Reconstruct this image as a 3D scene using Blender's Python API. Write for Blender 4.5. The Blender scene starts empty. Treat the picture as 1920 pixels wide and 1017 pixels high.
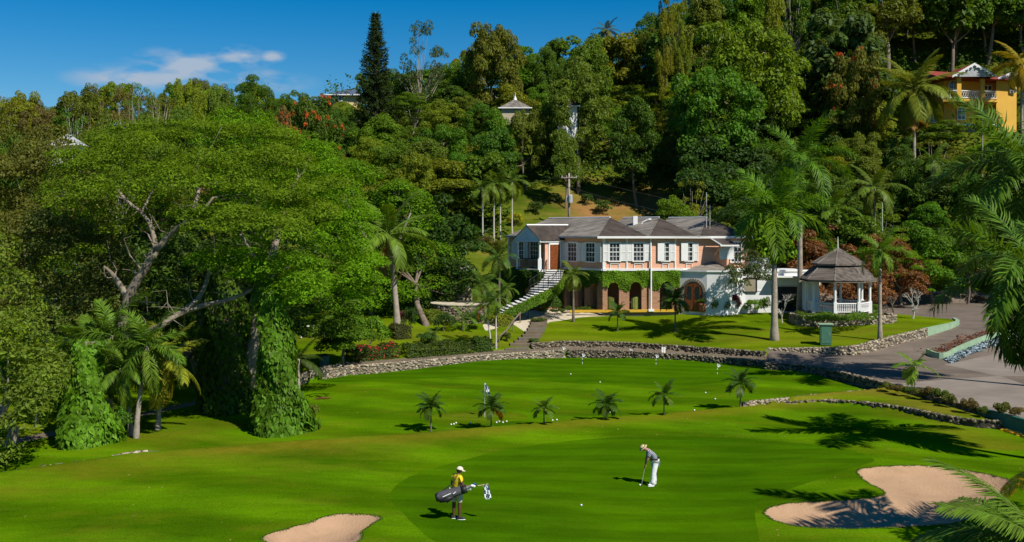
import bpy, math, random
import numpy as np
from mathutils import Vector, Matrix

# ------------------------------------------------------------------ camera, sky, sun
SC = bpy.context.scene
COL = SC.collection
F, HZ, CH = 1920.0, 426.0, 10.0          # focal length in photo pixels, horizon row, eye height in metres
cam = bpy.data.cameras.new('camera'); cam_o = bpy.data.objects.new('camera', cam); COL.objects.link(cam_o)
cam.sensor_width = 36.0; cam.lens = 36.0
cam.shift_y = -(508.5 - HZ) / 1920.0
cam.clip_start = 0.5; cam.clip_end = 5000
cam_o.location = (0, 0, CH); cam_o.rotation_euler = (math.radians(90), 0, 0)
SC.camera = cam_o

SUN = Vector((0.56, -0.60, 0.87)).normalized()
wd = bpy.data.worlds.new('World'); SC.world = wd; wd.use_nodes = True
nt = wd.node_tree; nt.nodes.clear()
out = nt.nodes.new('ShaderNodeOutputWorld'); bg = nt.nodes.new('ShaderNodeBackground')
sky = nt.nodes.new('ShaderNodeTexSky'); sky.sky_type = 'NISHITA'; sky.sun_disc = False
sky.sun_elevation = math.asin(SUN.z); sky.sun_rotation = math.atan2(SUN.x, SUN.y)
sky.altitude = 0; sky.air_density = 1.0; sky.dust_density = 0.0; sky.ozone_density = 5.0
bg.inputs['Strength'].default_value = 0.08
tc = nt.nodes.new('ShaderNodeTexCoord')
# one low bank of thin cumulus, drawn by direction
mp = nt.nodes.new('ShaderNodeMapping'); mp.inputs['Scale'].default_value = (5.0, 5.0, 15.0)
ns = nt.nodes.new('ShaderNodeTexNoise'); ns.inputs['Scale'].default_value = 4.5; ns.inputs['Detail'].default_value = 7; ns.inputs['Roughness'].default_value = 0.5
nt.links.new(tc.outputs['Generated'], mp.inputs['Vector']); nt.links.new(mp.outputs[0], ns.inputs['Vector'])
def _vm(op, a, b=None):
    n = nt.nodes.new('ShaderNodeVectorMath'); n.operation = op
    nt.links.new(a, n.inputs[0])
    if b is not None:
        n.inputs[1].default_value = b
    return n
def _m(op, a, b=None, c=None):
    n = nt.nodes.new('ShaderNodeMath'); n.operation = op
    for i, q in enumerate((a, b, c)):
        if q is None: continue
        if isinstance(q, (int, float)): n.inputs[i].default_value = q
        else: nt.links.new(q, n.inputs[i])
    return n.outputs[0]
def blob(px, py, sx, sz):
    d = Vector(((px - 960) / F, 1, (HZ - py) / F)).normalized()
    s = _vm('SUBTRACT', tc.outputs['Generated'], tuple(d))
    m = _vm('MULTIPLY', s.outputs[0], (F / sx, 0.0, F / sz))
    l = _vm('LENGTH', m.outputs[0])
    return _m('SUBTRACT', 1.0, l.outputs['Value'])
b0 = None
for a in ((360, 128, 120, 42), (445, 112, 62, 30), (250, 150, 120, 26), (512, 108, 32, 14), (380, 150, 210, 34)):
    q = blob(*a)
    b0 = q if b0 is None else _m('MAXIMUM', b0, q)
nn = _m('MULTIPLY', _m('SUBTRACT', ns.outputs['Fac'], 0.48), 6.5)
b1 = _m('ADD', b0, nn)
cl = nt.nodes.new('ShaderNodeMath'); cl.operation = 'MULTIPLY'; cl.use_clamp = True
nt.links.new(b1, cl.inputs[0]); cl.inputs[1].default_value = 0.8
b0c = nt.nodes.new('ShaderNodeMath'); b0c.operation = 'MULTIPLY'; b0c.use_clamp = True
nt.links.new(b0, b0c.inputs[0]); b0c.inputs[1].default_value = 1.5
cmask = _m('MULTIPLY', _m('MULTIPLY', cl.outputs[0], b0c.outputs[0]), 0.95)
geo = nt.nodes.new('ShaderNodeSeparateXYZ'); nt.links.new(tc.outputs['Generated'], geo.inputs[0])
cmask = _m('MULTIPLY', cmask, _m('GREATER_THAN', geo.outputs['Y'], 0.0))
hsv = nt.nodes.new('ShaderNodeHueSaturation'); hsv.inputs['Saturation'].default_value = 1.5; hsv.inputs['Value'].default_value = 0.92; hsv.inputs['Hue'].default_value = 0.5
nt.links.new(sky.outputs[0], hsv.inputs['Color'])
mx = nt.nodes.new('ShaderNodeMix'); mx.data_type = 'RGBA'
nt.links.new(cmask, mx.inputs['Factor']); nt.links.new(hsv.outputs[0], mx.inputs['A'])
mx.inputs['B'].default_value = (4.2, 5.2, 6.5, 1)
nt.links.new(mx.outputs['Result'], bg.inputs['Color']); nt.links.new(bg.outputs[0], out.inputs['Surface'])

sl = bpy.data.lights.new('sun', 'SUN'); sl.energy = 5.0; sl.angle = math.radians(0.5); sl.color = (1.0, 0.94, 0.83)
so = bpy.data.objects.new('sun', sl); COL.objects.link(so); so.rotation_euler = SUN.to_track_quat('Z', 'Y').to_euler(); so.location = (40, -20, 80)
SC.view_settings.view_transform = 'Standard'; SC.view_settings.look = 'None'
SC.view_settings.exposure = 0.22; SC.view_settings.gamma = 1.0; SC.view_settings.use_curve_mapping = False
SC.cycles.max_bounces = 8; SC.cycles.transparent_max_bounces = 6; SC.cycles.diffuse_bounces = 4
SC.cycles.transmission_bounces = 4; SC.cycles.glossy_bounces = 2

# ------------------------------------------------------------------ helpers
rng = np.random.default_rng(11); R = random.Random(5)
def tag(o, label=None, cat=None, group=None, kind=None):
    if label: o['label'] = label
    if cat: o['category'] = cat
    if group: o['group'] = group
    if kind: o['kind'] = kind
    return o
def empty(name, loc, label, cat, group=None, rz=0.0):
    o = bpy.data.objects.new(name, None); COL.objects.link(o); o.empty_display_size = 0.3
    o.location = loc; o.rotation_euler = (0, 0, rz)
    return tag(o, label, cat, group)
def link(name, me, parent=None, loc=(0, 0, 0), rot=(0, 0, 0), scale=(1, 1, 1), color=None):
    o = bpy.data.objects.new(name, me); COL.objects.link(o)
    o.parent = parent; o.location = loc; o.rotation_euler = rot; o.scale = scale
    if color is not None: o.color = (*color, 1)
    return o
def fast_mesh(name, V, Fc, mat=None, smooth=False):
    """V (n,3); Fc an int array (m,k) or a list of such arrays"""
    V = np.asarray(V, dtype=np.float32).reshape(-1, 3)
    if not isinstance(Fc, list): Fc = [Fc]
    Fc = [np.asarray(f, dtype=np.int32) for f in Fc if len(f)]
    me = bpy.data.meshes.new(name)
    me.vertices.add(len(V)); me.vertices.foreach_set('co', V.ravel())
    nl = sum(f.size for f in Fc); npoly = sum(len(f) for f in Fc)
    me.loops.add(nl); me.polygons.add(npoly)
    me.loops.foreach_set('vertex_index', np.concatenate([f.ravel() for f in Fc]))
    tot = np.concatenate([np.full(len(f), f.shape[1], np.int32) for f in Fc])
    st = np.concatenate([[0], np.cumsum(tot)[:-1]]).astype(np.int32)
    me.polygons.foreach_set('loop_start', st)
    me.polygons.foreach_set('loop_total', tot)
    me.update(calc_edges=True)
    if smooth: me.polygons.foreach_set('use_smooth', np.ones(npoly, bool))
    if mat: me.materials.append(mat)
    return me
class MB:
    """collects simple shapes, builds ONE mesh"""
    def __init__(s): s.v = []; s.f = []; s.n = 0
    def add(s, V, Fs):
        V = np.asarray(V, float).reshape(-1, 3); s.v.append(V)
        for f in Fs: s.f.append([i + s.n for i in f])
        s.n += len(V); return s
    def box(s, c, d, M=None, rz=0.0):
        x, y, z = d[0] / 2, d[1] / 2, d[2] / 2
        P = np.array([(-x, -y, -z), (x, -y, -z), (x, y, -z), (-x, y, -z), (-x, -y, z), (x, -y, z), (x, y, z), (-x, y, z)])
        if rz:
            ca, sa = math.cos(rz), math.sin(rz); P = P @ np.array([[ca, sa, 0], [-sa, ca, 0], [0, 0, 1]])
        P = P + np.array(c)
        if M is not None: P = P @ np.array(M.to_3x3()).T + np.array(M.translation)
        return s.add(P, [(0, 3, 2, 1), (4, 5, 6, 7), (0, 1, 5, 4), (1, 2, 6, 5), (2, 3, 7, 6), (3, 0, 4, 7)])
    def tube(s, pts, rad, n=8, cap=True):
        pts = [np.array(p, float) for p in pts]
        if not hasattr(rad, '__len__'): rad = [rad] * len(pts)
        V = []; up = None
        for i, p in enumerate(pts):
            a = pts[max(0, i - 1)]; b = pts[min(len(pts) - 1, i + 1)]
            d = b - a; d = d / (np.linalg.norm(d) + 1e-9)
            if up is None: up = np.array([1., 0, 0]) if abs(d[0]) < 0.8 else np.array([0, 1., 0])
            u = up - d * (up @ d); u /= np.linalg.norm(u) + 1e-9; up = u; w = np.cross(d, u)
            for k in range(n):
                t = 2 * math.pi * k / n
                V.append(p + rad[i] * (math.cos(t) * u + math.sin(t) * w))
        Fs = []
        for i in range(len(pts) - 1):
            for k in range(n):
                a = i * n + k; b = i * n + (k + 1) % n
                Fs.append((a, b, b + n, a + n))
        if cap: Fs.append(tuple(range(n - 1, -1, -1))); Fs.append(tuple((len(pts) - 1) * n + k for k in range(n)))
        return s.add(V, Fs)
    def lathe(s, prof, c=(0, 0, 0), n=16, rz=0.0):
        V = [(c[0] + r * math.cos(2 * math.pi * k / n + rz), c[1] + r * math.sin(2 * math.pi * k / n + rz), c[2] + z) for r, z in prof for k in range(n)]
        Fs = [(i * n + k, i * n + (k + 1) % n, (i + 1) * n + (k + 1) % n, (i + 1) * n + k) for i in range(len(prof) - 1) for k in range(n)]
        Fs.append(tuple(range(n - 1, -1, -1))); Fs.append(tuple((len(prof) - 1) * n + k for k in range(n)))
        return s.add(V, Fs)
    def ell(s, c, r, n=10, m=7, M=None):
        V = []
        for i in range(m + 1):
            p = math.pi * i / m
            for k in range(n):
                t = 2 * math.pi * k / n; V.append((r[0] * math.sin(p) * math.cos(t), r[1] * math.sin(p) * math.sin(t), r[2] * math.cos(p)))
        V = np.array(V)
        if M is not None: V = V @ np.array(M.to_3x3()).T
        return s.add(V + np.array(c), [(i * n + k, (i + 1) * n + k, (i + 1) * n + (k + 1) % n, i * n + (k + 1) % n) for i in range(m) for k in range(n)])
    def prism(s, poly, a, b, axis='y', M=None):
        """poly in 2D (x,z) extruded in y from a to b (axis y) or (x,y) in z"""
        n = len(poly)
        if axis == 'y': P = [(x, a, z) for x, z in poly] + [(x, b, z) for x, z in poly]
        else: P = [(x, y, a) for x, y in poly] + [(x, y, b) for x, y in poly]
        P = np.array(P, float)
        if M is not None: P = P @ np.array(M.to_3x3()).T + np.array(M.translation)
        return s.add(P, [tuple(range(n)), tuple(range(2 * n - 1, n - 1, -1))] + [(k, (k + 1) % n, n + (k + 1) % n, n + k) for k in range(n)])
    def mesh(s, name, mat, smooth=False, origin=None, fix=True):
        V = np.concatenate(s.v)
        if origin is not None: V = V - np.array(origin)
        me = bpy.data.meshes.new(name); me.from_pydata(V.tolist(), [], s.f); me.update()
        if fix:
            import bmesh
            b = bmesh.new(); b.from_mesh(me); bmesh.ops.recalc_face_normals(b, faces=b.faces); b.to_mesh(me); b.free()
        if smooth: me.polygons.foreach_set('use_smooth', np.ones(len(me.polygons), bool))
        me.materials.append(mat); return me
    def build(s, name, mat, parent=None, origin=None, smooth=False, **kw):
        return link(name, s.mesh(name, mat, smooth, origin), parent, **kw)

# ------------------------------------------------------------------ materials
def N(nt, t, **k):
    n = nt.nodes.new(t)
    for a, b in k.items(): setattr(n, a, b)
    return n
def newmat(name):
    m = bpy.data.materials.new(name); m.use_nodes = True; t = m.node_tree
    return m, t, t.nodes['Principled BSDF']
def mat(name, c1, c2=None, scale=3.0, rough=0.7, bump=0.0, bscale=None, detail=6, spec=0.3, metal=0.0, contrast=1.0, coat=0.0):
    """two colours mixed by noise in object space plus fine relief"""
    m, t, p = newmat(name)
    p.inputs['Roughness'].default_value = rough; p.inputs['Specular IOR Level'].default_value = spec; p.inputs['Metallic'].default_value = metal
    if c2 is None: c2 = tuple(x * 0.8 for x in c1)
    tcn = N(t, 'ShaderNodeTexCoord'); n = N(t, 'ShaderNodeTexNoise'); n.inputs['Scale'].default_value = scale; n.inputs['Detail'].default_value = detail
    n.inputs['Roughness'].default_value = 0.6
    t.links.new(tcn.outputs['Object'], n.inputs['Vector'])
    r = N(t, 'ShaderNodeValToRGB'); r.color_ramp.elements[0].position = 0.5 - 0.22 / contrast; r.color_ramp.elements[1].position = 0.5 + 0.22 / contrast
    r.color_ramp.elements[0].color = (*c2, 1); r.color_ramp.elements[1].color = (*c1, 1)
    t.links.new(n.outputs['Fac'], r.inputs[0]); t.links.new(r.outputs[0], p.inputs['Base Color'])
    if bump:
        n2 = N(t, 'ShaderNodeTexNoise'); n2.inputs['Scale'].default_value = bscale or scale * 6; n2.inputs['Detail'].default_value = 5
        t.links.new(tcn.outputs['Object'], n2.inputs['Vector'])
        b = N(t, 'ShaderNodeBump'); b.inputs['Strength'].default_value = bump; b.inputs['Distance'].default_value = 0.05
        t.links.new(n2.outputs['Fac'], b.inputs['Height']); t.links.new(b.outputs[0], p.inputs['Normal'])
    return m
def leaf_mat(name, warm=(0.13, 0.10, 0.01), wamt=0.24, transl=0.34, rough=0.55, spec=0.16):
    """leaf colour = the object's own colour, varied leaf by leaf and in drifts"""
    m, t, p = newmat(name)
    oi = N(t, 'ShaderNodeObjectInfo'); g = N(t, 'ShaderNodeNewGeometry'); tcn = N(t, 'ShaderNodeTexCoord')
    n = N(t, 'ShaderNodeTexNoise'); n.inputs['Scale'].default_value = 0.55; n.inputs['Detail'].default_value = 3
    t.links.new(tcn.outputs['Object'], n.inputs['Vector'])
    mr = N(t, 'ShaderNodeMapRange'); mr.inputs['To Min'].default_value = 0.66; mr.inputs['To Max'].default_value = 1.5
    t.links.new(g.outputs['Random Per Island'], mr.inputs['Value'])
    mr2 = N(t, 'ShaderNodeMapRange'); mr2.inputs['From Min'].default_value = 0.3; mr2.inputs['From Max'].default_value = 0.7
    mr2.inputs['To Min'].default_value = 0.80; mr2.inputs['To Max'].default_value = 1.28
    t.links.new(n.outputs['Fac'], mr2.inputs['Value'])
    mu = N(t, 'ShaderNodeMath', operation='MULTIPLY'); t.links.new(mr.outputs[0], mu.inputs[0]); t.links.new(mr2.outputs[0], mu.inputs[1])
    vm = N(t, 'ShaderNodeVectorMath', operation='SCALE'); t.links.new(oi.outputs['Color'], vm.inputs[0]); t.links.new(mu.outputs[0], vm.inputs['Scale'])
    mxn = N(t, 'ShaderNodeMix', data_type='RGBA')
    w = N(t, 'ShaderNodeMath', operation='MULTIPLY'); w.inputs[1].default_value = wamt
    pw = N(t, 'ShaderNodeMath', operation='POWER'); pw.inputs[1].default_value = 3.0
    w2 = N(t, 'ShaderNodeMath', operation='FRACT'); w3 = N(t, 'ShaderNodeMath', operation='MULTIPLY'); w3.inputs[1].default_value = 17.3
    t.links.new(g.outputs['Random Per Island'], w3.inputs[0]); t.links.new(w3.outputs[0], w2.inputs[0]); t.links.new(w2.outputs[0], pw.inputs[0]); t.links.new(pw.outputs[0], w.inputs[0])
    t.links.new(w.outputs[0], mxn.inputs['Factor']); t.links.new(vm.outputs[0], mxn.inputs['A']); mxn.inputs['B'].default_value = (*warm, 1)
    t.links.new(mxn.outputs['Result'], p.inputs['Base Color'])
    p.inputs['Roughness'].default_value = rough; p.inputs['Specular IOR Level'].default_value = spec
    tr = N(t, 'ShaderNodeBsdfTranslucent'); ms = N(t, 'ShaderNodeMixShader'); ms.inputs[0].default_value = transl
    v2 = N(t, 'ShaderNodeVectorMath', operation='MULTIPLY'); v2.inputs[1].default_value = (1.9, 1.7, 0.5)
    t.links.new(mxn.outputs['Result'], v2.inputs[0]); t.links.new(v2.outputs[0], tr.inputs['Color'])
    o = t.nodes['Material Output']
    t.links.new(p.outputs[0], ms.inputs[1]); t.links.new(tr.outputs[0], ms.inputs[2]); t.links.new(ms.outputs[0], o.inputs['Surface'])
    return m
def grass_mat(name, a, b, dry, stripe=0.0, sdir=(1, 0.2), swid=2.0, fine=14.0):
    m, t, p = newmat(name)
    g = N(t, 'ShaderNodeNewGeometry')
    def noise(s, d=5, r=0.6, sc=(1, 1, 1)):
        mp = N(t, 'ShaderNodeMapping'); mp.inputs['Scale'].default_value = sc; t.links.new(g.outputs['Position'], mp.inputs['Vector'])
        n = N(t, 'ShaderNodeTexNoise'); n.inputs['Scale'].default_value = s; n.inputs['Detail'].default_value = d; n.inputs['Roughness'].default_value = r
        t.links.new(mp.outputs[0], n.inputs['Vector']); return n.outputs['Fac']
    def ramp(x, lo, hi, c0, c1):
        r = N(t, 'ShaderNodeValToRGB'); r.color_ramp.elements[0].position = lo; r.color_ramp.elements[1].position = hi
        r.color_ramp.elements[0].color = (*c0, 1); r.color_ramp.elements[1].color = (*c1, 1); t.links.new(x, r.inputs[0]); return r.outputs[0]
    big = noise(0.16, 4, 0.55)
    col = ramp(big, 0.36, 0.64, b, a)
    # mowing bands, wandering a little
    if stripe:
        sx = N(t, 'ShaderNodeVectorMath', operation='DOT_PRODUCT'); d = Vector((sdir[0], sdir[1], 0)).normalized()
        t.links.new(g.outputs['Position'], sx.inputs[0]); sx.inputs[1].default_value = tuple(d)
        wob = N(t, 'ShaderNodeMath', operation='MULTIPLY_ADD'); wob.inputs[1].default_value = 2.2 * swid; t.links.new(noise(0.07, 3), wob.inputs[0]); t.links.new(sx.outputs['Value'], wob.inputs[2])
        dv = N(t, 'ShaderNodeMath', operation='MULTIPLY'); dv.inputs[1].default_value = math.pi / swid; t.links.new(wob.outputs[0], dv.inputs[0])
        sn = N(t, 'ShaderNodeMath', operation='SINE'); t.links.new(dv.outputs[0], sn.inputs[0])
        mr = N(t, 'ShaderNodeMapRange'); mr.inputs['From Min'].default_value = -0.5; mr.inputs['From Max'].default_value = 0.5
        mr.inputs['To Min'].default_value = 1 - stripe; mr.inputs['To Max'].default_value = 1 + stripe; t.links.new(sn.outputs[0], mr.inputs['Value'])
        v = N(t, 'ShaderNodeVectorMath', operation='SCALE'); t.links.new(col, v.inputs[0]); t.links.new(mr.outputs[0], v.inputs['Scale']); col = v.outputs[0]
    # streaks along the mower's way and single tufts
    st = noise(1.2, 6, 0.65, (0.35, 1.6, 1)); fi = noise(fine, 4, 0.7); f2 = noise(55, 2, 0.6)
    for src, lo, hi, amt in ((st, 0.3, 0.7, 0.16), (fi, 0.3, 0.7, 0.28), (f2, 0.3, 0.7, 0.30)):
        mr = N(t, 'ShaderNodeMapRange'); mr.inputs['From Min'].default_value = lo; mr.inputs['From Max'].default_value = hi
        mr.inputs['To Min'].default_value = 1 - amt; mr.inputs['To Max'].default_value = 1 + amt; t.links.new(src, mr.inputs['Value'])
        v = N(t, 'ShaderNodeVectorMath', operation='SCALE'); t.links.new(col, v.inputs[0]); t.links.new(mr.outputs[0], v.inputs['Scale']); col = v.outputs[0]
    at = N(t, 'ShaderNodeAttribute', attribute_name='dry')
    dn = N(t, 'ShaderNodeMath', operation='MULTIPLY_ADD'); dn.inputs[1].default_value = 1.5; dn.inputs[2].default_value = -0.62
    t.links.new(noise(0.45, 7, 0.68, (0.6, 1.3, 1)), dn.inputs[0])
    ad = N(t, 'ShaderNodeMath', operation='ADD', use_clamp=True); t.links.new(at.outputs['Fac'], ad.inputs[0]); t.links.new(dn.outputs[0], ad.inputs[1])
    mxn = N(t, 'ShaderNodeMix', data_type='RGBA'); t.links.new(ad.outputs[0], mxn.inputs['Factor']); t.links.new(col, mxn.inputs['A'])
    drc = ramp(noise(2.2, 5, 0.7), 0.3, 0.7, tuple(x * 0.7 for x in dry), dry); t.links.new(drc, mxn.inputs['B'])
    t.links.new(mxn.outputs['Result'], p.inputs['Base Color'])
    p.inputs['Roughness'].default_value = 0.9; p.inputs['Specular IOR Level'].default_value = 0.0
    bp = N(t, 'ShaderNodeBump'); bp.inputs['Strength'].default_value = 0.5; bp.inputs['Distance'].default_value = 0.03
    t.links.new(fi, bp.inputs['Height']); t.links.new(bp.outputs[0], p.inputs['Normal'])
    return m
M = {}
M['leaf'] = leaf_mat('leaf'); M['leaf_soft'] = leaf_mat('leaf_feathery', warm=(0.10, 0.11, 0.01), wamt=0.4, transl=0.38, rough=0.65, spec=0.08)
M['frond'] = leaf_mat('frond', warm=(0.20, 0.15, 0.02), wamt=0.15, transl=0.25, rough=0.5, spec=0.2)
M['petal'] = leaf_mat('petal', warm=(0.5, 0.12, 0.01), wamt=0.3, transl=0.2, rough=0.6, spec=0.2)
M['bark'] = mat('bark', (0.24, 0.19, 0.14), (0.10, 0.075, 0.055), 3, 0.9, 0.6, 12)
M['bark_pale'] = mat('bark_pale', (0.42, 0.36, 0.29), (0.20, 0.165, 0.13), 2.2, 0.9, 0.5, 12)
M['bark_fork'] = mat('bark_mottled', (0.30, 0.25, 0.19), (0.13, 0.105, 0.08), 2.2, 0.9, 0.6, 12)
M['bark_white'] = mat('bark_white', (0.55, 0.52, 0.46), (0.34, 0.31, 0.27), 2, 0.9, 0.3)
M['white'] = mat('white_paint', (0.80, 0.80, 0.78), (0.72, 0.72, 0.70), 1.2, 0.6, 0.08, 20)
M['offwhite'] = mat('weathered_white_wall', (0.78, 0.78, 0.77), (0.60, 0.61, 0.62), 0.8, 0.75, 0.12, 14)
M['glass'] = mat('window_glass', (0.035, 0.045, 0.055), (0.02, 0.025, 0.03), 1.5, 0.12, 0, spec=0.6)
M['wood'] = mat('varnished_wood', (0.26, 0.075, 0.02), (0.13, 0.035, 0.01), 5, 0.4, 0.1, 20, spec=0.5)
M['dark_iron'] = mat('dark_iron', (0.03, 0.028, 0.026), (0.018, 0.018, 0.018), 5, 0.5)
M['steel'] = mat('grey_metal', (0.45, 0.46, 0.47), (0.33, 0.34, 0.35), 3, 0.5)
M['stone'] = None
def course_mat(name, c1, c2, course, run=0.0, rough=0.7, depth=0.5, wear=None, wearamt=0.3, axis='OBJ'):
    """horizontal courses (clapboard, shakes): a dark line per course, tint varying piece by piece, relief"""
    m, t, p = newmat(name)
    tcn = N(t, 'ShaderNodeTexCoord'); sp = N(t, 'ShaderNodeSeparateXYZ'); t.links.new(tcn.outputs['Object'], sp.inputs[0])
    dv = N(t, 'ShaderNodeMath', operation='DIVIDE'); dv.inputs[1].default_value = course; t.links.new(sp.outputs['Z'], dv.inputs[0])
    fr = N(t, 'ShaderNodeMath', operation='FRACT'); t.links.new(dv.outputs[0], fr.inputs[0])
    fl = N(t, 'ShaderNodeMath', operation='FLOOR'); t.links.new(dv.outputs[0], fl.inputs[0])
    n = N(t, 'ShaderNodeTexNoise'); n.inputs['Scale'].default_value = 0.8; n.inputs['Detail'].default_value = 5; t.links.new(tcn.outputs['Object'], n.inputs['Vector'])
    if run:
        ax = N(t, 'ShaderNodeMath', operation='ADD'); t.links.new(sp.outputs['X'], ax.inputs[0])
        ay = N(t, 'ShaderNodeMath', operation='MULTIPLY'); ay.inputs[1].default_value = 1.31; t.links.new(sp.outputs['Y'], ay.inputs[0]); t.links.new(ay.outputs[0], ax.inputs[1])
        dx = N(t, 'ShaderNodeMath', operation='DIVIDE'); dx.inputs[1].default_value = run; t.links.new(ax.outputs[0], dx.inputs[0])
        fx = N(t, 'ShaderNodeMath', operation='FLOOR'); t.links.new(dx.outputs[0], fx.inputs[0])
    cb = N(t, 'ShaderNodeCombineXYZ'); t.links.new(fl.outputs[0], cb.inputs['Z'])
    if run: t.links.new(fx.outputs[0], cb.inputs['X'])
    wn = N(t, 'ShaderNodeTexWhiteNoise', noise_dimensions='3D'); t.links.new(cb.outputs[0], wn.inputs['Vector'])
    mxf = N(t, 'ShaderNodeMath', operation='MULTIPLY_ADD'); mxf.inputs[1].default_value = 0.85; t.links.new(wn.outputs['Value'], mxf.inputs[0])
    nn = N(t, 'ShaderNodeMath', operation='MULTIPLY_ADD'); nn.inputs[1].default_value = 1.4; nn.inputs[2].default_value = -0.45; t.links.new(n.outputs['Fac'], nn.inputs[0]); t.links.new(nn.outputs[0], mxf.inputs[2])
    cm = N(t, 'ShaderNodeMix', data_type='RGBA'); cm.clamp_factor = True; cm.inputs['A'].default_value = (*c2, 1); cm.inputs['B'].default_value = (*c1, 1); t.links.new(mxf.outputs[0], cm.inputs['Factor'])
    t.links.new(cm.outputs['Result'], p.inputs['Base Color']); p.inputs['Roughness'].default_value = rough; p.inputs['Specular IOR Level'].default_value = 0.25
    b = N(t, 'ShaderNodeBump'); b.inputs['Strength'].default_value = depth; b.inputs['Distance'].default_value = 0.06; b.invert = True
    t.links.new(fr.outputs[0], b.inputs['Height']); t.links.new(b.outputs[0], p.inputs['Normal'])
    return m
M['clapboard'] = course_mat('salmon_clapboard', (0.70, 0.385, 0.255), (0.61, 0.315, 0.20), 0.17, 0, 0.7, 0.5)
M['shake'] = course_mat('cedar_shakes', (0.24, 0.215, 0.185), (0.075, 0.062, 0.05), 0.16, 0.22, 0.85, 0.9)  # grey shakes; on the clubhouse's left slopes the paleness is painted sheen
M['shake_mid'] = course_mat('brown_grey_shakes', (0.155, 0.13, 0.11), (0.05, 0.041, 0.034), 0.16, 0.22, 0.85, 0.9)
M['shake_dark'] = course_mat('dark_shakes', (0.085, 0.066, 0.054), (0.030, 0.023, 0.019), 0.16, 0.22, 0.9, 0.9)  # plain dark shakes; the paler copy carries the painted sheen
def stone_mat(name, cols, scale=4.0):
    m, t, p = newmat(name)
    g = N(t, 'ShaderNodeNewGeometry'); r = N(t, 'ShaderNodeValToRGB'); t.links.new(g.outputs['Random Per Island'], r.inputs[0])
    while len(r.color_ramp.elements) < len(cols): r.color_ramp.elements.new(0.5)
    for i, c in enumerate(cols):
        r.color_ramp.elements[i].position = i / (len(cols) - 1); r.color_ramp.elements[i].color = (*c, 1)
    tcn = N(t, 'ShaderNodeTexCoord'); n = N(t, 'ShaderNodeTexNoise'); n.inputs['Scale'].default_value = scale; n.inputs['Detail'].default_value = 6; t.links.new(tcn.outputs['Object'], n.inputs['Vector'])
    mr = N(t, 'ShaderNodeMapRange'); mr.inputs['From Min'].default_value = 0.3; mr.inputs['From Max'].default_value = 0.7; mr.inputs['To Min'].default_value = 0.6; mr.inputs['To Max'].default_value = 1.25; t.links.new(n.outputs['Fac'], mr.inputs['Value'])
    v = N(t, 'ShaderNodeVectorMath', operation='SCALE'); t.links.new(r.outputs[0], v.inputs[0]); t.links.new(mr.outputs[0], v.inputs['Scale'])
    t.links.new(v.outputs[0], p.inputs['Base Color']); p.inputs['Roughness'].default_value = 0.9; p.inputs['Specular IOR Level'].default_value = 0.2
    b = N(t, 'ShaderNodeBump'); b.inputs['Strength'].default_value = 0.6; b.inputs['Distance'].default_value = 0.04
    n2 = N(t, 'ShaderNodeTexNoise'); n2.inputs['Scale'].default_value = 14; t.links.new(tcn.outputs['Object'], n2.inputs['Vector']); t.links.new(n2.outputs['Fac'], b.inputs['Height']); t.links.new(b.outputs[0], p.inputs['Normal'])
    return m
M['rubble'] = stone_mat('rubble_stones', [(0.24, 0.19, 0.13), (0.42, 0.355, 0.25), (0.16, 0.13, 0.09), (0.50, 0.43, 0.32), (0.30, 0.22, 0.15)])
M['rubble_dark'] = stone_mat('dark_rubble_stones', [(0.12, 0.10, 0.07), (0.26, 0.21, 0.15), (0.08, 0.07, 0.05), (0.34, 0.28, 0.20), (0.10, 0.09, 0.05)])
M['mortar'] = mat('mortar', (0.20, 0.17, 0.13), (0.10, 0.085, 0.065), 5, 0.95, 0.5)
M['mortar_dark'] = mat('dark_mortar', (0.07, 0.06, 0.045), (0.035, 0.03, 0.022), 5, 0.95, 0.5)
M['brick'] = course_mat('old_brick', (0.36, 0.20, 0.115), (0.24, 0.125, 0.07), 0.075, 0.23, 0.85, 0.4)
M['asphalt'] = mat('asphalt', (0.185, 0.145, 0.112), (0.115, 0.090, 0.070), 0.5, 0.9, 0.35, 30, detail=9)
M['concrete'] = mat('concrete', (0.27, 0.225, 0.185), (0.19, 0.16, 0.135), 0.6, 0.85, 0.2, 18, detail=8)
M['sand'] = mat('bunker_sand', (0.43, 0.275, 0.165), (0.34, 0.215, 0.125), 0.7, 0.95, 0.5, 9, detail=9)
_t = M['sand'].node_tree; _g = N(_t, 'ShaderNodeNewGeometry'); _w = N(_t, 'ShaderNodeTexWave'); _w.inputs['Scale'].default_value = 2.2; _w.inputs['Distortion'].default_value = 9.0; _w.inputs['Detail'].default_value = 3; _w.inputs['Detail Scale'].default_value = .6
_t.links.new(_g.outputs['Position'], _w.inputs['Vector']); _b = N(_t, 'ShaderNodeBump'); _b.inputs['Strength'].default_value = .05; _b.inputs['Distance'].default_value = .05; _t.links.new(_w.outputs['Fac'], _b.inputs['Height'])
_bp = [n for n in _t.nodes if n.type == 'BUMP' and n != _b][0]; _t.links.new(_b.outputs[0], _bp.inputs['Normal'])
M['earth'] = mat('red_earth', (0.30, 0.145, 0.075), (0.17, 0.085, 0.04), 1.2, 0.95, 0.8, 5)
M['fairway'] = grass_mat('fairway_grass', (0.080, 0.170, 0.0015), (0.046, 0.112, 0.0015), (0.175, 0.160, 0.010), 0.17, (0.42, 1.0), 2.6)
M['green'] = grass_mat('putting_green_grass', (0.054, 0.134, 0.001), (0.035, 0.097, 0.001), (0.08, 0.12, 0.005), 0.09, (0.12, 1), 1.1, 22)
M['lawn'] = grass_mat('lawn_grass', (0.110, 0.165, 0.003), (0.066, 0.122, 0.002), (0.21, 0.165, 0.02), 0.10, (0.1, 1), 1.5)
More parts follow.
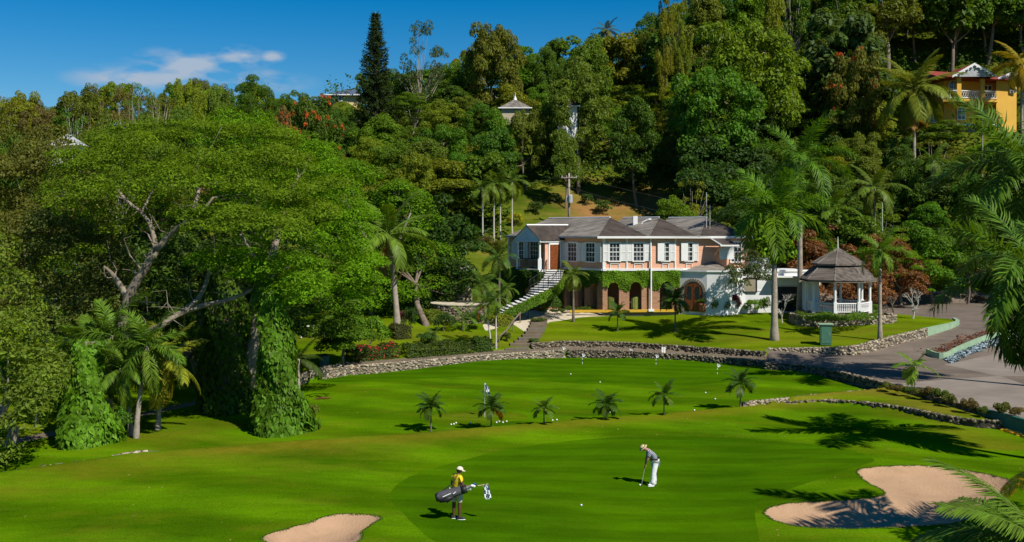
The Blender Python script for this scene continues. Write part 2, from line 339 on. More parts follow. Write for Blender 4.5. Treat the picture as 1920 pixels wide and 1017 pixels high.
M['rough'] = grass_mat('hill_grass', (0.095, 0.130, 0.010), (0.045, 0.070, 0.006), (0.34, 0.165, 0.065), 0.0)

# ------------------------------------------------------------------ terrain
def P(px, py, z):                      # photo pixel at a known height -> ground plan point
    Y = F * (CH - z) / (py - HZ); return ((px - 960) / F * Y, Y)
def XY(px, Y): return ((px - 960) / F * Y, Y)
def ZP(py, Y): return CH + (HZ - py) / F * Y
_pc = [(-70, 38, 0), (-34, 42, 0), (*P(0, 832, 0), 0), (*P(105, 812, 0), 0), (*P(370, 755, 0), 0), (*P(560, 706, .35), .35), (*P(640, 685, .5), .5), (*P(760, 676, .5), .5), (*P(900, 664, .5), .5), (*P(1060, 654, .5), .5),
       (*P(1160, 655, .42), .42), (*P(1300, 664, .3), .3), (*P(1440, 675, .38), .38), (*P(1600, 664, .7), .7), (*P(1690, 643, 1.2), 1.2), (*P(1740, 630, 1.5), 1.5), (*P(1797, 610, 1.8), 1.8), (60, 90, 2.0), (110, 92, 2.0)]
_pc = np.array(_pc)
def Yc(X): return np.interp(X, _pc[:, 0], _pc[:, 1])
def Zc(X): return np.interp(X, _pc[:, 0], _pc[:, 2])
PW = 1.05
_pl = np.array([P(*a) for a in ((-200, 930, .2), (0, 888, .2), (250, 851, .2), (600, 824, .2), (808, 811, .2), (921, 801, .2), (1020, 793, .2), (1138, 783, .2), (1243, 776, .2), (1387, 763, .2), (1480, 752, .2), (1640, 735, .2))] + [(24.2, 62.0)])
def Yl(X): return np.interp(X, _pl[:, 0], _pl[:, 1])
def polysd(poly, X, Y):
    """signed distance, positive inside"""
    poly = np.asarray(poly, float); X = np.asarray(X, float); Y = np.asarray(Y, float)
    d = np.full(X.shape, 1e18); inside = np.zeros(X.shape, bool); n = len(poly)
    for i in range(n):
        a = poly[i]; b = poly[(i + 1) % n]; e = b - a
        t = np.clip(((X - a[0]) * e[0] + (Y - a[1]) * e[1]) / (e @ e + 1e-12), 0, 1)
        d = np.minimum(d, (X - a[0] - t * e[0]) ** 2 + (Y - a[1] - t * e[1]) ** 2)
        c = (a[1] > Y) != (b[1] > Y)
        xi = a[0] + (Y - a[1]) * e[0] / (e[1] if abs(e[1]) > 1e-12 else 1e-12)
        inside ^= c & (X < xi)
    return np.where(inside, 1, -1) * np.sqrt(d)
def smooth_poly(pts, k=4):
    """closed Catmull-Rom"""
    pts = np.asarray(pts, float); n = len(pts); o = []
    for i in range(n):
        p0, p1, p2, p3 = pts[i - 1], pts[i], pts[(i + 1) % n], pts[(i + 2) % n]
        for j in range(k):
            t = j / k
            o.append(0.5 * (2 * p1 + (p2 - p0) * t + (2 * p0 - 5 * p1 + 4 * p2 - p3) * t * t + (3 * p1 - p0 - 3 * p2 + p3) * t ** 3))
    return np.array(o)
def smooth_line(pts, k=4):
    pts = np.asarray(pts, float); n = len(pts); o = []
    for i in range(n - 1):
        p0, p1, p2, p3 = pts[max(0, i - 1)], pts[i], pts[i + 1], pts[min(n - 1, i + 2)]
        for j in range(k):
            t = j / k
            o.append(0.5 * (2 * p1 + (p2 - p0) * t + (2 * p0 - 5 * p1 + 4 * p2 - p3) * t * t + (3 * p1 - p0 - 3 * p2 + p3) * t ** 3))
    o.append(pts[-1]); return np.array(o)
drive_wall = [P(1440, 682, .38), P(1520, 687, .42), P(1580, 698, .5), P(1640, 713, .56), P(1700, 729, .62), P(1760, 746, .62), P(1840, 766, .62), P(1920, 787, .62), (26.4, 42.0)]
stone_edge = [P(1655, 594, 2.0), P(1740, 600, 1.95), P(1792, 603, 1.9), P(1797, 611, 1.8), P(1740, 630, 1.5), P(1690, 643, 1.2), P(1640, 655, .95), P(1600, 663, .8), P(1540, 667, .55), P(1440, 668, .42)]
drive_poly = drive_wall + [(90, 42.0), (90, 104), P(1920, 568, 2.3), P(1740, 564, 2.3), P(1650, 566, 2.3), P(1540, 566, 2.35), P(1470, 568, 2.4), P(1460, 580, 2.4), P(1500, 592, 2.05)] + stone_edge
strip_front = [P(1462, 759, .15), P(1560, 762, 0), P(1640, 769, 0), P(1700, 778, 0), P(1780, 795, 0), P(1865, 803, 0), P(1925, 796, 0), P(1990, 785, 0)]
strip_poly = [P(1400, 762, .3), P(1480, 752, .3), P(1560, 743, .3), P(1640, 735, .35), P(1655, 717, .4)] + [(x + .3, y + .1) for x, y in drive_wall[5:]] + [(26.2, 44)] + strip_front[::-1]
bunker1 = smooth_poly([P(*a, 0) for a in ((1432, 968), (1445, 958), (1475, 952), (1530, 950), (1590, 948), (1640, 943), (1659, 936), (1652, 929), (1625, 916), (1612, 904), (1606, 895), (1625, 889), (1680, 884), (1740, 882), (1800, 886), (1860, 896), (1900, 908), (1906, 920), (1880, 935), (1850, 950), (1835, 970), (1800, 985), (1740, 992), (1660, 997), (1580, 1000), (1500, 996), (1455, 984))], 3)
bunker2 = smooth_poly([P(*a, 0) for a in ((490, 1020), (530, 1005), (580, 993), (615, 981), (650, 978), (690, 980), (716, 985), (700, 996), (680, 1010), (668, 1030), (560, 1045))], 3)
green1 = smooth_poly([P(*a, 0) for a in ((735, 925), (800, 880), (960, 838), (1150, 822), (1380, 822), (1560, 840), (1640, 868), (1600, 888), (1500, 915), (1430, 940), (1415, 970), (1400, 1040), (1100, 1080), (850, 1040), (745, 965))], 3)
green2 = smooth_poly([P(*a, 0) for a in ((590, 708), (650, 698), (760, 686), (900, 674), (1060, 667), (1200, 667), (1330, 676), (1425, 689), (1435, 702), (1400, 714), (1300, 722), (1180, 722), (1060, 718), (980, 706), (900, 705), (800, 712), (700, 716), (620, 716))], 3)
green3 = smooth_poly([P(*a, 0) for a in ((806, 792), (815, 780), (860, 774), (920, 772), (975, 777), (990, 784), (965, 790), (900, 797), (840, 799))], 3)
pads = [(*XY(1800, 138), 22.3, 10), (*XY(640, 162), 29.6, 4)]
ridge = np.array([(-140, 24), (-85, 25), (-45, 26), (-25, 30), (-5, 34), (12, 35), (24, 38), (32, 42.5), (50, 47), (80, 50), (140, 50)])
def sst(a, b, x):
    t = np.clip((x - a) / (b - a), 0, 1); return t * t * (3 - 2 * t)
def zt(X, Y):
    X = np.asarray(X, float); Y = np.asarray(Y, float)
    und = 0.10 * np.sin(X * .23 + Y * .11) * np.sin(Y * .17 + 1) + 0.05 * np.sin(X * .55 - Y * .3)
    zl = und * sst(0.5, 4, np.abs(Y - Yl(X)))
    dl = Y - Yl(X)
    zl = zl + np.where(dl < 0, .24 * np.exp(-(dl / 2.2) ** 2), .24 * np.exp(-(dl / .28) ** 2)) * sst(-30, -22, X)
    zl = zl + .4 * np.exp(-((X + 6) / 9) ** 2 - ((Y - 37) / 5) ** 2) * 0.5
    for bk in (bunker1, bunker2):
        s = polysd(bk, X, Y)
        zl = zl + np.where(s > 0, .10 - 0.28 * sst(0, .45, s) - 0.35 * sst(0, 2.4, s), .10 * np.exp(-(s / 1.4) ** 2))
    zl = zl + (.34 * sst(-.08, .08, polysd(strip_poly, X, Y)) - zl * 0) * 1.0
    # path, terrace above it, driveway, hill
    d = Y - Yc(X); zp = Zc(X)
    low = sst(-PW - .12, -PW + .02, d)
    z = zl * (1 - low) + zp * low
    step = np.interp(X, [-20, -14, -8, 2, 6, 18, 30, 37, 40], [0, .02, .08, .12, .38, .42, .35, .3, .2])
    slope = np.interp(X, [-32, -20, -10, 4, 14, 24], [0.015, .04, .12, .125, .10, .08])
    plat = np.interp(X, [-40, -20, -8, 4], [1.2, 1.8, 2.6, 2.4])
    dm = Y - Yc(X) - PW
    zu = zp + step + slope * np.maximum(dm, 0)
    zu = plat - np.log1p(np.exp(np.clip((plat - zu) * 6, -30, 30))) / 6 + 0.03 * np.sin(X * .8 + Y * .5)
    up = sst(-.1, .1, dm)
    z = z * (1 - up) + zu * up
    # sunken hollow for the cross-slope in the garden
    s = polysd(drive_poly, X, Y)
    zd = np.interp(Y, [40, 57, 66, 72, 76, 78, 80, 85, 90, 97, 104], [.62, .62, .52, .42, .8, 1.15, 1.4, 1.75, 1.95, 2.3, 2.3])
    w = sst(-.08, .08, s); z = z * (1 - w) + zd * w
    zr = np.interp(X, ridge[:, 0], ridge[:, 1]); zf = 2.4
    foot = np.interp(X, [-60, -10, 0, 30, 45], [96, 97, 99, 101, 104])
    t = (Y - foot) / (176 - foot)
    hill = (zr - zf) * np.where(t < 1, np.clip(t, 0, 1), 1 - 0.25 * np.clip(t - 1, 0, 3)) + 0.7 * np.sin(X * .21 + 1) * np.sin(Y * .16) * np.clip(t * 5, 0, 1)
    z = z + np.where(t > 0, hill, 0)
    for x0, y0, zz, r in pads:
        w = 1 - sst(r * .8, r * 1.5, np.hypot(X - x0, Y - y0)); z = z * (1 - w) + zz * w
    # beyond the frame the land levels out
    return z
def gp(px, py, y0=24.0, y1=200.0):
    Ys = np.arange(y0, y1, .05); Xs = (px - 960) / F * Ys; zr = CH + (HZ - py) / F * Ys
    k = np.argmax(zr <= zt(Xs, Ys)); return (float(Xs[k]), float(Ys[k]), float(zt(Xs[k], Ys[k])))
def zg(x, y): return float(zt(np.array([x]), np.array([y]))[0])

def grid(x0, x1, y0, y1, st):
    nx = int(round((x1 - x0) / st)); ny = int(round((y1 - y0) / st))
    xs = np.linspace(x0, x1, nx + 1); ys = np.linspace(y0, y1, ny + 1)
    X, Y = np.meshgrid(xs, ys); V = np.stack([X.ravel(), Y.ravel()], 1)
    i = (np.arange(ny)[:, None] * (nx + 1) + np.arange(nx)[None, :]).ravel()
    Fc = np.concatenate([np.stack([i, i + 1, i + nx + 2], 1), np.stack([i, i + nx + 2, i + nx + 1], 1)])
    return V, Fc
def split(V, Fc, fn):
    """V (n,3). returns (V,F inside fn>0), (V,F outside), cut exactly on fn=0"""
    s = fn(V[:, 0], V[:, 1]); s = np.where(np.abs(s) < 1e-6, 1e-6, s)
    fs = s[Fc] > 0; k = fs.sum(1)
    ins = [Fc[k == 3]]; outs = [Fc[k == 0]]
    mixf = Fc[(k == 1) | (k == 2)]; newv = []; cache = {}; n0 = len(V); fi = []; fo = []
    def cut(a, b):
        key = (a, b) if a < b else (b, a)
        if key not in cache:
            t = s[a] / (s[a] - s[b]); cache[key] = n0 + len(newv); newv.append(V[a] + (V[b] - V[a]) * t)
        return cache[key]
    for f in mixf:
        for sign, dst in ((1, fi), (-1, fo)):
            pl = []
            for j in range(3):
                a, b = int(f[j]), int(f[(j + 1) % 3])
                if s[a] * sign > 0: pl.append(a)
                if (s[a] > 0) != (s[b] > 0): pl.append(cut(a, b))
            for q in range(1, len(pl) - 1): dst.append((pl[0], pl[q], pl[q + 1]))
    if newv:
        nv = np.array(newv); nv[:, 2] = zt(nv[:, 0], nv[:, 1]); V = np.concatenate([V, nv])
    A = np.concatenate([ins[0], np.array(fi, int).reshape(-1, 3)]); B = np.concatenate([outs[0], np.array(fo, int).reshape(-1, 3)])
    def comp(Fx):
        u, inv = np.unique(Fx, return_inverse=True); return V[u], inv.reshape(-1, 3)
    return comp(A), comp(B)
def dryness(X, Y):
    d = Y - Yl(X)
    k = .62 * np.exp(-((d + .8) / .9) ** 2) * sst(-24, -8, X)
    k += .30 * np.exp(-((d + 2.6) / 2.6) ** 2) * (1 - sst(-12, 0, X))
    k += .25 * np.exp(-((Y - 80.5) / 3) ** 2) * sst(0, 3, Y - Yc(X))
    k += .5 * np.exp(-((X - 22) / 2.0) ** 2) * ((d < 10) & (Y > 46) & (Y < 60))
    k += .8 * np.exp(-(((X + 17.5) / 5) ** 2 + ((Y - 50) / 4.5) ** 2)) * 0.5
    k += .95 * (np.exp(-(((X - 9.5) / 3.2) ** 2 + ((Y - 121) / 6) ** 2))) + .9 * np.exp(-(((X - 17) / 3.5) ** 2 + ((Y - 126) / 5) ** 2)) + .7 * np.exp(-(((X - 13) / 4) ** 2 + ((Y - 112) / 3) ** 2))
    return k - .12
def ground_obj(name, V, Fc, m, label=None):
    V = np.column_stack([V[:, 0], V[:, 1], V[:, 2]])
    me = fast_mesh(name, V, Fc, m, True)
    a = me.attributes.new('dry', 'FLOAT', 'POINT'); a.data.foreach_set('value', dryness(V[:, 0], V[:, 1]).astype(np.float32))
    o = link(name, me); tag(o, kind='structure', label=label); return o
V, Fc = grid(-54, 66, 28, 106, .3); V = np.column_stack([V, zt(V[:, 0], V[:, 1])])
(dv, df), (V, Fc) = split(V, Fc, lambda x, y: polysd(drive_poly, x, y))
(b1v, b1f), (V, Fc) = split(V, Fc, lambda x, y: polysd(bunker1, x, y))
(b2v, b2f), (V, Fc) = split(V, Fc, lambda x, y: polysd(bunker2, x, y))
(pv, pf), (V, Fc) = split(V, Fc, lambda x, y: PW - np.abs(y - Yc(x)))
(uv, uf), (V, Fc) = split(V, Fc, lambda x, y: y - Yc(x))
(g1v, g1f), (V, Fc) = split(V, Fc, lambda x, y: polysd(green1, x, y))
(g2v, g2f), (V, Fc) = split(V, Fc, lambda x, y: polysd(green2, x, y))
(g3v, g3f), (V, Fc) = split(V, Fc, lambda x, y: polysd(green3, x, y))
(sv, sf), (V, Fc) = split(V, Fc, lambda x, y: polysd(strip_poly, x, y))
(hv, hf), (uv, uf) = split(uv, uf, lambda x, y: y - np.interp(x, [-60, -10, 0, 30, 45], [96, 97, 99, 101, 104]))
ground_obj('fairway', V, Fc, M['fairway'], 'striped mown fairway grass between the greens')
ground_obj('putting_green', g1v, g1f, M['green'], 'smooth putting green where the two people stand')
ground_obj('practice_green', g2v, g2f, M['green'], 'wide practice green dotted with short flags below the house')
ground_obj('chipping_green', g3v, g3f, M['lawn'], 'small oval green beside the checkered flag')
ground_obj('sand_bunker', b1v, b1f, M['sand'], 'curved sand bunker lower right under palm shadow')
ground_obj('sand_bunker', b2v, b2f, M['sand'], 'pale sand bunker at the bottom edge')
M['paving'] = mat('cream_paving', (0.60, 0.53, 0.40), (0.45, 0.38, 0.27), 2, .85, .3)
fore = [P(905, 592, 2.5), P(940, 583, 2.5), P(1000, 574, 2.5), P(1130, 570, 2.5), P(1310, 568, 2.45), P(1440, 572, 2.4), P(1480, 580, 2.35), P(1440, 584, 2.35), P(1300, 581, 2.4), P(1200, 583, 2.4), P(1130, 585, 2.4), P(1080, 587, 2.4), P(1030, 590, 2.4), P(1005, 600, 2.3), P(985, 600, 2.3), P(960, 592, 2.4), P(910, 600, 2.35)]
# driveway: tarmac with two lighter concrete slabs in the same sheet
slab = [P(1690, 713, .75), P(1790, 706, .7), P(1875, 700, .7), P(2050, 760, .85), P(2000, 830, .9), (26.4, 43)] + drive_wall[7:2:-1]
slab2 = [P(1768, 676, .7), P(1920, 655, .8), P(2060, 640, .9), P(2100, 700, .8), P(1870, 700, .7)]
(c1v, c1f), (dv, df) = split(dv, df, lambda x, y: polysd(slab, x, y))
(c2v, c2f), (dv, df) = split(dv, df, lambda x, y: polysd(slab2, x, y))
def stain(m, dark, lo, hi, sc, amt):
    t = m.node_tree; p = t.nodes['Principled BSDF']; src = p.inputs['Base Color'].links[0].from_socket; g = N(t, 'ShaderNodeNewGeometry')
    mp = N(t, 'ShaderNodeMapping'); mp.inputs['Scale'].default_value = sc; mp.inputs['Rotation'].default_value = (0, 0, .5); t.links.new(g.outputs['Position'], mp.inputs['Vector'])
    n = N(t, 'ShaderNodeTexNoise'); n.inputs['Scale'].default_value = 1.0; n.inputs['Detail'].default_value = 8; n.inputs['Roughness'].default_value = .7; t.links.new(mp.outputs[0], n.inputs['Vector'])
    r = N(t, 'ShaderNodeMapRange'); r.inputs['From Min'].default_value = lo; r.inputs['From Max'].default_value = hi; r.inputs['To Max'].default_value = amt; t.links.new(n.outputs['Fac'], r.inputs['Value'])
    x = N(t, 'ShaderNodeMix', data_type='RGBA'); t.links.new(r.outputs[0], x.inputs['Factor']); t.links.new(src, x.inputs['A']); x.inputs['B'].default_value = (*dark, 1); t.links.new(x.outputs['Result'], p.inputs['Base Color'])
stain(M['asphalt'], (.07, .055, .045), .5, .7, (.18, .9, 1), .7); stain(M['concrete'], (.12, .095, .075), .5, .75, (.15, .7, 1), .6); stain(M['sand'], (.24, .145, .08), .52, .7, (.5, .9, 1), .5)
ground_obj('driveway', dv, df, M['asphalt'], 'grey tarmac driveway curving behind the gazebo')
ground_obj('concrete_apron', c1v, c1f, M['concrete']); ground_obj('concrete_apron', c2v, c2f, M['concrete'])
M['path'] = mat('worn_path', (0.185, 0.145, 0.10), (0.11, 0.085, 0.055), .8, .9, .3, 14, detail=8)
ground_obj('cart_path', pv, pf, M['path'], 'narrow cart path along the practice green')
(fov, fof), (uv, uf) = split(uv, uf, lambda x, y: polysd(fore, x, y))
ground_obj('forecourt', fov, fof, M['paving'], 'cream paving strip along the foot of the arcade')
ground_obj('lawn', uv, uf, M['lawn'], 'terraced lawn in front of the pink house')
ground_obj('lawn_strip', sv, sf, M['lawn'], 'raised grass strip beside the driveway wall')
ground_obj('hillside', hv, hf, M['rough'])
# far ground, coarse
V, Fc = grid(-300, 300, -60, 420, 3.0)
c = V[Fc].mean(1); keep = ~((c[:, 0] > -54) & (c[:, 0] < 66) & (c[:, 1] > 28) & (c[:, 1] < 106)); Fc = Fc[keep]
u, inv = np.unique(Fc, return_inverse=True); V = V[u]; Fc = inv.reshape(-1, 3)
ground_obj('outer_ground', np.column_stack([V, zt(V[:, 0], V[:, 1]) - .03]), Fc, M['rough'])
V, Fc = grid(-3000, 3000, -3000, 3000, 150.0); c = V[Fc].mean(1)
keep = ~((np.abs(c[:, 0]) < 290) & (c[:, 1] > -50) & (c[:, 1] < 410)); ground_obj('plain', np.column_stack([V, np.full(len(V), -6.0)]), Fc[keep], M['rough'])
# ------------------------------------------------------------------ vegetation
def unit(v): return v / (np.linalg.norm(v, axis=-1, keepdims=True) + 1e-9)
def leaves(C, Nn, size, aspect=0.5, rg=rng, fold=0.25, along=None):
    """one folded four-cornered leaf per row"""
    n = len(C); Nn = unit(Nn); t = rg.normal(size=(n, 3)) if along is None else along + rg.normal(size=(n, 3)) * .35
    t = unit(t - Nn * (t * Nn).sum(1, keepdims=True)); b = np.cross(Nn, t)
    s = np.asarray(size).reshape(-1, 1) * np.ones((n, 1))
    V = np.empty((n, 4, 3)); V[:, 0] = C - t * s; V[:, 1] = C + b * s * aspect - Nn * s * fold * .3 - t * s * .1
    V[:, 2] = C + t * s - Nn * s * fold; V[:, 3] = C - b * s * aspect - Nn * s * fold * .3 - t * s * .1
    return V.reshape(-1, 3)
def rdir(n, rg, up=-1.0):
    z = rg.uniform(up, 1, n); a = rg.uniform(0, 2 * math.pi, n); r = np.sqrt(1 - z * z)
    return np.stack([r * np.cos(a), r * np.sin(a), z], 1)
def clump_leaves(cen, rad, n, size, rg, upbias=.5, jit=.55, squash=1.0, lo=-.35):
    """leaves on the outer shell of every clump"""
    out = []
    for c, r in zip(cen, rad):
        r = np.atleast_1d(r); rr = np.array([r[0], r[0], r[-1] * squash])
        k = max(6, int(n * (r[0] ** 2)))
        d = rdir(k, rg, lo); sh = rg.uniform(.55, 1.08, (k, 1)) ** .6
        p = c + d * rr * sh
        nn = d * .8 + np.array([0, 0, upbias]) + rg.normal(size=(k, 3)) * jit
        out.append(leaves(p, nn, size * rg.uniform(.6, 1.35, k), .5, rg))
    return np.concatenate(out)
def quads(V): return np.arange(len(V)).reshape(-1, 4)
def crown_points(rx, rz, zc, n, rg, lo=-.45, rough=.22):
    d = rdir(n, rg, lo); f = rg.uniform(.5, 1.0, (n, 1)) ** .45
    ph = rg.uniform(0, 6.28, 3)
    lump = 1 + rough * np.sin(d[:, :1] * 3.1 + ph[0]) * np.cos(d[:, 1:2] * 3.7 + ph[1]) + rg.normal(size=(n, 1)) * .07
    return d * f * lump * np.array([rx, rx, rz]) + np.array([0, 0, zc])
def limbs(mb, base, targets, r0, rg, fork=.45, n=6):
    """trunk to a fork point then limbs to the targets"""
    base = np.array(base, float)
    tm = np.mean(targets, axis=0); fk = base + (tm - base) * fork; fk[:2] += rg.normal(size=2) * .15
    mid = (base + fk) / 2; mid[:2] += rg.normal(size=2) * .2
    mb.tube([base - np.array([0, 0, .5]), base + (mid - base) * .12, mid, fk], [r0 * 1.35, r0 * 1.05, r0 * .85, r0 * .7], 8)
    for tg in targets:
        tg = np.array(tg); m1 = fk + (tg - fk) * .5; m1[2] -= .08 * np.linalg.norm(tg - fk); m1 += rg.normal(size=3) * .15
        mb.tube([fk, m1, tg], [r0 * .42, r0 * .22, r0 * .06], 5, False)
PROTO = {}; LEAFV = {}
def proto(name, H, R, cm, tm, bark='bark', lm='leaf'):
    PROTO[name] = (H, R, cm, tm)
def make_round(name, H, R_, seed, ncl, cr, dens, lsz, lo=-.75, bark='bark', lm='leaf', squash=.8, zc=.6, rz=.42, vis=7, upb=.5, rough=.22):
    rg = np.random.default_rng(seed)
    cen = crown_points(R_ * .82, H * rz * .9, H * zc, ncl, rg, lo, rough)
    rad = rg.uniform(.6, 1.25, ncl) * cr
    top = (cen[:, 2] + rad * squash).max(); 
    V = clump_leaves(cen, rad, dens, lsz, rg, upb, .55, squash)
    V[:, 2] *= H / max(top, 1e-3)
    LEAFV[name] = V
    mb = MB(); tg = cen[rg.choice(ncl, min(vis, ncl), replace=False)].copy(); tg[:, 2] *= .98
    limbs(mb, (0, 0, 0), tg, H * .026, rg, .5)
    proto(name, H, R_, fast_mesh('crown', V, quads(V), M[lm]), mb.mesh('trunk', M[bark], True))
make_round('round_a', 10, 4.6, 1, 46, 1.35, 230, .17)
make_round('round_b', 10, 5.2, 2, 60, 1.15, 260, .17, rough=.35)
make_round('round_c', 10, 4.2, 3, 34, 1.6, 220, .19, rough=.3)
make_round('tall_a', 12, 3.6, 4, 46, 1.2, 240, .17, zc=.58, rz=.45)
make_round('tall_b', 13, 4.0, 5, 55, 1.1, 240, .16, zc=.6, rz=.42, rough=.4)
make_round('fine_a', 10, 5.0, 6, 75, .95, 330, .12, squash=.6, rough=.35)
make_round('fine_b', 9, 5.4, 7, 70, 1.05, 300, .12, squash=.55, rough=.3, zc=.62, rz=.36)
make_round('sparse_a', 10, 4.6, 8, 44, .8, 170, .13, bark='bark_pale', squash=.7, rough=.45, vis=26)
make_round('sparse_b', 9, 4.4, 9, 38, .75, 140, .12, bark='bark_white', squash=.7, rough=.5, vis=30)
make_round('bare', 9, 4.0, 10, 34, .8, 110, .12, bark='bark_white', squash=.8, rough=.5, vis=14)
make_round('big_leaf', 10, 4.6, 12, 50, 1.2, 95, .30, rough=.3, upb=.7)
make_round('bush_a', 2, 1.3, 13, 16, .5, 700, .09, lo=-.2, zc=.45, rz=.45)
make_round('bush_b', 1.6, 1.3, 14, 14, .5, 500, .12, lo=-.2, zc=.45, rz=.45, rough=.4)
def umbrella(name, H, R_, seed, npad, pr, dens, lsz, thick=.3, bark='bark_pale', drop=.32, lm='leaf_soft', fork=.42, r0=None, low=0, origin=None):
    """flat-topped spreading crown of feathery pads in layers"""
    rg = np.random.default_rng(seed)
    a = rg.uniform(0, 6.283, npad); rr = R_ * np.sqrt(rg.uniform(0, 1, npad))
    z = H - drop * R_ * (rr / R_) ** 2 * 1.6 - rg.uniform(0, 1, npad) ** 1.6 * H * thick
    cen = np.stack([rr * np.cos(a), rr * np.sin(a), z - .4], 1)
    rad = np.stack([rg.uniform(.7, 1.3, npad) * pr, rg.uniform(.22, .42, npad) * pr], 1)
    V = clump_leaves(cen, rad, dens, lsz, rg, 1.1, .45, 1.0, -.15)
    # fine sprays hanging and spreading between the pads
    k = npad * 60; j = rg.integers(0, npad, k); p = cen[j] + rg.normal(size=(k, 3)) * np.array([pr * .8, pr * .8, pr * .25])
    V = np.concatenate([V, leaves(p, rg.normal(size=(k, 3)) * .5 + [0, 0, 1], lsz * .9, .45, rg)])
    mb = MB(); tg = cen[rg.choice(npad, 14, replace=False)].copy(); tg[:, 2] -= .3
    limbs(mb, (0, 0, 0), tg, r0 or H * .03, rg, fork)
    proto(name, H, R_, fast_mesh('crown', V, quads(V), M[lm]), mb.mesh('trunk', M[bark], True))
umbrella('umb_a', 10, 5.5, 21, 60, 1.25, 330, .10)
umbrella('umb_b', 9, 6.0, 22, 64, 1.2, 330, .10, thick=.4)
def conifer():
    rg = np.random.default_rng(31); H = 17.0; mb = MB(); mb.tube([(0, 0, -.5), (0.05, 0, H * .5), (0, 0, H)], [.3, .2, .03], 8)
    Cs, Ns, T = [], [], []
    nz = 40
    for i in range(nz):
        z = 2 + (H - 2) * i / nz; L = 3.3 * (1 - (i / nz) ** 1.35) + .35; nb = 7
        for k in range(nb):
            a = rg.uniform(0, .9) + 6.283 * k / nb; u = np.array([math.cos(a), math.sin(a), 0]); LL = L * rg.uniform(.72, 1.1)
            m = int(26 + 34 * LL)
            s = rg.uniform(.12, 1, m) ** .8; pt = u * (s * LL)[:, None] + np.array([0, 0, z]) + np.array([0, 0, 1.0]) * (.28 * LL * s ** 2 - .12 * LL * s)[:, None]
            pt += rg.normal(size=(m, 3)) * np.array([.16, .16, .10])
            Cs.append(pt); Ns.append(rg.normal(size=(m, 3)) * .5 + [0, 0, .8]); T.append(np.tile(u + [0, 0, .5], (m, 1)))
            if i % 2 == 0: mb.tube([(0, 0, z), tuple(u * LL * .55 + [0, 0, z - .03 * LL]), tuple(u * LL + [0, 0, z + .16 * LL])], [.05, .03, .01], 3, False)
    Cs = np.concatenate(Cs); V = leaves(Cs, np.concatenate(Ns), .17, .34, rg, along=np.concatenate(T))
    proto('conifer', H, 3.6, fast_mesh('crown', V, quads(V), M['leaf']), mb.mesh('trunk', M['bark'], True))
conifer()
def blossoms_mesh():
    rg = np.random.default_rng(33); v = LEAFV['round_b'][::4]; r = np.hypot(v[:, 0], v[:, 1]) / 5.2; v = v[(v[:, 2] > 4.5) & (r * r + ((v[:, 2] - 5.5) / 4.6) ** 2 > .72)]; cen = v[rg.choice(len(v), 85)]
    V = clump_leaves(cen, rg.uniform(.2, .42, len(cen)), 380, .09, rg, .8, .7, .7)
    return fast_mesh('blossoms', V, quads(V), M['petal'])
BLOSSOM = blossoms_mesh()

def stretch(name, obj_root, z): pass
def tree(kind, name, base, H, Rr, color, label, cat='tree', group=None, rz=None, petals=None):
    h0, r0, cm, tm = PROTO[kind]
    e = empty(name, base, label, cat, group, R.uniform(0, 6.28) if rz is None else rz)
    s = (Rr / r0, Rr / r0, H / h0)
    c = link('crown', cm, e, scale=s, color=color); link('trunk', tm, e, scale=s)
    if petals: link('blossoms', BLOSSOM, e, scale=s, color=petals)
    return e

# ---- palm fronds
def frond_mesh(name, seed, L, droop, leaf, nl, w=.045, hang=.5, fluffy=.0, width=None):
    rg = np.random.default_rng(seed); K = 14
    th = 0.0; pts = [np.zeros(3)]
    for i in range(K):
        s = (i + .5) / K; th = -droop * s ** 1.3
        pts.append(pts[-1] + np.array([math.cos(th), 0, math.sin(th)]) * L / K)
    pts = np.array(pts); mb = MB(); mb.tube(pts, list(np.linspace(.045, .008, K + 1) * max(.35, L / 4)), 4)
    V0 = np.concatenate(mb.v); F4 = np.array([f for f in mb.f if len(f) == 4])
    Vs = []; Q = []
    s = np.repeat(np.linspace(.14, .995, nl), 2); side = np.tile([1, -1], nl)
    s = s + rg.normal(size=len(s)) * .004
    idx = np.clip(s * K, 0, K - 1e-3); i0 = idx.astype(int); fr = (idx - i0)[:, None]
    p = pts[i0] * (1 - fr) + pts[i0 + 1] * fr; tan = unit(pts[i0 + 1] - pts[i0]); nor = np.stack([-tan[:, 2], 0 * s, tan[:, 0]], 1)
    ll = leaf * np.clip(np.sin(math.pi * (.10 + .80 * s)), .1, 1) ** .75 * rg.uniform(.88, 1.1, len(s))
    fl = rg.normal(size=len(s)) * fluffy
    lat = np.stack([0 * s, side, 0 * s], 1)
    d0 = unit(lat * np.cos(fl)[:, None] + nor * (np.sin(fl) + .15)[:, None] + tan * (.35 + .5 * s)[:, None])
    down = np.array([0, 0, -1.0])
    a = p; b = a + d0 * (ll * .5)[:, None] + down * (ll * .5 * hang * .35)[:, None]
    d1 = unit(d0 + down * hang * 1.3); c = b + d1 * (ll * .5)[:, None]
    wv = unit(np.cross(d0, nor)) * w
    wv2 = wv * .9
    n = len(s); Vl = np.empty((n, 6, 3)); Vl[:, 0] = a - wv * .5; Vl[:, 1] = a + wv * .5; Vl[:, 2] = b + wv2; Vl[:, 3] = b - wv2; Vl[:, 4] = c + wv * .12; Vl[:, 5] = c - wv * .12
    base = len(V0) + np.arange(n)[:, None] * 6
    Ql = np.concatenate([base + np.array([0, 1, 2, 3]), base + np.array([3, 2, 4, 5])])
    return fast_mesh(name, np.concatenate([V0, Vl.reshape(-1, 3)]), [F4, Ql], M['frond'])
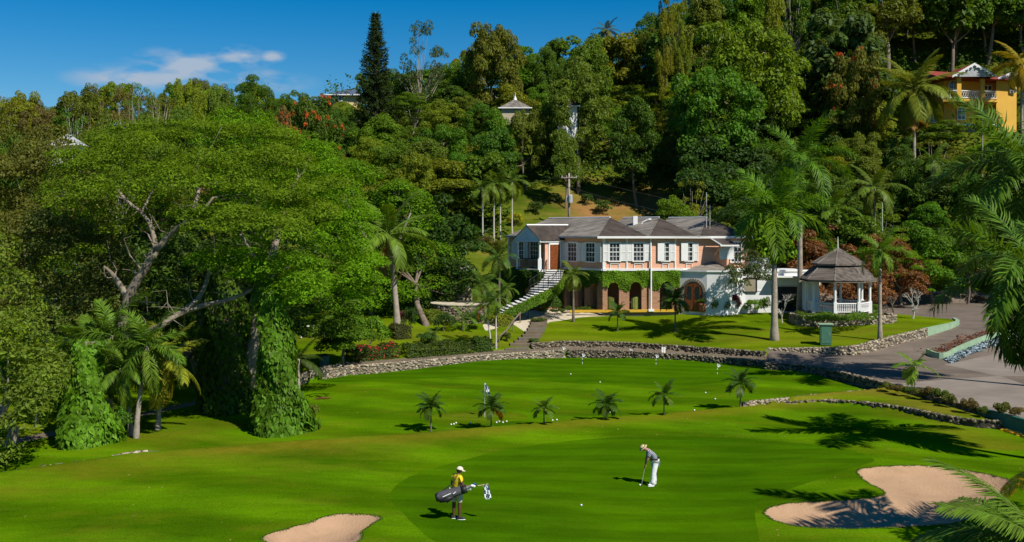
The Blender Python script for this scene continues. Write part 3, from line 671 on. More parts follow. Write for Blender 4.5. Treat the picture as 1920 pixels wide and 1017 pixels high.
FR = {
 'royal': [frond_mesh('frond', 40 + i, 4.2, d, .95, 80, .042, h, .50) for i, (d, h) in enumerate(((.75, .35), (1.25, .6), (1.9, .8)))],
 'coco':  [frond_mesh('frond', 50 + i, 4.2, d, 1.05, 74, .040, h, .12) for i, (d, h) in enumerate(((.7, .5), (1.15, .9), (1.8, 1.2)))],
 'young': [frond_mesh('frond', 60 + i, 1.0, d, .34, 16, .034, h, .12) for i, (d, h) in enumerate(((.7, .3), (1.15, .45), (1.6, .55)))],
 'areca': [frond_mesh('frond', 70 + i, 2.2, d, .62, 26, .03, h, .1) for i, (d, h) in enumerate(((.8, .4), (1.4, .6), (2.0, .7)))],
}
FL = {'royal': 4.2, 'coco': 4.2, 'young': 1.0, 'areca': 2.2}
def palm(base, height, flen, n, kind, col, label, group=None, r=.16, lean=(0, 0), bark='bark_pale', shaft=0.0, dead=0, cat='palm tree', bulge=1.5, emin=-35, emax=78, seed=None, shaftcol=(.10, .20, .02), only=None, deadcol=(.22, .13, .04)):
    rg = R if seed is None else random.Random(seed)
    col = (col[0] * 1.55, col[1] * 1.32, col[2] * .75)
    if kind == 'young' and emin == -35: emin = -8; bark = 'bark'; n += 3
    e = empty('palm_tree', base, label, cat, group)
    L = Vector((lean[0], lean[1], 0)); tp = Vector((lean[0], lean[1], height))
    pts = []; rad = []; K = 12
    for i in range(K + 1):
        s = i / K; pts.append((L.x * s ** 1.4, L.y * s ** 1.4, height * s if i else -.4)); rad.append(r * (1 + (bulge - 1) * math.exp(-(s / .10) ** 1.5)) * (1 - .35 * s))
    mb = MB(); mb.tube(pts, rad, 10); mb.build('trunk', M[bark], e, smooth=True)
    if shaft:
        mb = MB(); mb.tube([tp + Vector((0, 0, -.15)), tp + Vector((0, 0, shaft * .35)), tp + Vector((0, 0, shaft))], [r * .72, r * .8, r * .45], 10)
        o = mb.build('crownshaft', M['shaftg'], e, smooth=True); tp = tp + Vector((0, 0, shaft * .9))
    sc = flen / FL[kind]
    for i in range(n):
        a = 2.399 * i + rg.uniform(-.2, .2); t = (i + .5) / n
        el = math.radians(emax + (emin - emax) * t ** .8 + rg.uniform(-7, 7)); v = 0 if t < .3 else (1 if t < .7 else 2)
        if kind == 'royal': v = 0 if t < .2 else (1 if t < .55 else 2)
        c = col
        if i >= n - dead: c = deadcol
        elif t > .8: c = tuple(x * y for x, y in zip(col, (1.25, 1.05, .9)))
        k = sc * rg.uniform(.88, 1.08)
        link('frond', FR[kind][v], e, loc=tuple(tp), rot=Matrix.Rotation(a, 3, 'Z').to_4x4().to_3x3().__matmul__(Matrix.Rotation(-el, 3, 'Y') @ Matrix.Rotation(rg.uniform(-.3, .3), 3, 'X')).to_euler(), scale=(k, k, k), color=c)
    return e
M['shaftg'] = mat('green_crownshaft', (0.13, 0.23, 0.03), (0.07, 0.14, 0.02), 1.2, 0.4, 0, spec=0.5)
GREENS = dict(deep=(.056, .122, .010), mid=(.078, .158, .009), bright=(.100, .205, .007), olive=(.108, .150, .013), yellowish=(.150, .195, .010), bluish=(.054, .112, .024), brownish=(.135, .125, .028), dark=(.042, .088, .009), feather=(.090, .172, .007), russet=(.24, .10, .035))
# ------------------------------------------------------------------ pink clubhouse
class Face:
    """a wall plane: u along P->Q, n outward, z up"""
    def __init__(s, p, q, out=1):
        s.p = Vector((p[0], p[1], 0)); s.u = (Vector((q[0], q[1], 0)) - s.p); s.L = s.u.length; s.u.normalize()
        s.n = Vector((s.u.y, -s.u.x, 0)) * out
        s.M = Matrix(((s.u.x, s.n.x, 0, s.p.x), (s.u.y, s.n.y, 0, s.p.y), (0, 0, 1, 0), (0, 0, 0, 1)))
    def at_px(s, px):
        """u where the photo column px meets this wall"""
        k = (px - 960) / F; return (k * s.p.y - s.p.x) / (s.u.x - k * s.u.y)
    def w(s, u, n, z): return s.M @ Vector((u, n, z))
HB = (8.6, 96.0, 2.4)
house = empty('clubhouse', HB, 'two storey pink clapboard house with white shutters and ivy arcade', 'house')
YA, YC_, YB = 92.0, 102.0, 93.0
A_ = XY(1130, YA); C_ = XY(953, YC_); B_ = XY(1405, YB)
Z0 = 2.42; Z1 = 6.07; ZE = 9.1; ZR = 10.9
fR = Face(A_, B_); fL = Face(C_, A_)
def HM(mb, name, m, parent=None, **k):
    p = parent or house
    return mb.build(name, M[m] if isinstance(m, str) else m, p, origin=HB if (parent is None or parent is house) else HB, **k)
# upper walls (closed block back to the hill)
bd = (-.65, .76)
def back(p, d): return (p[0] + bd[0] * d, p[1] + bd[1] * d)
Bk = (B_[0] + 0.6, B_[1] + 11); Ck = (C_[0] + 6.5, C_[1] + 5.5)
mb = MB(); mb.prism([A_, B_, Bk, Ck, C_], Z1, ZE, 'z'); HM(mb, 'upper_wall', 'clapboard')
# soffit/fascia and ground floor core set back behind the arcade
def inset(pt, dx, dy): return (pt[0] + dx, pt[1] + dy)
M['beige'] = mat('beige_plaster', (0.50, 0.43, 0.30), (0.42, 0.35, 0.24), 1, .8, .1)
mb = MB(); mb.prism([inset(A_, .9, 3.2), inset(B_, -.2, 3.0), Bk, Ck, inset(C_, 2.6, 2.0)], Z0 - .4, Z1 - .003, 'z'); HM(mb, 'ground_floor_wall', M['beige'])
mb = MB(); mb.prism([inset(A_, -.02, -.02), inset(B_, .02, -.02), inset(B_, .0, 3.2), inset(A_, .9, 3.4)], Z0 - .5, Z0, 'z'); HM(mb, 'arcade_floor', 'concrete')
# roofs: three skewed hipped wings
E = [XY(1130 - 9, YA - .45), XY(1217, YA - .2), XY(1311, YA + .1), XY(1411, YB - .4)]
Rr_ = [XY(1144, 97.0), XY(1236, 97.0), XY(1325, 97.2)]
a_ = Vector((-5.5, 8.0, 0)).normalized()
Cn = XY(948, YC_ - .2)
def v3(p, z): return (p[0], p[1], z)
for k in range(3):
    r0 = Rr_[k]; ln = 9.7 if k == 0 else 5.2
    r1 = (r0[0] + a_.x * ln, r0[1] + a_.y * ln)
    e0, e1 = E[k], E[k + 1]
    if k == 0: b0 = Cn
    else: b0 = (e0[0] + a_.x * 7.5, e0[1] + a_.y * 7.5)
    b1 = (e1[0] + a_.x * (ln + 2.5), e1[1] + a_.y * (ln + 2.5))
    ze = ZE + .02
    mb = MB()
    bz = ze if k == 0 else ze
    V = [v3(e0, ze), v3(e1, ze), v3(r0, ZR), v3(r1, ZR), v3(b0, bz), v3(b1, ze)]
    mL = MB().add([V[0], V[2], V[3], V[4]], [(0, 1, 2, 3)]); HM(mL, 'roof_slope', 'shake')  # left slope: grazing sky sheen painted in as a paler shake colour
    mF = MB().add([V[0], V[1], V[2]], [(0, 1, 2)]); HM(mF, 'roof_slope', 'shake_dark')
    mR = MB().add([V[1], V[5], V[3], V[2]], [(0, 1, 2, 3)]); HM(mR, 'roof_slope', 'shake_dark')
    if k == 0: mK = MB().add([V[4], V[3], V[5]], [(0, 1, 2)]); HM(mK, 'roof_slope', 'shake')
    rc = MB(); rc.tube([v3(r0, ZR + .03), v3(r1, ZR + .03)], .07, 6); HM(rc, 'ridge_cap', 'white')
    if k:
        hp = MB(); hp.tube([v3(e0, ze + .04), v3(((e0[0] + r0[0]) / 2), (ze + ZR) / 2 + .04) if False else (*[(e0[i] + r0[i]) / 2 for i in (0, 1)], (ze + ZR) / 2 + .03), v3(r0, ZR + .03)], .03, 4)
        HM(hp, 'hip_cap', 'shake')
# closing soffit under the roofs
mb = MB(); mb.prism([E[0], E[3], inset(E[3], .5, 12), Ck, Cn], ZE - .05, ZE, 'z'); HM(mb, 'soffit', 'white')
# fascia and gutter
mb = MB(); f = Face(E[0], E[3]); mb.box((f.L / 2, .04, ZE - .02), (f.L + .1, .12, .2), f.M); HM(mb, 'fascia', 'white')
mb = MB(); f = Face(Cn, E[0]); mb.box((f.L / 2, .04, ZE - .03), (f.L, .1, .16), f.M); HM(mb, 'fascia', M['steel'])
# belt course and corner boards, downpipes
mb = MB(); mb.box((fR.L / 2, .07, Z1 + .1), (fR.L, .16, .22), fR.M); HM(mb, 'belt_course', 'white')
mb = MB(); mb.box((fL.L / 2 + 2, .07, Z1 + .08), (fL.L - 4, .14, .16), fL.M); HM(mb, 'belt_course', 'white')
mb = MB(); mb.box((.12, .045, (Z1 + ZE) / 2), (.26, .1, ZE - Z1 - .25), fR.M); HM(mb, 'corner_board', 'white')
mb = MB(); mb.box((.1, .03, (Z1 + ZE) / 2), (.22, .08, ZE - Z1 - .25), fL.M); HM(mb, 'corner_board', 'white')
for px in (1175.5, 1266):
    u = fR.at_px(px); mb = MB(); mb.box((u, .05, (Z1 + ZE) / 2 + .05), (.13, .08, ZE - Z1 - .3), fR.M); HM(mb, 'batten', 'white')
u = fR.at_px(1219.5); mb = MB(); mb.tube([fR.w(u, .3, ZE - .1), fR.w(u, .16, ZE - .35), fR.w(u, .3, Z1 - .2), fR.w(u, .3, Z0 + .15)], .075, 8); mb.box((u, .3, Z0 + .1), (.5, .3, .2), fR.M); HM(mb, 'downpipe', 'white')
def window(face, u, z0, z1, w, cols, rows, parent=None, sh=(1, 1), shw=None, shutangle=0.0, panelbelow=False, org=HB, open_sh=0.0):
    """casing with glass, glazing bars and louvred shutters"""
    par = parent or house
    zc = (z0 + z1) / 2; h = z1 - z0
    mb = MB()
    for du in (-1, 1): mb.box((u + du * (w / 2 + .05), .05, zc), (.1, .12, h + .24), face.M)
    mb.box((u, .05, z1 + .06), (w, .12, .12), face.M); mb.box((u, .07, z0 - .07), (w + .26, .18, .1), face.M)
    fr = mb.build('window', M['white'], par, origin=org)
    g = MB(); g.box((u, .02, zc), (w, .03, h), face.M); g.build('pane', M['glass'], fr, origin=None if False else org)
    b = MB()
    for i in range(1, cols): b.box((u - w / 2 + w * i / cols, .05, zc), (.035, .035, h), face.M)
    for j in range(1, rows): b.box((u, .052, z0 + h * j / rows), (w, .036, .035 if j * 2 != rows else .07), face.M)
    if b.v: b.build('glazing_bar', M['white'], fr, origin=org)
    sw = shw or w * .5
    for k, sd in enumerate((-1, 1)):
        if not sh[k]: continue
        s = MB(); cu = u + sd * (w / 2 + .11 + sw / 2) if sh[k] == 1 else u + sd * (w / 2 - sw * sh[k] / 2 + sw * .1)
        yy = .10 if sh[k] == 1 else .14
        s.box((cu - sw / 2 + .035, yy, zc), (.07, .05, h + .1), face.M); s.box((cu + sw / 2 - .035, yy, zc), (.07, .05, h + .1), face.M)
        for zz in (z0, zc, z1): s.box((cu, yy, zz), (sw - .14, .048, .09), face.M)
        nlv = 16
        for q in range(nlv):
            zz = z0 + .06 + (h - .12) * (q + .5) / nlv
            s.box((cu, yy - .006, zz), (sw - .13, .02, h / nlv * .8), face.M)
        s.build('shutter', M['white'], fr, origin=org)
    if panelbelow:
        s = MB(); z2 = z0 - .28; z3 = z0 - .78; ww = w * .95
        s.box((u, .04, z2), (ww, .06, .05), face.M); s.box((u, .04, z3), (ww, .06, .05), face.M)
        for du in (-1, 1): s.box((u + du * (ww / 2 - .025), .04, (z2 + z3) / 2), (.05, .06, abs(z3 - z2)), face.M)
        s.build('panel_moulding', M['white'], par, origin=org)
    return fr
zt0, zt1 = Z1 + .92, ZE - .58
for px, w, shl in ((1152.2, .88, (1, 1)), (1197, .88, (1, 1))):
    window(fR, fR.at_px(px), zt0, zt1, w, 3, 4, sh=shl, shw=.5, panelbelow=True)
for px in (1247.5, 1291.5):     # left shutter folded nearly shut over the window
    u = fR.at_px(px); window(fR, u, zt0, zt1, .62, 2, 4, sh=(0, 1), shw=.44, panelbelow=True)
    s = MB(); s.box((u - .42, .16, (zt0 + zt1) / 2), (.62, .05, zt1 - zt0 + .1), fR.M)
    HM(s, 'shutter', 'white')
window(fR, fR.at_px(1380), zt0 - .1, zt1 + .08, .9, 3, 4, sh=(0, 0))
for px in (1074, 1108):
    window(fL, fL.at_px(px), zt0 - .1, zt1, 1.1, 3, 4, sh=(1, 1), shw=.72)
window(fL, fL.at_px(976), zt0 - .1, zt1, 1.0, 3, 4, sh=(1, 1), shw=.6)
window(fL, fL.at_px(1003), zt0 - .1, zt1 + .05, 1.1, 3, 4, sh=(0, 0))
# arcade of brick piers carrying the ivy-covered spandrels
def arcade(face, u0, u1, arches, z0, zs, ztop, dep, name='arcade_wall'):
    """outline with round arches cut out, open at the foot"""
    poly = [(u0, ztop), (u0, z0)]
    for (a, b) in arches:
        r = (b - a) / 2; c = (a + b) / 2
        poly += [(a, z0)]
        for i in range(13):
            t = math.pi * (1 - i / 12); poly.append((c + r * math.cos(t), zs + r * 0.95 * math.sin(t)))
        poly += [(b, z0)]
    poly += [(u1, z0), (u1, ztop)]
    # cut into convex strips: each pier and the spandrel slices
    mb = MB(); edges = [u0]
    for a, b in arches: edges += [a, b]
    edges.append(u1)
    for i in range(0, len(edges), 2):
        a, b = edges[i], edges[i + 1]
        if b - a > .02: mb.box(((a + b) / 2, -dep / 2, (z0 + ztop) / 2), (b - a, dep, ztop - z0), face.M)
    for a, b in arches:
        r = (b - a) / 2; c = (a + b) / 2; nseg = 12
        for i in range(nseg):
            t0 = math.pi * (1 - i / nseg); t1 = math.pi * (1 - (i + 1) / nseg)
            x0, x1 = c + r * math.cos(t0), c + r * math.cos(t1); za, zb = zs + r * .95 * math.sin(t0), zs + r * .95 * math.sin(t1)
            mb.prism([(x0, za), (x1, zb), (x1, ztop), (x0, ztop)], -dep, 0, 'y', face.M)
    return mb
arR = [(fR.at_px(a), fR.at_px(b)) for a, b in ((1139, 1161), (1180, 1203), (1237, 1261))]
HM(arcade(fR, fR.at_px(1130), fR.at_px(1273), arR, Z0, 4.55, Z1 - .05, .55), 'arcade_wall', 'brick')
arL = [(fL.at_px(a), fL.at_px(b)) for a, b in ((1062, 1077), (1084, 1096), (1106, 1120))]
HM(arcade(fL, fL.at_px(1050), fL.L - .02, arL, Z0, 4.4, Z1 - .05, .5), 'arcade_wall', 'brick')
# yellow painted kerb along the arcade foot
M['yellow'] = mat('yellow_paint', (0.62, 0.38, 0.03), (0.50, 0.29, 0.03), 3, .7)
mb = MB(); mb.box(((fR.at_px(1273) - 3) / 2, .14, Z0 + .04), (fR.at_px(1273) + 3, .26, .22), fR.M); HM(mb, 'kerb', 'yellow')
# ivy
def ivy_band(name, face, u0, u1, z0f, z1, arches, zs, n, label, size=.085, col=(.13, .25, .010), nseed=3, thick=.22, par=None):
    rg = np.random.default_rng(nseed); u = rg.uniform(u0, u1, n); z = rg.uniform(zs - 1.5, z1, n); keep = np.ones(n, bool)
    for a, b in arches:
        r = (b - a) / 2 * .93; c = (a + b) / 2
        keep &= ~((np.abs(u - c) < r) & (z < zs + np.sqrt(np.clip(r * r - (u - c) ** 2, 0, None)) * .95 - .02))
    keep &= z > z0f(u) + .12 * np.sin(u * 5) + rg.uniform(-.12, .12, n)
    u, z = u[keep], z[keep]; y = .03 + rg.uniform(0, 1, len(u)) * thick * (.6 + .4 * np.sin(u * 2.3 + z * 3))
    Pn = np.stack([face.p.x + face.u.x * u + face.n.x * y, face.p.y + face.u.y * u + face.n.y * y, z], 1)
    Nn = np.array(face.n) + rg.normal(size=(len(u), 3)) * .45 + [0, 0, .45]
    V = leaves(Pn, Nn, size * rg.uniform(.6, 1.3, len(u)), .7, rg)
    o = link(name, fast_mesh(name, V - np.array(HB), quads(V), M['leaf']), house, color=col); o['label'] = label; o['kind'] = 'stuff'; return o
ivy_band('ivy', fR, 0, fR.at_px(1274), lambda u: 4.55 + .12 * np.cos(u * 1.7), Z1 + .02, arR, 4.62, 26000, 'clipped green ivy hanging round the brick arches')
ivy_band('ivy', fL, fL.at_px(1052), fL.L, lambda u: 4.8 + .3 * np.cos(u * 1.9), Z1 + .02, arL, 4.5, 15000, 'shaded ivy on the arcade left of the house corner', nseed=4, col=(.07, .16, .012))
# ground-floor window behind the right arch
mb = MB(); fG = Face((A_[0], A_[1] + 2.98), (B_[0], B_[1] + 2.78))
for px in (1239, 1247): window(fG, fG.at_px(px), 4.35, 5.0, .42, 1, 1, sh=(0, 0))
# dark recess walls inside the two left arches
mb = MB(); mb.box((fG.at_px(1170), .05, 4.2), (4.6, .12, 3.6), fG.M); HM(mb, 'inner_brick_wall', 'brick')
# entrance porch: gable facing out, ridge running back into the roof
ug = (fL.at_px(975), fL.at_px(1018)); uc = (ug[0] + ug[1]) / 2
gw = 3.3; pd = 3.0; uc = fL.at_px(1033)
fP = fL; zf = Z1
u0, u1 = uc - gw / 2, uc + gw / 2
M['porch_white'] = mat('porch_white', (0.72, 0.77, 0.80), (0.66, 0.71, 0.75), 2, .6)
HPx = lambda mb, n, m: HM(mb, n, m)
mb = MB(); mb.box((uc, pd / 2, zf - .1), (gw + .1, pd, .2), fL.M); HM(mb, 'porch_floor', 'white')
mb = MB(); mb.box((uc, pd / 2, zf - 1.95), (gw - .1, pd - .1, 3.5), fL.M); HM(mb, 'porch_base', 'brick')
zg_ = ZE - .45; za = ZE + .85
mb = MB(); mb.prism([(u0 - .15, zg_), (u1 + .15, zg_), (u1 + .15, zg_ + .16), (uc, za), (u0 - .15, zg_ + .16)], pd - .1, pd, 'y', fL.M); HM(mb, 'pediment', 'porch_white')
mb = MB()
for s in (-1, 1):
    mb.prism([(uc, za + .02), (uc, za + .12), (uc + s * (gw / 2 + .25), zg_ + .2), (uc + s * (gw / 2 + .25), zg_ + .08)], pd, pd + .12, 'y', fL.M)
mb.box((uc, pd + .05, zg_ + .04), (gw + .5, .12, .12), fL.M)
HM(mb, 'pediment_moulding', 'white')
# raised swag ornament in the pediment
mb = MB(); mb.tube([fL.w(uc - .5, pd + .03, zg_ + .32), fL.w(uc - .3, pd + .05, zg_ + .62), fL.w(uc, pd + .05, zg_ + .78), fL.w(uc + .3, pd + .05, zg_ + .62), fL.w(uc + .5, pd + .03, zg_ + .32), fL.w(uc + .2, pd + .05, zg_ + .42), fL.w(uc - .2, pd + .05, zg_ + .42), fL.w(uc - .5, pd + .03, zg_ + .32)], .045, 5); HM(mb, 'swag_ornament', 'white')
for s in (-1, 1):
    mb = MB(); e0 = fL.w(uc + s * (gw / 2 + .28), pd + .12, zg_ + .1); e1 = fL.w(uc + s * (gw / 2 + .28), -3.0, zg_ + .1); r0 = fL.w(uc, pd + .12, za + .12); r1 = fL.w(uc, -3.0, za + .12)
    d = Vector((0, 0, .1)); mb.add([e0, e1, r1, r0, e0 + d, e1 + d, r1 + d, r0 + d], [(0, 1, 2, 3), (7, 6, 5, 4), (0, 3, 7, 4), (1, 5, 6, 2), (0, 4, 5, 1)]); HM(mb, 'porch_roof', 'shake_dark')
mb = MB(); mb.tube([fL.w(uc, pd + .1, za + .24), fL.w(uc, -2.2, za + .24)], .09, 6); HM(mb, 'ridge_cap', 'white')
mb = MB(); mb.box((u1 + .12, pd / 2, zg_ + .06), (.14, pd, .24), fL.M); HM(mb, 'porch_beam', 'white')
mb = MB(); mb.box((u0 - .02, pd / 2, zg_ + .06), (.14, pd, .24), fL.M); HM(mb, 'porch_beam', 'white')
for (u, y) in ((u0 + .12, pd - .2), (u1 - .12, pd - .2), (u1 - .12, .35)):
    mb = MB(); c = fL.w(u, y, zf); mb.box((c.x, c.y, zf + .5), (.34, .34, 1.0)); mb.lathe([(.13, 1.0), (.13, 1.06), (.105, 1.1), (.095, zg_ - zf - .2), (.13, zg_ - zf - .12), (.13, zg_ - zf)], tuple(c), 12); HM(mb, 'porch_column', 'white')
# door in the porch's right flank wall, facing the camera
fD = Face(fL.w(u1 + .02, 2.3, 0)[:2], fL.w(u1 + .02, -.2, 0)[:2])
dw = MB(); dw.box((fD.L / 2 + .05, -.12, (zf + zg_) / 2), (fD.L, .2, zg_ - zf), fD.M); HM(dw, 'vestibule_wall', 'clapboard')
uD = 1.2; mb = MB()
for s in (-1, 1): mb.box((uD + s * .72, .03, zf + 1.25), (.14, .14, 2.5), fD.M)
mb.box((uD, .03, zf + 2.45), (1.58, .14, .3), fD.M); fr = HM(mb, 'door_frame', 'white')
for s in (-1, 1):
    mb = MB(); mb.box((uD + s * .325, .03, zf + 1.15), (.64, .08, 2.3), fD.M)
    for zz, hh in ((.5, .6), (1.55, .9)): mb.box((uD + s * .325, .08, zf + zz), (.38, .03, hh), fD.M)
    dd = mb.build('door', M['wood'], fr, origin=HB)
# iron railing of the porch
mb = MB(); w = fL.w
def rail(mb, a, b, h=.95, n=12, r=.02, bal=.012):
    a = Vector(a); b = Vector(b); up = Vector((0, 0, h))
    mb.tube([a + up, b + up], r * 1.4, 5); mb.tube([a + Vector((0, 0, .1)), b + Vector((0, 0, .1))], r, 4)
    for i in range(n + 1):
        p = a.lerp(b, i / n); mb.tube([p, p + up], bal if i % 6 else r * 1.5, 4)
rail(mb, w(u0 + .3, pd - .1, zf), w(u1 - .3, pd - .1, zf), .95, 16); rail(mb, w(u0 + .1, pd - .2, zf), w(u0 + .1, .1, zf), .95, 14)
HM(mb, 'porch_railing', 'dark_iron')
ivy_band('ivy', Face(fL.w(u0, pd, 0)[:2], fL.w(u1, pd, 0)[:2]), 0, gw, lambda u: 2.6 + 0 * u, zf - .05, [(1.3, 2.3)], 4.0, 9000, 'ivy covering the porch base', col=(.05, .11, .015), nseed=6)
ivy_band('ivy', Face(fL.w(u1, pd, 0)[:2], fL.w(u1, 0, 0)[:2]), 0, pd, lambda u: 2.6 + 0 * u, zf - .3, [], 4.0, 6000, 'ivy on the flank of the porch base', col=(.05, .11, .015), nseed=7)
# curved flight of white steps sweeping down from the door to the left
# photo line of the outer (near) edge of the flight
outer = [(1056, 508), (1054, 521), (1050, 532), (1040, 543), (1020, 553), (1000, 561), (985, 568), (965, 576), (948, 584), (938, 590)]
inner = [(1030, 508), (1026, 520), (1020, 530), (1010, 540), (1000, 547), (990, 553), (975, 560), (958, 568), (935, 577), (925, 583)]
nst = 20
YT = fD.w(1.2, .3, 0).y
def stair_pt(tab, t, Y):
    k = t * (len(tab) - 1); i = min(int(k), len(tab) - 2); f = k - i
    px = tab[i][0] * (1 - f) + tab[i + 1][0] * f
    return ((px - 960) / F * Y, Y)
st = None
topz = zf - .02
stairs_root = house
so_, si_ = [], []
for i in range(nst + 1):
    t = i / nst; z = topz + (Z0 + .1 - topz) * t
    # near edge plan point: choose the depth so that the photo row fits the step's height
    k = t * (len(outer) - 1); j = min(int(k), len(outer) - 2); f = k - j
    pxo = outer[j][0] * (1 - f) + outer[j + 1][0] * f; pxi = inner[j][0] * (1 - f) + inner[j + 1][0] * f
    Yo = YT - 1.0 - 4.6 * sst(0, .55, t) - 1.2 * t
    wdt = 1.9
    po = np.array([(pxo - 960) / F * Yo, Yo])
    so_.append(po)
so_ = np.array(so_); tn = np.gradient(so_, axis=0); tn /= np.linalg.norm(tn, axis=1)[:, None]
nrm = np.stack([tn[:, 1], -tn[:, 0]], 1)       # towards the house side
sgn = 1 if ((nrm * np.array([-.3, 1.0])).sum(1).mean() > 0) else -1
si_ = so_ + nrm * sgn * 1.55
steps_e = empty('curved_stair', (float(so_[10][0]), float(so_[10][1]), Z0), 'curved white stone staircase with ivy side sweeping down from the porch', 'staircase')
SO = tuple(steps_e.location)
mc = MB()
for i in range(nst):
    z = topz + (Z0 + .1 - topz) * i / nst; q = [tuple(so_[i]), tuple(so_[i + 1]), tuple(si_[i + 1]), tuple(si_[i])]
    mc.prism(q, max(Z0 - .3, z - .75), z - .10, 'z')
    c = np.mean(q, axis=0); q2 = [tuple(c + (np.array(a) - c) * 1.04) for a in q]
    mt = MB(); mt.prism(q2, z - .10, z - .03, 'z'); mt.build('tread', M['white'], steps_e, origin=SO)
mc.build('riser_block', M['mortar_dark'], steps_e, origin=SO)
rg = np.random.default_rng(9); n = 9000; t = rg.uniform(.05, 1, n) * nst; i = np.clip(t.astype(int), 0, nst - 1); f = t - i
pp = so_[i] * (1 - f)[:, None] + so_[i + 1] * f[:, None]; zz = topz + (Z0 + .1 - topz) * t / nst - .12 - rg.uniform(0, 1, n) * np.minimum(.85, 1.0)
on = -nrm[i] * sgn; Pn = np.column_stack([pp + on * rg.uniform(.02, .22, n)[:, None], np.maximum(zz, Z0 + .02)])
V = leaves(Pn, np.column_stack([on, np.full(n, .5)]) + rg.normal(size=(n, 3)) * .4, .09 * rg.uniform(.6, 1.3, n), .7, rg)
o = link('ivy', fast_mesh('ivy', V - np.array(SO), quads(V), M['leaf']), steps_e, color=(.10, .20, .012)); o['kind'] = 'stuff'
mb = MB()
for side, arr in ((0, so_), (1, si_)):
    pts = [(*arr[i], topz + (Z0 + .1 - topz) * i / nst + .95) for i in range(0, 13 if side == 0 else 11)]
    mb.tube(pts, .03, 5)
    for i in range(0, len(pts)): mb.tube([(*arr[i], pts[i][2] - .97), pts[i]], .018 if i % 4 else .035, 4)
mb.build('handrail', M['dark_iron'], steps_e, origin=SO)
# small white retaining block at the stair foot and forecourt paving
for x0, x1, y in ((1012, 1048, 572), (1050, 1066, 573)):
    a = P(x0, y, 2.5); b = P(x1, y, 2.5)
tag(MB().box(((a[0] + b[0]) / 2 - .8, a[1] + .2, 2.85), (2.6, .8, .8)).box(((a[0] + b[0]) / 2 - 3.0, a[1] + 1.6, 2.7), (2.6, .8, .6)).build('planter_block', M['white']), 'low white block beside the foot of the curved stair', 'planter')
# ---- white annex right of the arcade
AB = (19.5, 96.0, 2.4)
annex = empty('white_annex', AB, 'single storey white building with arched wooden door beside the arcade', 'building')
def AM(mb, n, m, par=None, **k): return mb.build(n, M[m] if isinstance(m, str) else m, par or annex, origin=AB, **k)
p1, p2, p3, p4, p5 = XY(1273, 92.7), XY(1325.5, 91.2), XY(1360, 90.9), XY(1398, 92.2), XY(1516, 92.6)
zw = 6.05
mb = MB(); mb.prism([p1, p2, p3, p4, p5, (p5[0], 98), (p1[0] + .3, 98)], Z0 - .5, zw, 'z'); AM(mb, 'wall', 'offwhite')
mb = MB()
for a, b in ((p1, p2), (p2, p3), (p3, p4), (p4, p5)):
    f = Face(a, b); mb.box((f.L / 2, .05, zw + .02), (f.L + .08, .16, .14), f.M); mb.box((f.L / 2, .02, 4.28), (f.L + .02, .05, .07), f.M)
AM(mb, 'cornice', 'white')
ap = (np.mean([p1[0], p4[0]]) - .35, 93.6); mb = MB(); ctr = XY(1333, 93.4)
V = [(*p1, zw + .1), (*p2, zw + .1), (*p3, zw + .1), (*p4, zw + .1), (p4[0], 96, zw + .1), (p1[0], 96, zw + .1), (*ctr, 7.15)]
V[0] = (*XY(1288, 92.4), zw + .1); V[3] = (*XY(1362, 91.6), zw + .1)
mb.add(V, [(i, (i + 1) % 6, 6) for i in range(6)]); AM(mb, 'turret_roof', 'shake')
# stair parapet and upper deck of the annex
f = Face(XY(1306, 93.2), XY(1440, 93.6)); mb = MB()
poly = [(0, 6.1), (0, 8.25), (1.15, 8.35), (2.7, 8.45), (2.75, 7.6), (2.95, 7.3), (3.3, 7.2), (3.9, 7.15), (5.6, 7.1), (f.L, 7.1), (f.L, 6.1)]
Mx = f.M; mb.prism([(0, 6.1), (0, 8.3), (2.5, 8.45), (2.55, 7.5), (2.75, 7.2), (3.2, 7.1), (3.2, 6.1)], .15, .35, 'y', Mx); mb.prism([(3.2, 6.1), (3.2, 7.1), (f.L, 7.05), (f.L, 6.1)], .15, .35, 'y', Mx); AM(mb, 'deck_parapet', M['steelw'] if 'steelw' in M else 'offwhite')
mb = MB(); mb.tube([f.w(2.5, .25, 8.5), f.w(2.56, .25, 7.6), f.w(2.8, .25, 7.25), f.w(3.3, .25, 7.14)], .11, 8); mb.box((f.L / 2 + 1.5, .25, 7.12), (f.L - 3.3, .28, .09), f.M); AM(mb, 'coping', 'white')
# hooded doorway above
f2 = Face(XY(1338, 92.3), XY(1372, 92.4)); mb = MB()
mb.box((f2.L / 2 + .3, .2, 7.75), (f2.L - .4, .3, 1.3), f2.M); AM(mb, 'lobby_wall', 'white')
mb = MB(); V = [f2.w(-.3, .1, 8.95), f2.w(1.25, .1, 8.95), f2.w(1.9, 1.3, 8.4), f2.w(.35, 1.3, 8.4), f2.w(-.3, .1, 8.85), f2.w(1.25, .1, 8.85), f2.w(1.9, 1.3, 8.3), f2.w(.35, 1.3, 8.3)]
mb.add(V, [(0, 1, 2, 3), (7, 6, 5, 4), (0, 3, 7, 4), (1, 5, 6, 2), (3, 2, 6, 7), (0, 4, 5, 1)]); AM(mb, 'hood_roof', 'shake_dark')
mb = MB(); mb.box((1.12, 1.32, 8.35), (1.7, .08, .14), f2.M); mb.tube([f2.w(-.3, .1, 9.0), f2.w(.35, 1.3, 8.42)], .08, 4); AM(mb, 'hood_fascia', 'white')
mb = MB(); mb.tube([f2.w(.45, 1.15, 8.35), f2.w(.25, .7, 8.0), f2.w(.1, .15, 7.5)], .09, 6); AM(mb, 'bracket', 'clapboard')
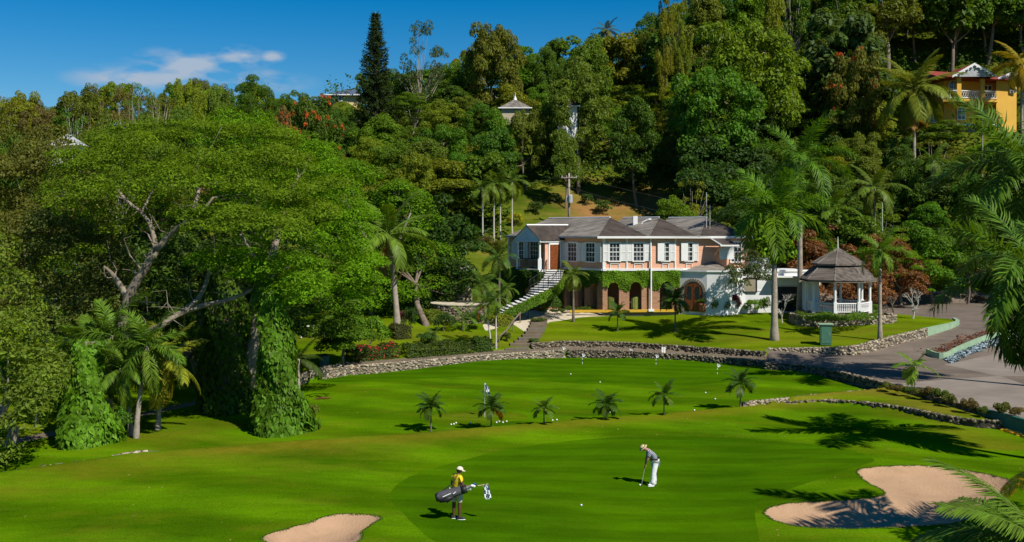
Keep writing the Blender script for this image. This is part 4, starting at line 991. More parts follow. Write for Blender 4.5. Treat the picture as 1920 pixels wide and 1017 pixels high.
# arched double door with stone voussoirs
fA = Face(p1, p2); uA = fA.at_px(1300.5)
def archpoly(uc, r, z0, zs, n=14): return [(uc - r, z0)] + [(uc + r * math.cos(math.pi * (1 - i / n)), zs + r * math.sin(math.pi * (1 - i / n))) for i in range(n + 1)] + [(uc + r, z0)]
mb = MB(); mb.prism(archpoly(uA, .88, Z0, 4.2), .005, .05, 'y', fA.M); dr = AM(mb, 'door_surround', 'wood')
for s in (-1, 1):
    hp = [(uA + s * .02, Z0 + .02), (uA + s * .76, Z0 + .02)] + [(uA + s * .76 * math.cos(t), 4.2 + .76 * math.sin(t)) for t in np.linspace(0, math.pi / 2 * .98, 8)]
    mb = MB(); mb.prism(hp, .05, .09, 'y', fA.M); mb.box((uA + s * .39, .1, 2.95), (.5, .03, .75), fA.M); lf = mb.build('door_leaf', M['wood'], dr, origin=AB)
    gp_ = [(uA + s * .17, 3.5)] + [(uA + s * .60, 3.5)] + [(uA + s * (.385 + .215 * math.cos(t)), 4.45 + .26 * math.sin(t)) for t in np.linspace(0, math.pi, 8)]
    mb = MB(); mb.prism(gp_, .092, .10, 'y', fA.M); mb.build('door_glass', M['glass'], dr, origin=AB)
def voussoir():
    mb = MB(); mb.box((0, 0, 0), (.15, .12, .24)); me = mb.mesh('arch_stone', M['rubble']); return me
vm_ = voussoir()
for i in range(15):
    t = math.pi * (i + .5) / 15; p = fA.w(uA + 1.06 * math.cos(t), .05, 4.2 + 1.06 * math.sin(t))
    Rm = fA.M.to_3x3() @ Matrix.Rotation(-(math.pi / 2 - t) * -1 - 0, 3, 'Y').inverted() if False else fA.M.to_3x3() @ Matrix.Rotation(math.pi / 2 - t, 3, 'Y')
    link('arch_stone', vm_, annex, loc=tuple(p - Vector(AB)), rot=Rm.to_euler(), scale=(1, 1, R.uniform(.9, 1.15)))
for s in (-1, 1):
    for k in range(6):
        p = fA.w(uA + s * 1.06, .05, Z0 + .15 + .3 * k); link('arch_stone', vm_, annex, loc=tuple(p - Vector(AB)), rot=fA.M.to_euler(), scale=(1.3, 1, 1.1))
# garage opening at the right end and lean-to roof
fE = Face(p4, p5); mb = MB(); mb.box((fE.at_px(1489), .03, 3.5), (3.0, .1, 2.2), fE.M); AM(mb, 'garage_opening', 'dark_iron')
mb = MB(); mb.box((fE.at_px(1490), .5, 5.55), (4.6, 1.4, .12), fE.M); mb.box((fE.at_px(1490), .3, 5.1), (4.4, .3, .7), fE.M); AM(mb, 'lean_to_roof', 'white')
bz = (ZP(548, 92), ZP(522, 92)); uS = fE.at_px(1402.5)
sb = empty('notice_board', fE.w(uS, .1, bz[0]), 'framed brown notice board hung on the white annex wall', 'board'); O = tuple(sb.location)
M['board'] = mat('faded_board', (0.34, 0.30, 0.22), (0.22, 0.19, 0.14), 1.3, .5)
mb = MB(); mb.box((uS, .08, sum(bz) / 2), (1.42, .05, 1.2), fE.M); mb.build('board_face', M['board'], sb, origin=O)
mb = MB()
for s in (-1, 1): mb.box((uS + s * .75, .1, sum(bz) / 2), (.09, .12, 1.36), fE.M)
for z in bz: mb.box((uS, .1, z), (1.42, .12, .09), fE.M)
mb.build('frame', M['dark_iron'], sb, origin=O)
# pot by the door
pp = XY(1317, 91.3); po = empty('flower_pot', (*pp, Z0), 'tall terracotta pot standing beside the arched wooden door', 'pot')
M['terracotta'] = mat('terracotta', (0.45, 0.17, 0.08), (0.36, 0.13, 0.06), 4, .8)
MB().lathe([(.2, 0), (.28, .3), (.3, .62), (.34, .66), (.34, .75)], (0, 0, 0), 14).build('pot_body', M['terracotta'], po, smooth=True)
link('foliage', PROTO['bush_b'][2], po, loc=(0, 0, .65), scale=(.3, .3, .35), color=GREENS['mid'])
# green wicker chairs in the arcade
M['wicker'] = mat('green_wicker', (0.24, 0.27, 0.06), (0.14, 0.17, 0.03), 12, .8, .5, 40)
def chair(px, Y, rz, label, z=Z0):
    x, y = XY(px, Y); e = empty('armchair', (x, y, z), label, 'chair', 'wicker chairs in the arcade', rz)
    MB().box((0, 0, .38), (.62, .6, .14)).build('seat', M['wicker'], e)
    mb = MB(); 
    for k in range(9):
        t = math.pi * (k / 8); mb.box((.34 * math.cos(t), .30 * math.sin(t) + .02, .55 + .28 * math.sin(t) ** .5 * .6), (.15, .09, .8 + .3 * math.sin(t)), rz=0)
    mb.build('backrest', M['wicker'], e)
    for sx in (-.26, .26):
        for sy in (-.24, .24): MB().box((sx, sy, .16), (.06, .06, .32)).build('leg', M['wicker'], e)
    return e
chair(1146, 92.9, 2.6, 'green wicker armchair in the first arch right of the house corner')
chair(1191, 92.9, 3.4, 'green wicker armchair in the second arch right of the house corner')
chair(1247, 93.6, 3.1, 'green wicker armchair in the arch beside the arched wooden door')
def table(px, Y, label):
    x, y = XY(px, Y); e = empty('side_table', (x, y, Z0), label, 'table')
    MB().lathe([(.42, .7), (.42, .74)], (0, 0, 0), 16).build('tabletop', M['white'], e); MB().lathe([(.22, 0), (.2, .04), (.04, .1), (.04, .7)], (0, 0, 0), 10).build('pedestal', M['dark_iron'], e)
table(1137.5, 93.3, 'round white table behind the armchair nearest the house corner'); table(1181, 93.3, 'round white table beside the armchair in the second arch')
# roof furniture
x, y = XY(1191, 97.6); mb = MB(); mb.box((x, y, 10.55), (.42, .42, 1.0)); o = mb.build('chimney', M['white'], house, origin=HB)
x, y = XY(1200, 96.9); mb = MB(); mb.tube([(x, y, 10.1), (x + .3, y, 10.5), (x + .8, y, 10.75), (x + 1.0, y, 10.7)], .05, 6); mb.box((x + .9, y, 10.75), (.3, .15, .12), rz=.3); mb.build('roof_vent_pipe', M['white'], house, origin=HB)
def pole_obj(name, px, Y, pyb, pyt, r, m, label, cat):
    x, y = XY(px, Y); z0, z1 = ZP(pyb, Y), ZP(pyt, Y); e = tag(MB().tube([(0, 0, 0), (0, 0, z1 - z0)], [r, r * .7], 6).build(name, M[m]), label, cat); e.location = (x, y, z0); return e
pole_obj('antenna_mast', 1324.5, 94.5, 448, 361, .05, 'steel', 'taller left of two thin masts above the house roof', 'mast')
pole_obj('antenna_mast', 1331, 94.3, 448, 384, .05, 'steel', 'shorter right of two thin masts above the house roof', 'mast')
# ------------------------------------------------------------------ gazebo
gx, gy = XY(1571, 88.0); GZ = 2.72
gz_ = empty('gazebo', (gx, gy, GZ), 'white octagonal gazebo with two tiered shingle roof and finial', 'gazebo'); gz_.scale = (.955, .955, 1)
RG = 2.72; og = math.pi / 8
def go(mb, n, m, **k): return mb.build(n, M[m], gz_, **k)
go(MB().lathe([(RG + .25, -.35), (RG + .25, 0)], n=8, rz=og), 'floor', 'concrete')
cor = [(RG * math.cos(og + k * math.pi / 4), RG * math.sin(og + k * math.pi / 4)) for k in range(8)]
for k, (x, y) in enumerate(cor):
    mb = MB(); mb.box((x, y, .5), (.30, .30, 1.0)); mb.lathe([(.12, 1.0), (.12, 2.6), (.15, 2.66), (.17, 2.75)], (x, y, 0), 10); go(mb, 'post', 'white')
for k in range(8):
    a = Vector((*cor[k], 0)); b = Vector((*cor[(k + 1) % 8], 0))
    if k == 1: continue
    mb = MB(); mb.tube([a + Vector((0, 0, .86)), b + Vector((0, 0, .86))], .06, 6); mb.tube([a + Vector((0, 0, .16)), b + Vector((0, 0, .16))], .05, 6)
    for i in range(1, 13):
        p = a.lerp(b, i / 13); mb.lathe([(.035, .16), (.055, .28), (.05, .4), (.028, .55), (.045, .7), (.03, .86)], tuple(p), 6)
    go(mb, 'balustrade', 'white')
    mb = MB(); c = (a + b) / 2; mb.box((c.x, c.y, 2.68), ((a - b).length, .1, .16), rz=math.atan2((b - a).y, (b - a).x)); go(mb, 'lintel', 'white')
def octroof(r0, z0, r1, z1, name, thick=.14):
    for k in range(8):
        t0, t1 = og + k * math.pi / 4, og + (k + 1) * math.pi / 4
        q = [(r0 * math.cos(t0), r0 * math.sin(t0), z0), (r0 * math.cos(t1), r0 * math.sin(t1), z0), (r1 * math.cos(t1), r1 * math.sin(t1), z1), (r1 * math.cos(t0), r1 * math.sin(t0), z1)]
        q2 = [(x, y, z - thick) for x, y, z in q]; q = [(x, y, z) for x, y, z in q]
        go(MB().add(q + q2, [(0, 1, 2, 3), (7, 6, 5, 4), (0, 4, 5, 1), (1, 5, 6, 2), (2, 6, 7, 3), (3, 7, 4, 0)]), name, 'shake_mid')
        h = MB(); h.tube([q[0], q[3]], .05, 4, False); go(h, 'hip_cap', 'shake')
octroof(3.36, 2.84, 2.1, 3.92, 'lower_roof_panel')
go(MB().lathe([(3.36, 2.66), (3.36, 2.78)], n=8, rz=og), 'eave_board', 'concrete')
go(MB().lathe([(1.95, 3.85), (1.95, 4.2)], n=8, rz=og), 'clerestory', 'dark_iron')
octroof(2.28, 4.18, .08, 5.42, 'upper_roof_panel'); go(MB().lathe([(2.24, 4.03), (2.24, 4.11)], n=8, rz=og), 'eave_board', 'concrete')
go(MB().lathe([(.07, 5.36), (.05, 5.55), (.03, 6.3), (.0, 6.5)], n=8), 'finial', 'white')
go(MB().box((-2.0, 1.5, 1.35), (1.5, .12, 2.6), rz=-.35), 'solid_panel', 'white')
# planter ring wall under the gazebo
def wall(name, line, z0, z1, th, label, cat='stone wall', stones='rubble', core='mortar', sz=.16, cap=True, dens=1.0, faces=(1,), capm=None, smooth=3, topstone=True):
    """line of plan points; z0,z1 callables or lists along it"""
    ln = smooth_line(line, smooth) if smooth else np.array(line, float); n = len(ln)
    seg = np.linalg.norm(np.diff(ln[:, :2], axis=0), axis=1); s = np.concatenate([[0], np.cumsum(seg)]); S = s[-1]
    za = np.array([z0(x, y) for x, y in ln[:, :2]]) if callable(z0) else np.interp(np.linspace(0, 1, n), np.linspace(0, 1, len(z0)), z0)
    zb = np.array([z1(x, y) for x, y in ln[:, :2]]) if callable(z1) else np.interp(np.linspace(0, 1, n), np.linspace(0, 1, len(z1)), z1)
    tg = np.gradient(ln[:, :2], axis=0); tg /= np.linalg.norm(tg, axis=1)[:, None]; nr = np.stack([tg[:, 1], -tg[:, 0]], 1)
    k = n // 2; O = (float(ln[k, 0]), float(ln[k, 1]), float(za[k])); e = empty(name, O, label, cat)
    V = []; 
    for i in range(n):
        for sd, z in ((1, za[i]), (1, zb[i]), (-1, zb[i]), (-1, za[i])):
            V.append((*(ln[i, :2] + nr[i] * sd * (th / 2 - .03)), z))
    Fs = [(i * 4 + j, (i + 1) * 4 + j, (i + 1) * 4 + (j + 1) % 4, i * 4 + (j + 1) % 4) for i in range(n - 1) for j in range(4)] + [(0, 1, 2, 3), tuple((n - 1) * 4 + j for j in (3, 2, 1, 0))]
    MB().add(V, Fs).build('wall_core', M[core], e, origin=O)
    rg = np.random.default_rng(int(S * 10)); cnt = int(S * max(.15, float(np.mean(zb - za))) / (sz * sz) * 1.05 * dens * len(faces)) + int(S * th / (sz * sz) * .8 * topstone)
    cnt = min(cnt, 9000)
    B = np.array([(-1, -1, -1), (1, -1, -1), (1, 1, -1), (-1, 1, -1), (-1, -1, 1), (1, -1, 1), (1, 1, 1), (-1, 1, 1)]) * .5
    Q = np.array([(0, 3, 2, 1), (4, 5, 6, 7), (0, 1, 5, 4), (1, 2, 6, 5), (2, 3, 7, 6), (3, 0, 4, 7)])
    if cnt:
        u = rg.uniform(0, S, cnt); px = np.interp(u, s, ln[:, 0]); py = np.interp(u, s, ln[:, 1]); a0 = np.interp(u, s, za); b0 = np.interp(u, s, zb)
        tx = np.interp(u, s, tg[:, 0]); ty = np.interp(u, s, tg[:, 1]); nx, ny = ty, -tx
        top = rg.uniform(size=cnt) < (th / (th + float(np.mean(zb - za)) * len(faces)) if topstone else 0)
        v = rg.uniform(0, 1, cnt); sd = rg.choice(faces, cnt)
        z = np.where(top, b0 - .0, a0 + (b0 - a0) * v); off = np.where(top, rg.uniform(-.5, .5, cnt) * (th - .06), sd * (th / 2 - .05))
        sx = sz * rg.uniform(.7, 1.35, cnt); syy = np.where(top, sz * .9, .12); szz = np.where(top, .08, sz * rg.uniform(.55, 1.0, cnt))
        W8 = B[None] * np.stack([sx, syy, szz], 1)[:, None] + rg.normal(size=(cnt, 8, 3)) * sz * .10
        rt = rg.uniform(-.35, .35, cnt); cx, sxn = np.cos(rt)[:, None], np.sin(rt)[:, None]
        lx = W8[..., 0] * cx - W8[..., 2] * sxn * ~top[:, None]; lz = W8[..., 0] * sxn * ~top[:, None] + W8[..., 2] * cx
        X = px[:, None] + tx[:, None] * lx + nx[:, None] * (W8[..., 1] + off[:, None]); Y = py[:, None] + ty[:, None] * lx + ny[:, None] * (W8[..., 1] + off[:, None]); Z = z[:, None] + lz
        V = np.stack([X, Y, Z], -1).reshape(-1, 3) - np.array(O); Qa = (np.arange(cnt)[:, None, None] * 8 + Q[None]).reshape(-1, 4)
        o = link('stones', fast_mesh('stones', V, Qa, M[stones]), e); o['kind'] = 'stuff'
    return e
def lin(*pz): return [P(*a) for a in pz]
tr = lambda d: (lambda x, y: zg(x, y) + d)
ring = [(gx + 3.7 * math.cos(t), gy + 3.6 * math.sin(t)) for t in np.linspace(-math.pi * 1.06, math.pi * .06, 15)]
ring = [(gx - 4.1, gy - .2), (gx - 4.0, gy - 2.4), (gx - 2.4, gy - 3.5), (gx, gy - 3.75), (gx + 2.4, gy - 3.5), (gx + 3.9, gy - 2.6), (gx + 4.0, gy - .2)]
gzb = zg(gx, gy - 3.8)
wall('planter_wall', ring, lambda x, y: gzb - .4, lambda x, y: 2.62, .35, 'curved stone planter wall round the foot of the gazebo', sz=.2, faces=(1,))
# bed fill inside planter
tag(MB().prism([(x + (gx - x) * .03, y + (gy - y) * .03) for x, y in ring] + [(gx + 3.5, gy + 2.5), (gx - 3.5, gy + 2.5)], 2.2, 2.5, 'z').build('planter_soil', M['earth']), kind='structure')
# retaining walls
def yc_pt(x, off): return (x, float(Yc(x)) + off)
xs = np.linspace(-12.6, 4.0, 14); wall('retaining_wall', [yc_pt(x, -PW - .12) for x in xs], lambda x, y: -.15, lambda x, y: float(Zc(x)) + .04, .34, 'pale rubble stone wall along the near side of the cart path', sz=.14, smooth=2)
xs = np.linspace(4.3, 18.2, 14); wall('retaining_wall', [yc_pt(x, -PW - .13) for x in xs], lambda x, y: -.1, lambda x, y: float(Zc(x)) + .03, .34, 'low dark stone edging between practice green and cart path', stones='rubble_dark', core='mortar_dark', sz=.14, smooth=2)
xs = np.linspace(1.5, 18.6, 14); wall('retaining_wall', [yc_pt(x, PW) for x in xs], lambda x, y: float(Zc(x)) - .1, lambda x, y: float(Zc(x)) + .45, .3, 'dark mossy stone wall holding up the house lawn behind the cart path', stones='rubble_dark', core='mortar_dark', sz=.16, smooth=2)
se = stone_edge[::-1]; se = [(x - .1, y + .15) for x, y in se]
wall('retaining_wall', se[:6], lambda x, y: .35, [.95, 1.1, 1.3, 1.5, 1.8, 2.05], .36, 'light rubble stone wall bending up along the driveway', sz=.18, smooth=3)
wall('painted_wall', se[5:8], lambda x, y: .9, [2.1, 2.2, 2.3], .34, 'pale green painted end of the wall beside the driveway', stones='paintgreen', core='paintgreen', sz=.3, smooth=2, topstone=False, dens=.01) if False else None
M['paintgreen'] = mat('pale_green_paint', (0.30, 0.42, 0.27), (0.20, 0.31, 0.20), 1.5, .75, .1)
M['teal'] = mat('teal_paint', (0.045, 0.16, 0.135), (0.03, 0.11, 0.095), 2, .6)
wall('painted_wall', se[5:8], lambda x, y: .9, [2.1, 2.15, 2.2], .34, 'pale green painted end of the wall beside the driveway', stones='paintgreen', core='paintgreen', sz=.3, smooth=3, topstone=False, dens=.0)
dw_ = [(x - .2, y - .16) for x, y in drive_wall]
wall('retaining_wall', dw_[:7], lambda x, y: -.1, [.44, .48, .55, .62, .67, .69, .69], .36, 'dark stone wall under the driveway edge behind the shrubs', stones='rubble_dark', core='mortar_dark', sz=.15, smooth=3)
wall('painted_wall', [dw_[6], dw_[7], dw_[8]], lambda x, y: -.1, [.70, .72, .72], .28, 'dark teal painted wall at the right edge of the driveway', stones='teal', core='teal', sz=.3, smooth=3, topstone=False, dens=0.0)
# low walls on the grass
wall('retaining_wall', lin((1392, 763, .2), (1480, 753, .25), (1560, 744, .25), (1640, 736, .3)), lambda x, y: -.1, lambda x, y: .44, .24, 'low pale stone kerb between practice green and grass strip', sz=.13, smooth=3, faces=(1,))
wall('retaining_wall', [(x, y - .04) for x, y in strip_front], lambda x, y: -.25, [.30, .36, .38, .38, .38, .38, .38, .38], .24, 'dark stone wall curving round the foot of the raised grass strip', stones='rubble_dark', core='mortar_dark', sz=.16, smooth=3)
wall('retaining_wall', lin((545, 722, .3), (560, 711, .35), (600, 698, .4), (640, 690, .5)), lambda x, y: 0, lambda x, y: zg(x, y + 1) + .25, .32, 'short pale stone wall at the left end of the cart path', sz=.22, smooth=2)
# wall behind the road
wall('retaining_wall', lin((1640, 566, 2.3), (1690, 565, 2.3), (1740, 564, 2.3), (1810, 567, 2.3), (1890, 572, 2.3), (1960, 575, 2.3)), lambda x, y: 2.2, lambda x, y: 3.05, .4, 'grey rubble wall along the back of the road right of the gazebo', stones='rubble', core='mortar_dark', sz=.26, smooth=2)
# drystone edging across the lower fairway on the left
wall('stone_edging', lin((-60, 902, .1), (20, 884, .15), (120, 868, .15), (200, 857, .15), (300, 847, .15)), tr(-.1), tr(.07), .3, 'low stone edging crossing the fairway at far left', stones='rubble', sz=.2, smooth=2, cat='stone edging')
# fallen-frond edging and rocks beneath the little palms
wall('stone_edging', [(x, float(Yl(x)) + .22) for x in np.linspace(-13, 14, 18)], lambda x, y: .0, lambda x, y: .17, .12, 'thin dark edging under the row of young palms', stones='rubble_dark', core='mortar_dark', sz=.12, smooth=1, cat='stone edging', topstone=False, dens=.0)
# island planter on the driveway
isl = lin((1738, 664, .72), (1755, 668, .72), (1775, 668, .72), (1800, 660, .75), (1850, 650, .8), (1920, 636, .9), (1990, 622, 1.0))
wall('painted_wall', isl, lambda x, y: .5, lambda x, y: zg(x, y) + .42, .22, 'pale green low wall of the driveway island', stones='paintgreen', core='paintgreen', sz=.3, smooth=3, topstone=False, dens=0)
M['pebble'] = stone_mat('blue_white_pebbles', [(.30, .36, .40), (.10, .19, .23), (.46, .50, .50), (.16, .25, .30)])
rg = np.random.default_rng(77); n = 1500; t = rg.uniform(.28, 1, n); il = smooth_line(isl, 3); k = t * (len(il) - 1.001); i = k.astype(int); f = k - i
pp = il[i] * (1 - f)[:, None] + il[i + 1] * f[:, None]; off = rg.uniform(.2, 1.6, n)
Xp, Yp = pp[:, 0] - .1 * off, pp[:, 1] - off
V = leaves(np.column_stack([Xp, Yp, zt(Xp, Yp) + .05]), np.tile([0, 0, 1.], (n, 1)) + rg.normal(size=(n, 3)) * .4, rg.uniform(.06, .16, n), .8, rg, -.6)
tag(link('pebbles', fast_mesh('pebbles', V, quads(V), M['pebble'])), 'blue and white pebble bed in front of the pale green island wall', None, kind='stuff')
# brown-red groundcover on the island
def cover(name, poly, z, n, size, col, label, seed=1, h=.3, m='leaf', sub=None, kind='stuff', frond=False, cat=None):
    rg = np.random.default_rng(seed); poly = np.array(poly); lo, hi = poly.min(0), poly.max(0)
    X = rg.uniform(lo[0], hi[0], n * 3); Y = rg.uniform(lo[1], hi[1], n * 3); k = polysd(poly, X, Y) > 0; X, Y = X[k][:n], Y[k][:n]
    lump = .55 + .45 * np.sin(X * 1.9 + Y * .7) * np.cos(Y * 1.3 - X * .6)
    Zb = zt(X, Y) if z is None else np.full(len(X), z)
    Z = Zb + rg.uniform(.3, 1, len(X)) * h * lump
    V = leaves(np.column_stack([X, Y, Z]), rg.normal(size=(len(X), 3)) * .7 + [0, -.3, 1], size * rg.uniform(.6, 1.3, len(X)), .5, rg)
    o = link(name, fast_mesh(name, V, quads(V), M[m]), color=col); tag(o, label, cat, None, kind); return o
cover('groundcover', [(x + .1, y + .2) for x, y in isl] + [(x - .3, y + 1.7) for x, y in isl[::-1]], None, 5000, .10, (.14, .05, .03), 'dark red groundcover topping the driveway island', 5, .50)
cover('groundcover', lin((1490, 590, 2.6), (1520, 588, 2.6), (1573, 590, 2.6), (1625, 588, 2.6), (1650, 584, 2.6), (1650, 594, 2.6), (1620, 600, 2.6), (1573, 602, 2.6), (1520, 600, 2.6)), 2.5, 7000, .09, (.075, .15, .012), 'bright green hedge leaves in the gazebo planter', 6, .55)

# ------------------------------------------------------------------ villas on the hill
def villa():
    Y0 = 132.0; pz = lambda py: ZP(py, Y0)
    e = empty('yellow_villa', (*XY(1820, Y0), pz(262)), 'yellow three storey villa with red roof and white balconies on the hill', 'house'); O = tuple(e.location)
    M['yellow_wall'] = mat('yellow_plaster', (0.72, 0.42, 0.07), (0.60, 0.34, 0.055), .6, .8, .1)
    M['red_roof'] = course_mat('red_roof', (0.30, 0.055, 0.035), (0.19, 0.035, 0.025), .3, .3, .7, .8)
    b = lambda mb, n, m, par=None: mb.build(n, M[m], par or e, origin=O)
    fc = Face(XY(1786, Y0), XY(1905, Y0 + 1.5)); u = fc.at_px; zb = pz(262); z1 = pz(232); z2 = pz(186); ze = pz(146)
    mb = MB(); mb.prism([XY(1770, Y0 + 2.6), XY(1786, Y0 + 2.2), XY(1906, Y0 + 3.6), (XY(1906, Y0)[0], Y0 + 12), (XY(1765, Y0)[0], Y0 + 11)], zb - 2, ze, 'z'); b(mb, 'wall', 'yellow_wall')
    mb = MB(); mb.prism([XY(1868, Y0 + 1.2), XY(1904, Y0 + 1.6), XY(1906, Y0 + 4), XY(1868, Y0 + 4)], zb - 2, ze, 'z'); b(mb, 'wall', 'yellow_wall')
    mb = MB(); mb.prism([XY(1740, Y0 + 4), XY(1778, Y0 + 3.4), XY(1790, Y0 + 6), XY(1745, Y0 + 9)], zb - 2, z2 - .8, 'z'); b(mb, 'wing_wall', 'yellow_wall')
    # balcony slab, posts, railing
    mb = MB(); mb.prism([XY(1768, Y0 + .2), XY(1790, Y0 - .4), XY(1870, Y0 + .6), XY(1870, Y0 + 4), XY(1768, Y0 + 4)], z2 - .32, z2, 'z'); b(mb, 'balcony_floor', 'yellow_wall')
    mb = MB(); mb.prism([XY(1795, Y0 - .1), XY(1870, Y0 + .8), XY(1870, Y0 + 4), XY(1795, Y0 + 4)], z1 - .25, z1, 'z'); b(mb, 'balcony_floor', 'white')
    for px, yy in ((1797, -.1), (1841, .4)):
        x, y = XY(px, Y0 + yy); mb = MB(); mb.box((x, y, (z2 + ze) / 2), (.55, .5, ze - z2)); b(mb, 'pillar', 'yellow_wall')
    for a, c in (((1768, .25), (1794, -.35)), ((1800, -.15), (1838, .35)), ((1844, .45), (1868, .7))):
        p, q = Vector((*XY(a[0], Y0 + a[1]), z2)), Vector((*XY(c[0], Y0 + c[1]), z2)); mb = MB()
        mb.tube([p + Vector((0, 0, 1.05)), q + Vector((0, 0, 1.05))], .07, 4); mb.tube([p + Vector((0, 0, .15)), q + Vector((0, 0, .15))], .06, 4); n = int((p - q).length / .3)
        for i in range(n):
            s0, s1 = p.lerp(q, i / n), p.lerp(q, (i + 1) / n); mb.tube([s0 + Vector((0, 0, .15)), s1 + Vector((0, 0, 1.05))], .03, 4, False); mb.tube([s1 + Vector((0, 0, .15)), s0 + Vector((0, 0, 1.05))], .03, 4, False)
        b(mb, 'railing', 'white')
    # roof: long hip with two gablets
    x0, x1 = XY(1742, Y0)[0], XY(1914, Y0)[0]; ry = Y0 + 6.5; za = pz(122)
    V = [(x0 + .5, Y0 - 1.0, ze + .1), (x1 + .4, Y0 + .6, ze - .3), (x1 + .4, Y0 + 13, ze), (x0, Y0 + 13, ze), (x0 + 1.3, ry, za + .3), (x1 - 4, ry, za - .1)]
    mb = MB(); mb.add(V, [(0, 1, 5, 4), (1, 2, 5), (2, 3, 4, 5), (3, 0, 4), (3, 2, 1, 0)]); b(mb, 'roof', 'red_roof')
    for px, half, zt_, yy in ((1826, 2.5, pz(125), -.9), (1898, 1.6, pz(137), 1.0)):
        x, y = XY(px, Y0 + yy); zz = ze
        V = [(x - half - .3, y - .15, zz), (x + half + .3, y - .15, zz), (x, y - .15, zt_ + .25), (x - half - .3, ry, zz), (x + half + .3, ry, zz), (x, ry - 1.5, zt_ + .25)]
        mb = MB(); mb.add(V, [(0, 2, 5, 3), (1, 4, 5, 2)]); b(mb, 'gablet_roof', 'red_roof')
        mb = MB(); mb.prism([(x - half, zz), (x + half, zz), (x, zt_)], y, y + .15, 'y'); b(mb, 'gable', 'steel')
        mb = MB()
        for s in (-1, 1):
            mb.prism([(x, zt_ + .3), (x, zt_), (x + s * (half + .35), zz - .15), (x + s * (half + .35), zz + .12)], y - .22, y - .12, 'y')
            for k in range(5): mb.lathe([(.0, 0), (.14, .12), (.0, .3)], (x + s * (half + .1) * (k + .6) / 5.2, y - .17, zt_ - .25 - (zt_ - zz) * (k + .6) / 5.2), 6)
        b(mb, 'bargeboard', 'white')
    # windows and doors
    M['villa_glass'] = M['glass']
    def win(px, pyt, pyb, w, yoff, arch=True, name='window'):
        x, y = XY(px, Y0 + yoff); z0, z1_ = pz(pyb), pz(pyt); h = z1_ - z0
        pol = [(x - w / 2, z0), (x + w / 2, z0)] + ([(x + w / 2 * math.cos(t), z1_ - w / 2 + w / 2 * math.sin(t)) for t in np.linspace(0, math.pi, 9)] if arch else [(x + w / 2, z1_), (x - w / 2, z1_)])
        pol2 = [(x + (a - x) * .8, (z0 + z1_) / 2 + (c - (z0 + z1_) / 2) * .9) for a, c in pol]
        mb = MB(); mb.prism(pol, y - .12, y + .02, 'y'); wn = b(mb, name, 'white')
        mb = MB(); mb.prism(pol2, y - .16, y - .125, 'y'); mb.build('pane', M['glass'], wn, origin=O)
        mb = MB(); mb.box((x, y - .18, (z0 + z1_) / 2), (.08, .04, h * .9)); 
        for q in (.3, .5, .7): mb.box((x, y - .178, z0 + h * q), (w * .8, .03, .06))
        mb.build('glazing_bar', M['white'], wn, origin=O)
    win(1787, 146, 180, 1.3, 2.1); win(1851, 155, 186, 1.2, 2.6, False, 'balcony_door'); win(1802, 196, 222, 1.1, 2.15); win(1842, 196, 222, 1.0, 2.7); win(1899, 158, 172, .8, 1.35)
    win(1820, 236, 262, 1.0, 2.3, False, 'door'); win(1838, 236, 247, .9, 2.5, False)
    win(1749, 200, 225, 2.4, 3.7, False, 'window_wall')
    return e
villa()
def small_house():
    Y0 = 160.0; pz = lambda py: ZP(py, Y0); e = empty('cream_house', (*XY(640, Y0), pz(195)), 'small cream house with blue grey hipped roof high on the left ridge', 'house'); O = tuple(e.location)
    x0, x1 = XY(617, Y0)[0], XY(668, Y0)[0]; M['cream'] = mat('cream_plaster', (0.70, 0.55, 0.30), (0.6, .46, .25), 1, .8); M['slate'] = mat('blue_grey_roof', (0.10, 0.13, 0.19), (0.07, 0.09, 0.13), 2, .5)
    ze = pz(178)
    MB().prism([(x0, Y0 + .8), (x0 + 1.2, Y0), (x1, Y0 + .2), (x1, Y0 + 5), (x0, Y0 + 5)], pz(215), ze, 'z').build('wall', M['cream'], e, origin=O)
    MB().add([(x0 - .7, Y0 + .4, ze), (x0 + 1, Y0 - .6, ze), (x1 + .6, Y0 - .4, ze), (x1 + .6, Y0 + 5.5, ze), (x0 - .7, Y0 + 5.5, ze), (x0 + 2.4, Y0 + 2.5, pz(163)), (x1 - .6, Y0 + 2.5, pz(163))], [(0, 1, 5), (1, 2, 6, 5), (2, 3, 6), (3, 4, 5, 6), (4, 0, 5), (4, 3, 2, 1, 0)]).build('roof', M['slate'], e, origin=O)
    MB().box(((x0 + x1) / 2, Y0 - .5, ze - .05), (x1 - x0 + 1.4, .12, .16)).build('fascia', M['white'], e, origin=O)
    for px in (630, 638): 
        x = XY(px, Y0)[0]; w = MB().box((x, Y0 - .02, pz(184.5)), (.62, .1, .95)).build('window', M['white'], e, origin=O); MB().box((x, Y0 - .08, pz(184.5)), (.44, .04, .75)).build('pane', M['glass'], w, origin=O)
small_house()
